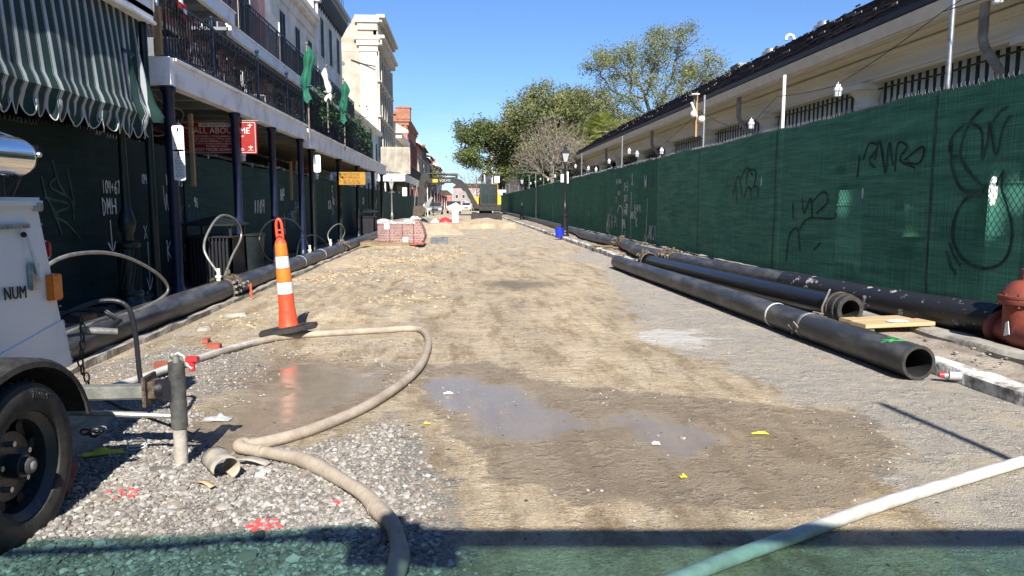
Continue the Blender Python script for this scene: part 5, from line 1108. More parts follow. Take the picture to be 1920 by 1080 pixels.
def tree(name,label,base,top,elips,nleaf,lsize,leafm,barkm,seed,D=.5,kill=.7,natt=700,tip=.012,spread=.5,trunk=None,clump=1.0,cat='tree',lw=3):
    P,par=spacecol(elips,base,top,D,kill,seed=seed,natt=natt,trunk=trunk,infl=9); V,F,rad,w=tubemesh(P,par,tip)
    t=thing(name,label,cat,tuple(base)); npmesh('branches',V,F,barkm,t,shift=None,smooth=True).location=tuple(-Vector(base))
    if nleaf:
        tips=np.where(w<=lw)[0]; wt=rng.random(len(tips))**clump; wt/=wt.sum(); pick=rng.choice(tips,nleaf,p=wt); c=P[pick]+rng.normal(size=(nleaf,3))*spread*np.array([1,1,.75])
        V,F=leaves(c,lsize,nleaf); bias=rng.random(len(P))[pick]*.5+.5*rng.random(nleaf)
        o=npmesh('crown',V,F,leafm,t,rnd=np.repeat(bias,4)); o.location=tuple(-Vector(base))
    return t
# live oak leaning over the street (furthest left of the row)
tree('live_oak','dense dark live oak whose crown leans out over the street end',(8.2,84,0),None,[(2.3,83,9.2,3.6,3.5,1.9),(.6,82,6.8,1.7,2.5,1.5),(5.6,84,7.6,2.8,3,2.8),(8,84,9,2.5,3,2.5),(6.5,83,5.2,3.2,2.5,1.6)],30000,.14,'leafo','bark',11,D=.45,kill=.65,natt=620,spread=.42,trunk=[(8.2,84,0),(7.6,84,2.6),(6.6,84,4.6)],tip=.02)
tree('live_oak','tall live oak rising behind the bare shrub tree',(10.5,80,0),None,[(7.5,80,11.2,3.2,3.5,2.9),(10.8,80,10,3.2,3.5,3.0),(5.2,79,9.4,1.4,2,1.8),(9.5,80,13.4,2.0,2,1.6),(12.5,80,11.5,2.6,3,2.6),(9.5,79,7,4,3,2)],30000,.14,'leafo2','bark',12,D=.5,kill=.75,natt=620,spread=.5,trunk=[(10.5,80,0),(10.3,80,3),(9.8,80,5.6)],tip=.02,clump=1.4)
tree('large_spreading_tree','largest airy tree with sunlit olive crown above the market roof',(20.0,74,0),None,[(15.5,74,15.2,3.4,3.5,2.6),(19.6,74,16.8,3.2,3.5,2.4),(14,74,11.8,2.9,3,2.1),(24,74,14.6,3.4,3.5,3.0),(22.5,74,18.0,2.6,2.5,1.8),(19,73,12,4.5,3.5,2.4),(26,74,12,3,3,2.6),(16,73,9.2,4.5,3.5,2)],37000,.10,'leafl','bark',13,D=.5,kill=.72,natt=1000,spread=.46,trunk=[(20,74,0),(20.2,74,5.5),(20.0,74,9.5)],tip=.032,clump=2.2,lw=2)
tree('mid_oak','olive oak filling the gap between the live oaks and the large tree',(14.5,86,0),None,[(12.5,86,10.5,3.6,3,3.6),(16.5,86,10,3.6,3,3.2),(20.5,86,8.8,3.2,3,2.8),(14,85,13.4,2.8,2,1.8),(24,86,8.5,3,3,2.4)],32000,.14,'leafo2','bark',14,D=.55,kill=.8,natt=420,spread=.55,trunk=[(14.5,86,0),(14.5,86,5.5)],tip=.02,clump=1.3)
tree('broadleaf_tree','low dark evergreen tree behind the fence below the bare tree',(8.6,70,0),None,[(8,70,4.5,2.6,2,1.7),(11,71,5.2,2.5,2,2.2),(6.8,73,4.0,1.2,2,1.2)],16000,.13,'leafd','bark',15,D=.45,kill=.7,natt=260,spread=.4,trunk=[(8.6,70,0),(8.6,70,2.5)],tip=.02)
tree('broadleaf_tree','sunlit bushy evergreen between the palm and the market roof end',(13.5,68,0),None,[(13.5,68,7.2,2.4,2,1.6),(15.6,68,7.6,2,2,1.5),(12.2,69,6,2,2,1.5)],14000,.13,'leafo2','bark',16,D=.45,kill=.7,natt=260,spread=.4,trunk=[(13.5,68,0),(13.5,68,5)],tip=.02)
# bare crape myrtle: many thin grey twigs
tree('bare_tree','bare grey-brown leafless tree behind the fence left of the market end',(6.9,53.5,0),None,[(6.3,53.5,5.6,2.4,2,1.9),(4.9,53.5,4.6,1.6,1.6,1.3),(8.2,53.5,5.6,1.5,1.6,1.9),(6.6,53.5,7.2,1.3,1.2,1.0)],0,0,None,'barkg',17,D=.17,kill=.2,natt=7500,tip=.0085,trunk=[(6.9,53.5,0),(6.8,53.5,1.4),(6.7,53.5,2.4)])
tree('bare_tree','second leafless tree just behind and right of the first',(8.4,57,0),None,[(8.0,57,5.2,2.2,2,1.8),(9.3,57,5.0,1.5,1.6,1.6)],0,0,None,'barkg',18,D=.18,kill=.22,natt=4000,tip=.009,trunk=[(8.4,57,0),(8.3,57,2.2)])
# palm
def palm(label,loc,h,r,n,seed):
    t=thing('fan_palm',label,'palm',loc); rr=random.Random(seed)
    MB().lathe([(.24,0),(.2,.5),(.17,h*.6),(.2,h-.2),(.12,h+.1)],(0,0,0),12).build('trunk','bark',t)
    V=[];F=[];rn=[]
    for i in range(n):
        a=rr.uniform(0,6.283); el=rr.uniform(-.5,1.35); d=Vector((math.cos(a)*math.cos(el),math.sin(a)*math.cos(el),math.sin(el))); s=Vector((-math.sin(a),math.cos(a),0)); u=d.cross(s)
        st=Vector((0,0,h)); c=st+d*r*.5; q=rr.random()
        o=len(V); V+=[st,st+s*.03,c+s*.03,c]; F.append((o,o+1,o+2,o+3)); rn+=[q]*4
        for k in range(17):
            b=(k-8)/8*1.25; dd=(d*math.cos(b)+s*math.sin(b)); w=dd.cross(u)*.03; e=c+dd*r*(.55-.1*abs(b)); e.z-=.12*r*(1+abs(b))*.6; m_=c+dd*r*.3; o=len(V); V+=[c,m_+w,e,m_-w]; F.append((o,o+1,o+2,o+3)); rn+=[min(1,q*.6+rr.random()*.4)]*4
    npmesh('fronds',[tuple(v) for v in V],F,M['leafp'],t,rnd=rn); return t
palm('yellow-green fan palm in front of the oaks at the market end',(12.2,62.5,0),7.7,1.9,70,3)
palm('lower fan palm left of the taller palm by the bare tree',(10.4,62.0,0),6.7,1.7,56,5)
tree('street_tree','small green tree beyond the excavator boom at the far left',(-8.0,150,0),None,[(-7.6,150,7.6,2.6,2.5,1.9),(-5.6,150,6.6,1.8,2,1.6)],9000,.2,'leafo2','bark',19,D=.6,kill=.9,natt=160,spread=.5,trunk=[(-8.0,150,0),(-7.6,150,5)],tip=.03)
tree('bare_tree','thin leafless tree at the far end of the street',(3.5,170,0),None,[(2,170,7.5,3,2,2.6),(5,170,6.5,3,2,2.6)],0,0,None,'barkg',20,D=.4,kill=.5,natt=420,tip=.03,trunk=[(3.5,170,0),(3.2,170,4)])
# ================================================================ PIPES
def pipe(name,label,pts,r,m,th=.022,endopen=(1,0),cat='pipe'):
    t=thing(name,label,cat,pts[0]); o=Vector(pts[0]); P=[Vector(p)-o for p in (smoothpts(pts,6) if len(pts)>2 else pts)]
    mb=MB().tube(P,r,28,caps=False); mb.build('tube',m,t)
    for e,op in ((0,endopen[0]),(1,endopen[1])):
        p=P[0] if e==0 else P[-1]; d=(P[1]-P[0]).normalized() if e==0 else (P[-2]-P[-1]).normalized()
        if op:
            mb=MB().tube([p,p+d*.9],r-th,28,caps=False).build('bore','dark',t)
            a=MB(); u=d.cross(Vector((0,0,1))).normalized(); w=u.cross(d); n=28
            a.add([p+(u*math.cos(6.2832*k/n)+w*math.sin(6.2832*k/n))*q for q in (r,r-th) for k in range(n)],[(k,(k+1)%n,n+(k+1)%n,n+k) for k in range(n)]); a.build('cut_end','rubber',t)
    return t,P
def ringat(par,P,s,r,w,m,name='collar'):
    """band round a pipe at arc length s"""
    acc=0
    for i in range(len(P)-1):
        l=(P[i+1]-P[i]).length
        if acc+l>=s: break
        acc+=l
    d=(P[i+1]-P[i]).normalized(); c=P[i]+d*(s-acc); MB().tube([c-d*w/2,c-d*w/2*.98,c-d*w/2*.9,c+d*w/2*.9,c+d*w/2*.98,c+d*w/2],[r-.02,r-.006,r,r,r-.006,r-.02],28,caps=False).build(name,m,par); return c,d
T1,P1=pipe('drain_pipe','front black pipe lying on the road with open green-marked end',[(3.60,5.33,.145),(3.545,7.5,.143),(3.47,10.2,.148),(3.40,12.6,.144),(3.34,15.3,.145)],.14,'hdpe',.026,(1,1))
for s,m,w,nm in ((2.45,'whitep',.035,'paint_ring'),(3.4,'hdpe',.02,'weld_bead'),(8.7,'hdpe',.03,'weld_bead'),(1.72,'steel',.05,'rope_band')): ringat(T1,P1,s,.143,w,m,nm)
c,d=P1[0]+(P1[1]-P1[0]).normalized()*1.72,(P1[1]-P1[0]).normalized()
mb=MB().tube([c+Vector((-.15,-.06,.0)),c+Vector((-.17,0,.05)),c+Vector((-.15,.07,-.09))],.008,5).tube([c+Vector((-.14,-.02,-.05)),c+Vector((-.17,.05,-.02)),c+Vector((-.18,.10,.0))],.008,5).tube([c+Vector((.1,.0,.13)),c+Vector((.17,.05,.12)),c+Vector((.10,.14,.13))],.008,5); mb.build('rope_tie','barkg',T1)
mb=MB(); rr=random.Random(4)
for k in range(8):
    a=rr.uniform(.9,2.1); s=.14+rr.uniform(0,.16); c=P1[0]+(P1[1]-P1[0]).normalized()*s
    pts=[]
    for j in range(5):
        aa=a+j*.13; cc=c+(P1[1]-P1[0]).normalized()*(.02*j+rr.uniform(-.01,.01)); pts.append((cc,aa))
    L_=[(q+Vector((math.cos(b)*.1425,0,math.sin(b)*.1425))) for q,b in pts]; L2=[(q+Vector((math.cos(b)*.1425,.022,math.sin(b)*.1425))) for q,b in pts]; mb.add(L_+L2,[(i,i+1,i+6,i+5) for i in range(4)])
mb.build('spray_marking','sprayg',T1,smooth=False)
T2,P2=pipe('drain_pipe','middle black pipe with bolted collar resting its open end on timber',[(4.10,7.25,.28),(3.93,9.8,.26),(3.72,14.2,.24)],.135,'hdpeb',.03,(1,0))
ringat(T2,P2,.13,.165,.10,'rubber'); ringat(T2,P2,.03,.15,.06,'rubber'); ringat(T2,P2,.20,.172,.03,'rust','clamp'); ringat(T2,P2,6.9,.19,.12,'rust','clamp')
mb=MB().tube([(P2[0].x-.13,P2[0].y+.2,.2),(P2[0].x-.2,P2[0].y+.22,.0),(P2[0].x-.17,P2[0].y+.25,-.15)],.012,5); mb.build('cable_loop','steel',T2)
T3,P3=pipe('drain_pipe','mud-splashed black pipe running beside the fence to the red valve',[(5.10,6.35,.29),(4.96,7.4,.27),(4.86,8.8,.25),(4.78,10.2,.25)],.165,'hdpew',.02,(0,0))
T3b,P3b=pipe('drain_pipe','rear grey-black pipe along the fence between mud-splashed pipe and clamps',[(4.78,10.22,.25),(4.55,12.5,.24),(4.38,14.6,.24)],.15,'hdpe',.02,(0,0))
T4,P4=pipe('drain_pipe','long grey pipe curving away along the right pavement past the lamp post',[(4.38,15.2,.24),(4.30,17.0,.24),(4.55,19.5,.24),(4.62,21.2,.24),(4.50,24.5,.23),(4.55,27,.22),(4.9,31,.22),(5.0,38,.22),(5.2,48,.22),(5.4,70,.22),(5.4,95,.22)],.15,'hdpe',.02,(0,0))
for s in (2.5,6.2,16,30): ringat(T4,P4,s,.156,.05,'hdpe','weld_bead')
def clampset(name,label,c,d,r,n=3,w=.5,m='rust'):
    """bolted steel clamp on a pipe joint: two flanged bands, lugs, bolts, strap"""
    t=thing(name,label,'pipe clamp',c); d=Vector(d).normalized(); u=d.cross(Vector((0,0,1))).normalized(); v=Vector((0,0,1))
    mb=MB()
    for k in range(n):
        s=(k-(n-1)/2)*w/n; mb.tube([d*(s-.05),d*(s-.045),d*(s+.045),d*(s+.05)],[r+.01,r+.03,r+.03,r+.01],20)
    mb.build('band',m,t,)
    rr=random.Random(int(c[1]*10))
    for k in range(n*2+1):
        a=rr.uniform(-.5,3.4); s=rr.uniform(-w/2,w/2); p=d*s+(u*math.cos(a)+v*math.sin(a))*(r+.05)
        b=MB().bar(p-d*.10,p+d*.10,.018,.018).cyl(p-d*.11,p-d*.08,.022,n=6).cyl(p+d*.08,p+d*.11,.022,n=6); b.build('bolt','steel',t)
    mb=MB()
    for k in range(n+1):
        a=rr.uniform(.2,2.6); s=rr.uniform(-w/2,w/2); p=d*s+(u*math.cos(a)+v*math.sin(a))*(r+.03); q=d*(s+.03)+(u*math.cos(a+.7)+v*math.sin(a+.7))*(r+.06); mb.bar(p,q,.07,.02); mb.bar(p+d*.02,p+d*.02+(u*math.cos(a)+v*math.sin(a))*.08,.05,.03)
    mb.build('lug',m,t,bevel=.004); return t
clampset('pipe_clamp','rusty bolted clamp on the rear pipe where it meets the long grey pipe',(4.36,14.9,.24),(-.1,1,0),.15,4,.75)
clampset('pipe_clamp','dark bolted clamp closing the far end of the middle black pipe',(3.72,14.35,.24),(-.05,1,0),.135,2,.35)
clampset('pipe_clamp','rusty clamp on the long grey pipe before its bend to the lamp post',(4.62,20.6,.24),(0,1,0),.15,3,.8)
for i,(x,y,rz,lb) in enumerate(((4.3,14.5,.3,'weathered timber bearer under the rusty clamp nearest the middle pipe'),(4.5,20.3,-.2,'weathered timber bearer under the further rusty clamp'),(4.15,20.9,.5,'broken timber plank on the pavement beside the further clamp'),(3.95,17.6,1.3,'long narrow timber plank lying behind the right kerb'))):
    o=MB().box(-.5,.5,-.06,.06,0,.045).box(-.45,-.2,-.1,.0,.046,.08).build('timber_plank','woodold',bevel=.004); o.location=(x,y,.12); o.rotation_euler=(0,.02,rz+(.0)); tag(o,lb,'plank')
t=thing('timber_bearer','pair of pale boards under the open end of the middle pipe','timber',(4.42,7.08,.10),.15); bpy.data.objects['timber_bearer'].scale=(.82,.8,1)
MB().box(-.55,.45,-.28,.02,.06,.10).build('board','woodn',t,bevel=.004); MB().box(-.5,.38,.04,.3,.062,.10).build('board','woodn',t,bevel=.004); MB().box(-.5,-.4,-.25,.3,0,.058).box(.3,.4,-.25,.3,0,.058).build('cleat','woodold',t)
o=MB().ball((0,0,0),.09,6,(1.3,.8,.16)).build('mortar_lump','whitep'); o.location=(4.42,6.93,.21); tag(o,'flat white mortar lump on the pale boards','mortar lump')
# red gate valve at the right edge
V_=thing('gate_valve','red cast-iron gate valve with bolted bonnet at the right edge','valve',(5.03,6.02,.0))
V_.scale=(1,1,.82)
MB().lathe([(.20,-.06),(.215,-.05),(.215,.0),(.20,.01)],(.07,.32,.29),28,'y').build('flange','redv',V_)
MB().tube([(.07,.34,.29),(.04,.12,.29),(0,-.1,.29),(0,-.45,.29)],[.15,.17,.19,.15],20).build('body','redv',V_)
MB().lathe([(.15,.25),(.17,.3),(.175,.62),(.19,.63)],(0,0,0),24).build('neck','redv',V_)
MB().lathe([(.215,.62),(.22,.63),(.22,.665),(.215,.67),(.215,.68),(.22,.685),(.22,.71),(.2,.72),(.165,.80),(.11,.86),(.06,.88),(.055,.90),(.055,1.0),(.04,1.01),(.04,1.06)],(0,0,0),28).build('bonnet','redv',V_)
for k in range(10): a=k*.628; MB().cyl((.195*math.cos(a),.195*math.sin(a),.59),(.195*math.cos(a),.195*math.sin(a),.735),.014,n=6).build('bolt','redv',V_)
MB().prism([(-.075,.30),(-.01,.27),(-.02,.42),(-.05,.44)],-.196,-.191,'x').build('sticker','signw',V_)
# the left pipe with tubing loops
TL,PLp=pipe('drain_pipe','near black pipe along the left kerb behind the trailer',[(-3.52,4.2,.15),(-3.50,7.2,.15),(-3.50,10.7,.155)],.155,'hdpe',.02,(1,0))
TL2,PL2p=pipe('drain_pipe','second black pipe along the left kerb past the traffic cone',[(-3.50,10.9,.155),(-3.50,14,.15),(-3.47,20.6,.15)],.15,'hdpe',.02,(0,0))
TL3,PL3p=pipe('drain_pipe','third black pipe along the left kerb running behind the brick pallet',[(-3.47,20.9,.15),(-3.5,28,.15),(-3.5,60,.15)],.15,'hdpe',.02,(0,0))
for s,m in ((2.9,'barkg'),(4.6,'whitep')): ringat(TL2,PL2p,s,.152,.03,m,'tape_mark')
ringat(TL2,PL2p,6.8,.153,.03,'whitep','tape_mark'); ringat(TL3,PL3p,5.5,.165,.07,'rust','collar')
clampset('pipe_clamp','bolted clamp and straps joining the two nearest left pipes',(-3.50,10.85,.155),(0,1,0),.155,3,.6)
clampset('pipe_clamp','bolted clamp on the left pipes just before the brick pallet',(-3.47,20.75,.15),(0,1,0),.15,3,.6)
def loop(label,pts,r,m,brass=None):
    t=thing('tubing_loop',label,'tubing',pts[0]); o=Vector(pts[0]); MB().tube([p-o for p in smoothpts(pts,8)],r,8).build('tube',m,t)
    if brass: b=Vector(brass)-o; MB().cyl(b,b+Vector((0,0,.07)),.03,n=6).cyl(b+Vector((0,0,.07)),b+Vector((0,0,.10)),.045,n=6).cyl(b+Vector((0,0,.10)),b+Vector((0,0,.2)),.025,n=8).build('brass_fitting','trim',t)
loop('large grey tubing arc springing from behind the trailer over the near pipe',[(-3.3,5.4,.6),(-3.3,5.93,.92),(-3.3,6.58,.97),(-3.3,7.28,.87),(-3.3,7.99,.62),(-3.3,8.15,.42),(-3.3,7.56,.33),(-3.35,6.78,.32),(-3.4,6.3,.30),(-3.45,6.0,.2)],.017,'steel')
loop('tall tubing loop rising from the brass fitting by the litter bin',[(-3.5,10.45,.40),(-3.7,10.5,.75),(-3.75,10.95,1.05),(-3.75,11.5,1.22),(-3.72,12.1,1.12),(-3.72,12.3,.85),(-3.7,11.7,.55),(-3.6,11.0,.3)],.017,'steel',(-3.5,10.45,.28))
loop('wide black tubing arc behind the traffic cone',[(-3.5,16.6,.30),(-3.6,16.5,.72),(-3.65,15.7,1.04),(-3.7,14.6,1.1),(-3.7,13.7,1.0),(-3.7,13.3,.75),(-3.7,13.6,.45),(-3.65,14.3,.2)],.015,'iron',(-3.5,16.6,.26))
loop('small tubing loop at the clamp before the brick pallet',[(-3.5,19.2,.30),(-3.6,19.4,.6),(-3.6,20.5,.80),(-3.6,21.6,.78),(-3.6,22.1,.55),(-3.58,21.5,.35),(-3.5,20.9,.25)],.016,'steel',(-3.5,19.2,.27))
loop('low black tubing arc to the left of the small loop',[(-3.75,20.4,.2),(-3.8,19.4,.5),(-3.8,18.2,.62),(-3.8,17.0,.55),(-3.8,16.6,.2)],.015,'iron')
# ================================================================ LITTER BINS
def bin_(label,loc,s=1):
    t=thing('litter_bin',label,'litter bin',loc,0,'black litter bins along the left fence')
    mb=MB().box(-.3,.3,-.3,.3,.06,.84).build('liner','iron',t); mb=MB()
    for k in range(13):
        q=-.36+k*.06
        for a in ((q,-.36),(q,.36),(-.36,q),(.36,q)): mb.box(a[0]-.012,a[0]+.012,a[1]-.012,a[1]+.012,.05,.85)
    mb.box(-.38,.38,-.38,.38,.02,.06).box(-.38,.38,-.38,.38,.83,.86); mb.build('slats','iron',t,smooth=False)
    mb=MB()
    for x in(-.36,.36):
        for y in(-.36,.36): mb.box(x-.018,x+.018,y-.018,y+.018,.85,1.06)
    mb.build('lid_post','iron',t); MB().add([(-.44,-.44,1.06),(.44,-.44,1.06),(.44,.44,1.06),(-.44,.44,1.06),(0,0,1.2),(-.44,-.44,1.03),(.44,-.44,1.03),(.44,.44,1.03),(-.44,.44,1.03)],[(0,1,4),(1,2,4),(2,3,4),(3,0,4),(5,8,7,6),(0,5,6,1),(1,6,7,2),(2,7,8,3),(3,8,5,0)]).build('lid','dkpost',t); return t
b1=bin_('black litter bin with hipped lid behind the tall tubing loop',(-4.28,12.75,0)); dup(b1,(-4.2,31.9,0),None,'distant black litter bin beside the far columns of the second gallery')
o=MB().lathe([(.24,0),(.3,.75),(.32,.76),(.32,.8)],(0,0,0),18).build('waste_drum','dkpost'); o.location=(-4.35,14.9,0); tag(o,'dark round waste drum behind the second navy column','drum')
# ================================================================ TRAFFIC CHANNELIZER
CN=thing('traffic_channelizer','orange and white traffic channelizer with black rubber base on the sand','traffic cone',(-1.85,7.62,.055))
nseg=26; mb=MB(); pts=[]
mb.prism([(.38*math.cos(R(22.5+45*k))*1.02,.33*math.sin(R(22.5+45*k))) for k in range(8)],0,.05,'z').lathe([(.21,.05),(.20,.065)],(0,0,0),20)
b=mb.build('rubber_base','rubber',CN,bevel=.01); b.rotation_euler=(R(-2.5),R(-4),R(8))
MB().lathe([(.13,.06),(.125,.085),(.118,.10),(.105,.24),(.104,.25),(.100,.26),(.098,.43)],(0,0,0),nseg).build('lower_body','orange',CN)
for z0,z1,m,nm in ((.43,.565,'wband','white_band'),(.565,.72,'oband','orange_band'),(.72,.855,'wband','white_band'),(.855,1.0,'oband','orange_band')):
    r0=.098-.028*(z0-.43)/.57; r1=.098-.028*(z1-.43)/.57; MB().lathe([(r0+.002,z0+.003),(r0+.003,z0+.008),(r1+.003,z1-.008),(r1+.002,z1-.003)],(0,0,0),nseg).build(nm,m,CN)
MB().lathe([(.088,.43),(.068,1.01),(.055,1.03),(.04,1.04)],(0,0,0),nseg).build('core','orange',CN)
mb=MB(); lp=[(-.03,0,1.02),(-.036,0,1.1),(-.034,0,1.2),(-.022,0,1.245),(0,0,1.262),(.022,0,1.245),(.034,0,1.2),(.036,0,1.1),(.03,0,1.02)]
mb.tube(smoothpts(lp,4),.0175,8).box(-.033,.033,-.014,.014,1.02,1.10).box(-.03,.03,-.008,.008,1.135,1.15); mb.build('handle','orange',CN)
MB().tube([(-.04,-.02,1.06),(0,-.035,1.085),(.04,-.015,1.05),(.03,.03,1.03),(-.03,.03,1.03)],.005,5,closed=True).build('cable_tie','ink',CN)
CN.scale=(.82,.82,.94)
CN.rotation_euler=(R(.5),R(-3.2),0)
# ================================================================ HOSES
def gz(pts,r,raise_=0): return [(x,y,hz(x,y)+r*.92+raise_) for x,y in pts]
hp=[(-2.37,6.05),(-2.2,6.75),(-2.09,7.1),(-1.85,7.45),(-1.42,7.62),(-.9,7.75),(-.55,7.85),(-.41,7.55),(-.35,6.97),(-.35,6.4),(-.37,6.0),(-.43,5.6),(-.53,5.2),(-.66,4.8),(-.81,4.5),(-.97,4.25),(-1.12,4.1),(-1.24,4.03)]
t=thing('canvas_hose','dusty beige canvas hose looping across the sand round the muddy puddle','hose',(-1.2,4,0)); P=[Vector(p)-Vector((-1.2,4,0)) for p in smoothpts(gz(hp,.036),5)]; MB().tube(P,[.036]*len(P),14).build('hose','hose',t)
hp=[(-1.24,4.04),(-1.27,4.0),(-1.20,3.93),(-.94,3.74),(-.78,3.56),(-.6,3.35),(-.46,3.17),(-.38,3.02),(-.31,2.88),(-.27,2.74),(-.25,2.58),(-.26,2.4),(-.3,2.0),(-.4,1.4)]
t=thing('canvas_hose','thick beige canvas hose bending over the gravel into the foreground shadow','hose',(-.6,3.3,0)); P=[Vector(p)-Vector((-.6,3.3,0)) for p in smoothpts(gz(hp,.042,.004),5)]; MB().tube(P,[.036+.004*math.sin(i*.4) for i in range(len(P))],14).build('hose','hose',t)
mb=MB()
for s in (12,34): d=(P[s+1]-P[s-1]).normalized(); mb.tube([P[s]-d*.012,P[s]+d*.012],[.0425,.0425],14)
mb.build('crease_band','hose',t)
hp=[(-2.37,6.05),(-2.05,7.25),(-1.9,7.4)]
t=thing('ribbed_hose','pale grey ribbed hose running from the jack stand to the cone base','hose',(-2.37,6.05,0)); P=[Vector(p)-Vector((-2.37,6.05,0)) for p in smoothpts(gz([(-2.75,4.9),(-2.5,5.6),(-2.37,6.05),(-2.2,6.75),(-2.05,7.2)],.03,.012),8)]; MB().tube(P,.031,12).build('hose','hosew',t)
hp=[(.4,2.2),(.92,2.5),(1.38,2.74),(1.85,2.98),(2.3,3.19),(2.93,3.46),(3.6,3.75),(4.2,4.0)]
t=thing('pvc_hose','white PVC lay hose crossing the bottom right corner','hose',(1.85,2.98,0)); P=[Vector(p)-Vector((1.85,2.98,0)) for p in smoothpts(gz(hp,.034,.006),6)]; MB().tube(P,.030,16).build('hose','hosew',t)
# ================================================================ TRAILER
TR=thing('light_tower_trailer','white equipment trailer with black wheel and chrome drum at the left edge','trailer',(-1.85,2.95,0))
ox,oy=-1.85,2.95
MB().prism([(1.0-oy,.60),(2.6-oy,.60),(3.90-oy,.535),(3.705-oy,1.41),(1.0-oy,1.41)],-1.15,-.24,'x').build('body','trailer',TR,bevel=.02)
MB().box(-1.17,-.215,1.0-oy,3.71-oy,1.375,1.43).build('lid','trailer',TR,bevel=.015)
MB().prism([(2.6-oy,.615),(3.885-oy,.55),(3.83-oy,.80),(2.6-oy,.62)],-.239,-.232,'x').build('lower_panel','trailer',TR)
MB().cyl((-.235,3.66-oy,1.385),(-.205,3.66-oy,1.385),.022,n=8).build('lid_bolt','galv',TR)
mb=MB().box(-.235,-.222,3.0-oy,3.59-oy,1.285,1.305)
for k in range(20): mb.cyl((-.222,3.0-oy+.03*k,1.29),(-.216,3.0-oy+.03*k,1.29),.006,n=6)
mb.build('hinge','galv',TR)
mb=MB().cyl((-.215,3.545-oy,1.25),(-.205,3.60-oy,1.06),.009,n=8).cyl((-.205,3.60-oy,1.06),(-.203,3.612-oy,1.02),.005,n=6); mb.build('gas_strut','whitep',TR); MB().box(-.235,-.215,3.56-oy,3.63-oy,.985,1.115).build('latch','galv',TR,bevel=.004)
MB().ball((-.22,3.53-oy,1.255),.014,5).build('strut_ball','ink',TR)
text('NUM',.085,(-.231,3.45-oy,.985),(0,1,-.06),'ink',TR,ext=.002,sx=.9)
MB().box(-.26,-.205,3.71-oy,3.80-oy,.915,1.045).build('side_marker','amber',TR,bevel=.006)
MB().box(-.40,-.24,3.81-oy,3.86-oy,.90,1.0).build('tail_light','redl',TR,bevel=.006); MB().box(-.36,-.24,3.755-oy,3.79-oy,1.13,1.21).build('tail_light','redl',TR,bevel=.006)
for z,y in ((.77,3.83),(.67,3.855),(.57,3.875)): MB().cyl((-.26,y-oy,z),(-.26,y-oy+.05,z),.011,n=6).build('bolt','galv',TR)
# wheel
wz=.335
tire=MB().lathe([(.225,-.09),(.255,-.10),(.31,-.098),(.335,-.085),(.345,-.06),(.347,0),(.345,.06),(.335,.085),(.31,.098),(.255,.10),(.225,.09),(.21,.05),(.21,-.05)],(-.02,0,wz),44,'x',caps=False).build('wheel','rubber',TR)
tire.name='wheel'
mb=MB()
for k in range(44):
    a=k*6.2832/44
    for s in(-.05,.02): mb.bar((-.02+s,.346*math.cos(a),wz+.346*math.sin(a)),(-.02+s+.035,.346*math.cos(a+.05),wz+.346*math.sin(a+.05)),.012,.012,up=(0,math.cos(a),math.sin(a)))
mb.build('tread','rubber',tire)
text('TRAIL ST',.035,(.081,0.10,wz+.265),(0,1,-.35),'hdpe',tire,'tyre_lettering',.002,up=(0,.35,1))
M['rim']=mat('black_steel_rim',(.05,.052,.056),.3,.3,scale=20,col2=(.12,.115,.105),lo=.3,hi=.42)
rim=MB().lathe([(.225,.085),(.23,.09),(.215,.072),(.19,.05),(.185,-.015),(.15,-.03),(.14,.012),(.07,.016),(.001,.016)],(-.02,0,wz),40,'x',caps=False).build('rim','rim',tire)
mb=MB()
for k in range(8): a=k*.785+.3; c=(.011-.012,.168*math.cos(a),wz+.168*math.sin(a)); mb.cyl((-.03,.163*math.cos(a),wz+.163*math.sin(a)),(-.004,.163*math.cos(a),wz+.163*math.sin(a)),.024,n=10)
mb.build('hand_hole','ink',tire)
MB().lathe([(.05,.0),(.05,.07),(.045,.075)],(-.02,0,wz),18,'x').lathe([(.036,.07),(.036,.095),(.028,.105)],(-.02,0,wz),16,'x').build('hub','rim',tire); MB().ball((.085,0,wz),.02,6,(.5,1,1)).build('hub_cap','steel',tire)
for k in range(5): a=k*1.2566+.4; MB().cyl((-.01,.095*math.cos(a),wz+.095*math.sin(a)),(.025,.095*math.cos(a),wz+.095*math.sin(a)),.012,n=6).build('wheel_nut','galv',tire)
# mudguard
mb=MB(); n=18; vs=[];fs=[]
for i in range(n+1):
    a=math.pi*(-.10+1.20*i/n) if False else R(8)+ (R(172)-R(8))*i/n
    for (x,rr) in ((-.26,.44),(-.03,.44),(.055,.435),(.075,.42),(.08,.395),(.07,.395),(.05,.42),(-.26,.425)): vs.append((x,rr*1.18*math.cos(a),wz+.03+rr*math.sin(a)*.93))
k=8
for i in range(n):
    for j in range(k): fs.append((i*k+j,i*k+(j+1)%k,(i+1)*k+(j+1)%k,(i+1)*k+j))
fs+=[tuple(range(k)),tuple(n*k+j for j in range(k))]
mb.add(vs,fs).build('mudguard','rubber',TR)
MB().box(-1.15,-.24,1.0-oy,3.8-oy,.42,.60).box(-1.1,-.1,-.05,.05,wz-.04,wz+.04).build('chassis','iron',TR)
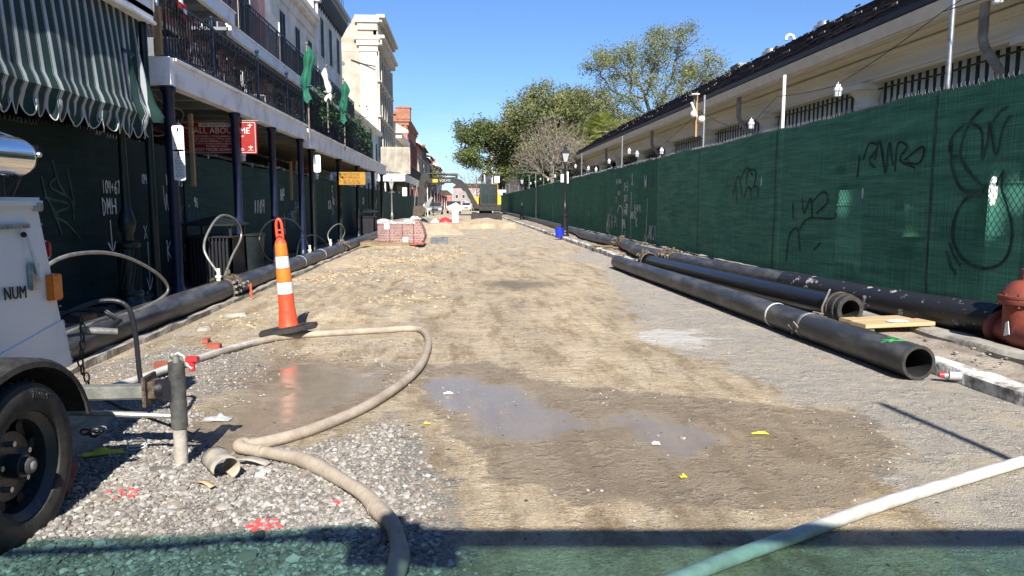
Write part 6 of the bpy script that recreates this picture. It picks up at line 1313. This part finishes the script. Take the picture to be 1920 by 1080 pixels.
# outrigger and jack
MB().box(-.3,.225,3.72-oy,3.79-oy,.395,.465).build('outrigger','steel',TR,bevel=.008)
MB().box(.205,.222,3.68-oy,3.83-oy,.36,.52).box(.222,.26,3.71-oy,3.8-oy,.40,.49).build('mount_plate','rust',TR,bevel=.004)
MB().cyl((.25,3.755-oy,.44),(.30,3.755-oy,.44),.05,n=14).box(.29,.36,3.71-oy,3.80-oy,.38,.50).build('swivel','iron',TR,bevel=.006)
MB().cyl((.36,3.745-oy,.235),(.36,3.745-oy,.585),.041,n=18).build('jack','hdpe',TR)
MB().cyl((.36,3.745-oy,.03),(.36,3.745-oy,.235),.034,n=18).build('jack_leg','concrete',TR)
MB().cyl((.36,3.745-oy,.585),(.36,3.745-oy,.615),.018).tube([(.345,3.745-oy,.62),(.375,3.745-oy,.63),(.40,3.745-oy,.615),(.415,3.745-oy,.57),(.44,3.745-oy,.55)],.013,8).ball((.345,3.745-oy,.62),.02,6).build('crank','steel',TR)
M['pinkp']=mat('red_plastic',(.60,.04,.05),.4); MB().box(.405,.47,3.73-oy,3.775-oy,.585,.61).cyl((.435,3.75-oy,.535),(.435,3.75-oy,.59),.018,n=8).build('crank_knob','pinkp',TR,bevel=.004)
# chrome drum with bracket
MB().lathe([(.02,-1.2),(.088,-1.19),(.092,-1.17),(.092,.55),(.086,.585),(.07,.60),(.02,.605)],(-.22,0,1.615),30,'y').build('exhaust_drum','chrome',TR)
MB().tube([(-.22,.595,1.53),(-.24,.6,1.50),(-.22,.58,1.50)],.008,5).tube([(-.22,.54,1.515),(-.25,.52,1.43)],.006,5).tube([(-.21,.56,1.515),(-.24,.545,1.43)],.006,5).cyl((-.24,.46,1.43),(-.24,.46,1.52),.022,n=8).build('drum_bracket','iron',TR)
MB().box(-.45,-.2,.66,.72,1.62,1.68).build('lamp_bracket','iron',TR); MB().ball((-.19,.70,1.635),.014,5).build('lamp_screw','galv',TR)
MB().tube([(-.3,-.3,2.0),(-.27,.1,1.86),(-.24,.42,1.73),(-.22,.56,1.705)],.004,5).build('stay_wire','galv',TR)
MB().lathe([(.12,0),(.11,.12),(.03,.2)],(-.5,.2,1.43),16).build('fuel_cap_cowl','grey',TR)
# chains, cable and coupling behind the body
mb=MB(); p=Vector((-.20,.98,.78))
for k in range(11):
    c=p+Vector((.012*math.sin(k),.01*math.cos(k*1.7),-.045*k)); u=Vector((1,0,0)) if k%2 else Vector((0,1,0))
    mb.tube([c+u*.014*math.cos(a)+Vector((0,0,.028*math.sin(a))) for a in [j*.785 for j in range(8)]],.005,5,closed=True)
mb.build('safety_chain','iron',TR); mb=MB(); p=Vector((.08,.53,.36))
for k in range(7):
    c=p+Vector((.014*k-.06,.03*math.sin(k),-.055-.02*math.sin(k*.9))); u=Vector((0,1,0)) if k%2 else Vector((0,0,1))
    mb.tube([c+u*.014*math.cos(a)+Vector((.022*math.sin(a),0,0)) for a in [j*.785 for j in range(8)]],.005,5,closed=True)
mb.build('safety_chain','iron',TR)
MB().tube(smoothpts([(-.32,1.0,.80),(-.18,1.15,.86),(-.06,1.2,.83),(-.02,1.2,.68),(.0,1.18,.45),(.02,1.16,.33)],6),.014,8).build('power_cable','iron',TR)
MB().box(-.45,-.22,1.0,1.2,.76,.80).tube([(-.3,1.15,.80),(-.2,1.22,.80),(-.1,1.2,.74),(-.14,1.12,.70)],.02,8).build('coupling','iron',TR,bevel=.008); MB().cyl((-.22,1.02,.72),(-.08,1.12,.69),.02).build('coupling_lever','steel',TR)
o=MB().cyl((0,0,0),(.62,.10,.0),.016,n=8).build('spare_rod','steel'); o.location=(-2.15,3.66,.36); o.rotation_euler=(0,R(6),0); tag(o,'thin grey rod lying under the trailer outrigger tube','rod')
o=MB().box(-.05,.05,-.1,.1,-.03,.03).build('loose_brick','brick1',bevel=.005); o.location=(-1.93,3.43,hz(-1.93,3.43)+.07); o.rotation_euler=(R(25),R(18),R(20)); tag(o,'dark red brick wedged behind the trailer wheel','brick')
for i,(x,y,s,lb) in enumerate(((-2.42,7.0,.8,'small orange brick piece on the sand behind the jack stand'),(-2.55,6.1,.7,'broken brick piece beside the ribbed hose'),(-2.6,7.3,.6,'tiny brick crumb nearest the left kerb'))):
    o=MB().box(-.08*s,.08*s,-.05*s,.05*s,-.02,.03).build('loose_brick','brick1',bevel=.006); o.location=(x,y,hz(x,y)+.02); o.rotation_euler=(.1,.05,i*.8); tag(o,lb,'brick')
# small finds on the ground
def curl(u,v): a=-1.2+u*4.6; return (.055*math.cos(a)*(1+.15*u),-.12+.2*v,.055+.052*math.sin(a))
t=thing('cardboard_tube','curled muddy cardboard tube on the gravel beside the hose bend','cardboard',(-1.22,3.53,hz(-1.22,3.53)+.02),R(35)); o=MB().grid(curl,20,4).build('shell','cardboard',t,fixn=False); md=o.modifiers.new('s','SOLIDIFY'); md.thickness=.006
t=thing('cardboard_strip','flat curled cardboard strip behind the cardboard tube','cardboard',(-1.12,3.70,hz(-1.12,3.7)+.03),R(-20)); o=MB().grid(lambda u,v:(-.11+.22*u,-.03+.06*v,.02*math.sin(u*3.1)),8,3).build('strip','cardboard',t,fixn=False); md=o.modifiers.new('s','SOLIDIFY'); md.thickness=.006
t=thing('cardboard_strip','small tan cardboard scrap in front of the cardboard tube','cardboard',(-1.24,3.38,hz(-1.24,3.38)+.02),R(-40)); o=MB().grid(lambda u,v:(-.06+.12*u,-.015+.03*v,.01*math.sin(u*3.1)),6,2).build('strip','woodn',t,fixn=False); md=o.modifiers.new('s','SOLIDIFY'); md.thickness=.004
def crumple(name,label,cat,x,y,sx,sy,sz,m,seed,rz=0):
    o=MB().grid(lambda u,v:((u-.5)*sx*(1+.3*mnoise.noise((u*3,v*3,seed))),(v-.5)*sy*(1+.3*mnoise.noise((u*3,v*3,seed+5))),sz*(.5+mnoise.noise((u*4,v*4,seed+9)))*math.sin(math.pi*u)*math.sin(math.pi*v)+.006),9,6).build(name,m,smooth=False,fixn=False); md=o.modifiers.new('s','SOLIDIFY'); md.thickness=.003
    o.location=(x,y,hz(x,y)+.004); o.rotation_euler=(0,0,rz); tag(o,label,cat)
crumple('plastic_sheet','crumpled clear plastic scrap on wet sand behind the jack stand','plastic',-1.62,4.68,.18,.09,.04,'plastic',1)
crumple('yellow_wrapper','yellow wrapper in the trailer shadow left of the jack','wrapper',-1.98,3.98,.24,.07,.03,'yellowp',2,.3)
crumple('yellow_ribbon','yellow ribbon on the damp sand right of the puddle','ribbon',1.80,4.12,.10,.025,.02,'yellowp',3,-.1)
crumple('yellow_ribbon','tiny yellow scrap above the puddle near the hose','ribbon',-.24,4.46,.04,.025,.02,'yellowp',4)
crumple('yellow_ribbon','small orange-yellow scrap on damp sand below the puddle','ribbon',1.12,3.47,.035,.025,.02,'yellowp',5)
crumple('plastic_sheet','grey flat shard on the wet sand left of the puddle','plastic',-.12,5.22,.07,.04,.02,'whitep',6)
crumple('plastic_sheet','white shard in the puddle near its right end','plastic',1.12,4.0,.05,.03,.02,'whitep',7)
o=MB().tube([Vector((.05*math.cos(a),.03*math.sin(a)+.002*a,.01+.002*a)) for a in [k*.5 for k in range(34)]],.0035,5).build('coiled_wire','whitep'); o.location=(-1.83,4.0,hz(-1.83,4.0)); o.rotation_euler=(R(20),0,.4); tag(o,'small coil of white wire on gravel right of the yellow wrapper','wire')
o=MB().box(-.05,.05,-.02,.02,0,.025).build('grey_shard','steel',bevel=.006); o.location=(-1.55,3.62,hz(-1.5,3.6)+.0); o.rotation_euler=(.1,.2,.7); tag(o,'flat grey stone shard on the gravel below the jack','stone')
bk=thing('bucket','blue plastic bucket at the foot of the right lamp post','bucket',(3.72,27.6,.10)); MB().lathe([(.13,0),(.135,.01),(.165,.34),(.175,.345),(.175,.37),(.16,.37),(.128,.03),(.001,.03)],(0,0,0),22).build('shell','blue',bk); MB().tube([(.17*math.cos(a),.17*math.sin(a)*.9,.33-.10*abs(math.sin(a))) for a in [k*.35-.0 for k in range(10)]],.006,5).build('handle','steel',bk)
# red conduit and clear bottle at the kerb by the pipe end
o=MB().cyl((0,0,0),(.22,-.10,0),.035,n=12).cyl((.05,-.023,0),(-.03,.014,0),.02,n=8).build('plastic_bottle','plastic'); o.location=(3.80,5.25,.06); tag(o,'clear bottle with red cap lying against the right kerb at the pipe end','bottle')
o=MB().cyl((0,0,0),(-.05,.02,0),.022,n=10).build('bottle_cap','pinkp'); o.location=(3.79,5.26,.06); o.parent=None; tag(o,'red plastic cap beside the open end of the front pipe','cap')
# ================================================================ BRICK PALLET
PT=thing('pallet','grey wooden pallet sinking into the sand under the wrapped bricks','pallet',(-2.3,23.6,.05),R(-4)); 
for k in range(7): MB().box(-.95,.62,-.55+k*.17,-.43+k*.17,.10,.125).build('deck_board','woodold',PT)
for y in (-.52,0,.48): MB().box(-.95,.62,y-.04,y+.04,.0,.098).build('runner','woodold',PT)
MB().box(-.95,-.83,-.58,.62,-.03,-.002).box(.5,.62,-.58,.62,-.03,-.002).build('base_board','woodold',PT)
BS=thing('brick_stack','red paving bricks in stretch wrap slumped to the right on the pallet','brick stack',(-1.93,23.55,.18),R(-3))
def lean(x,z): return x-.10*z*0+ (.03*z if x<0 else 0)
outline=[(-.78,.0),(.62,-.05),(.72,.16),(.66,.4),(.56,.62),(.44,.74),(-.02,.745),(-.30,.70),(-.79,.66)]
MB().prism(outline,-.42,.42,'y').build('wrapped_bricks','wrapb',BS,bevel=.02)
mb=MB(); rr=random.Random(2)
for r_ in range(9):
    for c_ in range(14):
        x0=-.76+c_*.103+.01*r_*(c_>8); z0=.02+r_*.08
        if x0+.095<(.70-.02*r_) and z0+.07<.66: mb.box(x0,x0+.097,-.424-rr.random()*.004,-.40,z0,z0+.072)
mb.build('brick_face','wrapb',BS,smooth=False,bevel=.004)
mb=MB()
for c_ in range(3): mb.box(.02+c_*.23,.24+c_*.23,-.47,-.20,-.12+.02*c_,-.055+.02*c_)
mb.build('loose_brick_course','brick1',BS,bevel=.004)
for (x,z,w_,h_) in ((-.48,.50,.17,.17),(.10,.07,.17,.14)): MB().box(x-w_/2,x+w_/2,-.432,-.428,z-h_/2,z+h_/2).build('paper_label','signw',BS)
o=MB().grid(lambda u,v:(-.79+1.2*u,-.44-.012*math.sin(u*21)*math.sin(v*9),.70+.05*math.sin(u*9)*v-.12*(1-v)),30,6).build('loose_film','plastic',BS,fixn=False)
PV=thing('block_pack','dark grey paving blocks in torn plastic right of the brick stack','block pack',(-.85,24.4,.04)); 
for k in range(3):
    for j in range(2): MB().box(-.25+k*.2,-.06+k*.2,-.1,.12,j*.11,.105+j*.11).build('block','grey',PV,bevel=.006)
MB().grid(lambda u,v:(-.28+.6*u,-.1+.2*v,.225+.03*mnoise.noise((u*5,v*4,2))),8,4).build('film','plastic',PV,fixn=False)
M['sandplate']=mat('sand_caked_steel_plate',(.44,.34,.23),.9,scale=1.2,col2=(.2,.15,.10),bump=.5)
M['fadedred']=mat('faded_red_board',(.62,.28,.27),.7,scale=5,col2=(.6,.5,.48))
# ================================================================ TRENCH PLATES, SPOIL, BAGS
for i,(x,y,w_,lb) in enumerate(((.55,40.5,3.0,'right-hand sandy steel trench plate in front of the excavator'),(-1.9,41.5,3.4,'left-hand sandy trench plate under the excavator bucket'))):
    o=MB().box(0,w_,-.06,.06,0,.34).box(-.02,.03,-.09,.09,0,.44).box(w_-.03,w_+.02,-.09,.09,0,.38).box(.4,w_-.4,-.075,-.06,.28,.31).build('trench_plate','sandplate',bevel=.01); o.location=(x-.6,y,-.02); o.rotation_euler=(R(-12),0,R(3-6*i)); tag(o,lb,'trench plate')
def mound(label,x,y,rx,ry,h,m,seed):
    o=MB().grid(lambda u,v:((u-.5)*2*rx,(v-.5)*2*ry,h*max(0,math.cos(min(1,math.hypot((u-.5)*2,(v-.5)*2))*1.5708))*(1+.5*mnoise.noise((u*5,v*5,seed)))-.03),22,16).build('sand_heap',m,fixn=False); o.location=(x,y,0); tag(o,label,'sand heap'); o['kind']='stuff'
M['sandm']=mat('heaped_sand',(.46,.37,.255),.95,scale=5,col2=(.33,.25,.17),bump=.8,bscale=25)
mound('low heap of dug sand beneath the excavator bucket',-1.2,33.5,1.5,1.4,.42,'sandm',3); mound('small spoil heap behind the brick stack',-2.4,30,1.3,1.3,.4,'sandm',5); mound('sand bank along the left kerb beside the pipe clamp',-2.75,17.5,.55,2.5,.16,'sandm',8); mound('tan plates of spoil under the excavator tracks',1.6,58,2.2,3,.25,'sandm',9)
for i,(x,y,r_,m,lb) in enumerate(((-3.3,50,.45,'whitep','white bulk bag heaped left of the red tarp'),(-2.4,49.6,.38,'grey','grey sack beside the white bulk bag'),(-1.9,49.2,.3,'whitep','small white sack in the middle of the pile'),(-1.2,49.0,.42,'pinkp','bright red tarp bundle beside the sacks'),(-2.7,48.8,.34,'iron','black sack at the front of the sack pile'))):
    o=MB().grid(lambda u,v:(r_*1.2*math.cos(u*6.283)*math.sin(v*1.57+.001)*(1+.25*mnoise.noise((u*4,v*3,i))),r_*math.sin(u*6.283)*math.sin(v*1.57+.001),r_*1.1*math.cos(v*1.57)*(1+.35*mnoise.noise((math.cos(u*6.28)*2,v*4,i+7)))),20,10).build('sack',m,fixn=False); o.location=(x,y,0); tag(o,lb,'sack')
t=thing('site_barrier','faded red and white barrier board beyond the sacks','barrier',(-.6,53,0)); MB().prism([(-.5,.95),(.5,.85),(.6,1.15),(.1,1.5),(-.6,1.2)],-.03,.03,'y').build('board','fadedred',t); MB().box(-.2,.25,-.05,.05,0,.95).build('white_panel','whitep',t); 
# ================================================================ EXCAVATOR
EX=thing('excavator','charcoal and yellow crawler excavator reaching its arm left across the street','excavator',(1.9,60.5,0))
for sx in(-1,1):
    x=sx*.95; pr=[(-1.25,.08),(-1.05,0),(1.05,0),(1.25,.08),(1.35,.33),(1.2,.6),(1.0,.66),(-1.0,.66),(-1.2,.6),(-1.35,.33)]
    tk=MB().prism(pr,x-.2,x+.2,'x').build('track','rubber',EX); mb=MB()
    for k in range(13): mb.box(x-.205,x+.205,-1.2+k*.2,-1.1+k*.2,-.01,.02); mb.box(x-.205,x+.205,-1.2+k*.2,-1.1+k*.2,.65,.68)
    mb.build('grouser','rubber',tk,smooth=False)
    for yy in (-1.0,-.5,0,.5,1.0): MB().cyl((x-.22,yy,.25),(x+.22,yy,.25),.14,n=12).build('roller','steel',tk)
MB().box(-.75,.75,-.8,.8,.3,.62).cyl((0,0,.6),(0,0,.8),.55,n=18).build('undercarriage','exg',EX)
MB().box(-1.25,1.3,-1.55,-1.45,.05,.5).box(-.6,-.45,-1.5,-.7,.3,.42).box(.45,.6,-1.5,-.7,.3,.42).build('dozer_blade','exg',EX,bevel=.01)
MB().box(-1.15,1.25,-1.0,1.55,.8,1.3).build('upper_frame','exg',EX,bevel=.04)
MB().box(-1.1,1.22,.6,1.6,1.3,2.0).build('engine_cover','exy',EX,bevel=.06); MB().box(.95,1.25,-1.0,.6,1.3,2.35).build('side_cover','exy',EX,bevel=.05)
MB().box(-1.12,-.75,-.95,.6,1.3,1.75).build('tool_box','exy',EX,bevel=.04)
# cab
cb=MB().box(.2,.26,-1.045,-.99,1.3,2.95).box(-.5,-.38,-1.05,-.98,1.3,2.95).box(.86,.97,-1.05,-.98,1.3,2.95)
for (x,y) in ((-.45,-1.0),(.42,-1.0),(.92,-1.0),(-.45,.55),(.92,.55)): cb.box(x-.035,x+.035,y-.035,y+.035,1.25,2.95)
cb.box(-.5,.96,-1.04,.6,2.9,3.02).box(-.5,.96,-1.04,-.98,1.22,1.42).box(-.48,.95,-1.03,-.99,2.02,2.06).build('cab_frame','exg',EX,bevel=.01)
MB().box(.45,.99,-1.06,.62,3.02,3.05).box(.9,1.0,-1.05,.6,1.3,2.95).build('cab_side','exy',EX)
MB().box(-.45,.92,-1.0,-.985,1.4,2.9).box(-.47,-.45,-.98,.55,1.4,2.9).box(.6,.62,-.3,.2,1.4,1.45).build('cab_glass','exglass',EX)
MB().box(.0,.5,-.2,.3,1.5,2.3).build('seat','ink',EX)
MB().box(-.9,-.86,-1.3,-1.28,2.2,2.5).box(1.1,1.35,-1.1,-1.06,2.1,2.5).build('mirror','whitep',EX)
# boom: swings to the viewer's left
def plate_arm(name,outline,y0,y1,m): return MB().prism(outline,y0,y1,'y').build(name,m,EX,bevel=.015)
bx=-1.0
boom=[(-.55,.95),(-.95,1.0),(-1.35,1.75),(-2.1,2.75),(-2.75,3.1),(-4.4,3.02),(-4.75,3.15),(-4.9,3.45),(-4.5,3.48),(-2.6,3.58),(-1.95,3.3),(-1.4,2.6),(-.75,1.5)]
B=plate_arm('boom',boom,-1.25,-.95,'exg')
plate_arm('boom_cylinder',[(-.95,.85),(-1.05,.95),(-1.95,2.35),(-1.85,2.45),(-1.7,2.4)],-1.3,-1.26,'steel')
plate_arm('arm',[(-4.6,3.6),(-4.9,3.95),(-5.2,3.9),(-5.45,3.2),(-5.65,1.2),(-5.35,1.1),(-5.0,1.5),(-4.75,3.2)],-1.22,-.98,'exg')
MB().cyl((-2.4,-1.1,3.72),(-4.0,-1.1,3.85),.09,n=10).cyl((-4.0,-1.1,3.85),(-4.9,-1.1,3.85),.045,n=8).box(-2.5,-2.3,-1.15,-1.05,3.5,3.8).build('arm_cylinder','exg',EX)
MB().cyl((-5.55,-1.3,3.2),(-5.8,-1.3,1.9),.07,n=8).cyl((-5.8,-1.3,1.9),(-5.85,-1.3,1.15),.04,n=8).build('bucket_cylinder','steel',EX)
MB().tube([(-2.0,-1.0,3.5),(-2.3,-1.0,3.85),(-2.9,-1.0,3.85),(-3.3,-1.0,3.65)],.03,6).tube([(-4.8,-1.3,3.3),(-5.0,-1.35,2.9),(-4.6,-1.3,2.4),(-5.0,-1.3,1.9)],.025,6).build('hydraulic_hose','ink',EX)
MB().prism([(-6.0,.55),(-5.9,1.2),(-5.2,1.25),(-4.95,1.0),(-5.1,.55),(-5.5,.28),(-5.9,.3)],-1.5,-.7,'y').build('bucket','rust',EX,bevel=.02)
mb=MB()
for k in range(5): mb.prism([(-6.0,.5),(-5.85,.45),(-5.95,.15)],-1.48+k*.18,-1.40+k*.18,'y')
mb.build('bucket_tooth','steel',EX); MB().prism([(-5.1,1.2),(-4.5,2.0),(-4.35,1.9),(-4.75,1.0),(-5.0,.95)],-1.2,-1.0,'y').build('thumb','steel',EX)
text('VOLVO',.26,(-3.35,-1.262,3.28),(1,0,.03),'inkw',EX,ext=.004,space=1.05); MB().box(-4.35,-3.95,-1.258,-1.252,3.14,3.38).build('yellow_decal','exy',EX)
M['farhaze']=mat('hazy_lilac_render',(.34,.28,.27),.9,scale=.3,var=.3)  # far wall toned down towards lilac, with distance haze put into the colour
# ================================================================ FAR STREET END
def car(label,loc,rz,m,L_=4.4,suv=True):
    t=thing('parked_car',label,'car',loc,rz,'cars at the far end of the street'); w=.9
    pr=[(-L_/2,.35),(-L_/2,.85),(-L_/2+.2,1.0),(-1.1,1.05),(-.6,1.6 if suv else 1.42),(1.2,1.62 if suv else 1.4),(L_/2-.1,1.05),(L_/2,.8),(L_/2,.35)]
    MB().prism(pr,-w,w,'y').build('body',m,t,bevel=.06)
    MB().prism([(-1.0,1.07),(-.6,1.52),(1.1,1.54),(1.7,1.08)],-w-.01,w+.01,'y').prism([(-1.16,1.08),(-.66,1.58),(-.62,1.56),(-1.1,1.06)],-.75,.75,'y').build('window','glass',t)
    for x in(-1.35,1.35):
        for y in(-.85,.85): MB().cyl((x,y-.1,.33),(x,y+.1,.33),.33,n=18).build('wheel','rubber',t)
    for y in(-.65,.65): MB().box(-L_/2-.02,-L_/2+.05,y-.18,y+.18,.68,.85).build('headlight','whitep',t)
    MB().box(-L_/2-.03,-L_/2,-.4,.4,.5,.75).build('grille','ink',t); return t
c1=car('dark parked car facing the viewer under the excavator boom',(-3.6,95,0),R(90),'grey'); car('grey-green car left of the dark one beyond the barrier',(-6.4+1.2,84,0),R(85),'pale')
car('white car at the very end of the street',(.6,140,0),R(90),'whitep'); dup(c1,(2.8,150,0),R(90),'small dark car far off behind the excavator cab')
for i,(x0,x1,z,y,m,lb) in enumerate(((-8,-2.5,5.5,330,'redbrick','low red building closing the far left of the street end'),(-2.3,6,9,345,'farhaze','pale building closing the end of the street'),(6.2,16,7,325,'beige','beige block at the far right of the street end'),(16.2,40,11,310,'redbrick','brick block hidden mostly by the trees'),(-30,-8.3,10,320,'beige','far beige block at left of the street end'))):
    t=thing('far_building',lb,'building',(x0*2,y,0)); W_=(x1-x0)*2; MB().box(0,W_,0,10,0,z).build('wall',m,t); MB().prism([(-.3,z),(W_+.3,z),(W_-2,z+2),(2,z+2)],-.3,10,'y').build('roof','roofs',t)
    n=max(2,int(W_/3.2))
    for k in range(n):
        for j in range(max(1,int(z/3.2))): f=MB().box(1+k*3.2,2.4+k*3.2,-.06,-.01,1+j*3.0,2.7+j*3.0).build('window','trim',t); MB().box(1.1+k*3.2,2.3+k*3.2,-.08,-.061,1.1+j*3.0,2.6+j*3.0).build('pane','glass',f)
# buildings on the right beyond the trees
t=thing('balcony_building','dark balconied building beyond the excavator at right of the street','building',(7.2,120,0)); MB().box(0,12,0,30,0,9.5).build('wall','shopwall',t); MB().box(-2.4,0,0,30,3.3,3.7).box(-2.4,0,0,30,6.4,6.7).box(-2.6,12,-.3,30.3,9.5,9.9).build('balcony','white',t)
for k in range(5): MB().cyl((-2.3,.2+k*7,0),(-2.3,.2+k*7,9.5),.1,n=6).build('post','white',t)
t=thing('balcony_building','cream balconied house at the far right beyond the balconied block','building',(6.8,155,0)); MB().box(0,12,0,60,0,8).build('wall','cream',t); MB().box(-2.2,0,0,60,3.6,4).box(-2.4,12,-.3,60,8,8.5).build('balcony','white',t)
for k in range(4): MB().cyl((-2.1,.2+k*9,0),(-2.1,.2+k*9,8),.1,n=6).build('post','white',t)
t=thing('white_panel_sign','white panel board on poles above the excavator cab','sign',(2.6,66,0)); MB().box(.3,.75,-.02,.02,3.3,3.9).build('panel','signw',t); MB().cyl((.5,0.05,0),(.5,.05,3.9),.04).build('pole','galv',t)
for k in range(5):
    o=MB().cyl((0,0,0),(0,0,3.2),.05,n=8).lathe([(.09,0),(.09,.05)],(0,0,0),8).build('site_pole',('galv','white','iron','galv','redv')[k]); o.location=(-4.2+.25*k,72+9*k,0); tag(o,('galvanised','white','black','further galvanised','dark red')[k]+' thin site pole beyond the excavator arm','pole')
# film folds, glints and straps over the wrapped bricks
mb=MB(); rr=random.Random(9)
for k in range(46):
    x=rr.uniform(-.76,.5); z=rr.uniform(.15,.66); a=rr.uniform(-.9,.9); l=rr.uniform(.05,.22)
    p=Vector((x,-.432,z)); q=Vector((min(.6,x+l*math.cos(a)),-.436,min(.69,max(.05,z+l*math.sin(a))))); mb.bar(p,q,.008,.006)
mb.build('film_fold','plastic',BS,smooth=False)
mb=MB()
for x in (-.40,.0,.36): mb.box(x,x+.018,-.437,-.431,-.02,.70)
mb.build('strap','iron',BS,smooth=False)
# orange marker stake and small site clutter along the left pipe
t=thing('marker_stake','small orange stake stuck in the sand in front of the nearest clamp','stake',(-3.1,10.6,.03)); MB().prism([(-.015,0),(.015,0),(.012,.2),(0,.23),(-.012,.2)],-.006,.006,'y').build('stake','orange',t)
for i,(x,y,rz,lb) in enumerate(((-2.85,9.0,.4,'pale broken kerb chunk on the sand beside the nearest left pipe'),(-2.95,12.4,1.2,'pale broken kerb chunk by the left pipe behind the cone'),(-2.9,8.1,2.0,'flat pale rubble slab left of the cone base'))):
    o=MB().add([(-.16,-.07,0),(.14,-.09,0),(.18,.06,0),(-.12,.09,0),(-.13,-.05,.06),(.11,-.06,.05),(.14,.04,.07),(-.09,.06,.05)],[(3,2,1,0),(4,5,6,7),(0,1,5,4),(1,2,6,5),(2,3,7,6),(3,0,4,7)]).build('kerb_chunk','kerbg',bevel=.01); o.location=(x,y,hz(x,y)); o.rotation_euler=(0,0,rz); tag(o,lb,'rubble')
# trailer rivets and seam
mb=MB()
for k in range(9): mb.ball((-.232,3.70-oy-.0+ (k*.022),1.30-k*.085),.005,5)
for k in range(6): mb.ball((-.232,3.2-oy+k*.1,.66-k*.012),.005,5)
mb.build('rivet','galv',TR)
MB().tube([(-.2,3.65-oy,.55),(.0,3.9-oy,.3),(.3,4.1-oy,.08)],.008,5).build('ground_lead','iron',TR)

# more machinery and clutter closing the street end
def pickup(label,loc,rz,m):
    t=thing('pickup_truck',label,'truck',loc,rz); MB().prism([(-2.6,.5),(-2.6,1.05),(-1.3,1.15),(-.8,1.75),(.6,1.78),(.75,1.15),(2.6,1.15),(2.6,.5)],-.95,.95,'y').build('body',m,t,bevel=.06)
    MB().prism([(-1.36,1.17),(-.87,1.70),(-.83,1.70),(-1.3,1.15)],-.8,.8,'y').prism([(-1.1,1.2),(-.75,1.66),(.5,1.68),(.6,1.2)],-.965,.965,'y').build('window','glass',t)
    for x in(-1.7,1.6):
        for y in(-.9,.9): MB().cyl((x,y-.12,.38),(x,y+.12,.38),.38,n=18).build('wheel','rubber',t)
    for y in(-.72,.72): MB().box(-2.63,-2.58,y-.17,y+.17,.78,.98).build('headlight','whitep',t)
    MB().box(-2.64,-2.59,-.5,.5,.62,.98).box(-2.7,-2.6,-.9,.9,.42,.58).build('grille','steel',t); return t
pickup('grey pickup truck facing the viewer beyond the excavator boom',(-1.3,104,0),R(90),'exg'); pickup('dark pickup truck parked at the left kerb far beyond the gallery',(-4.9,122,0),R(92),'iron')
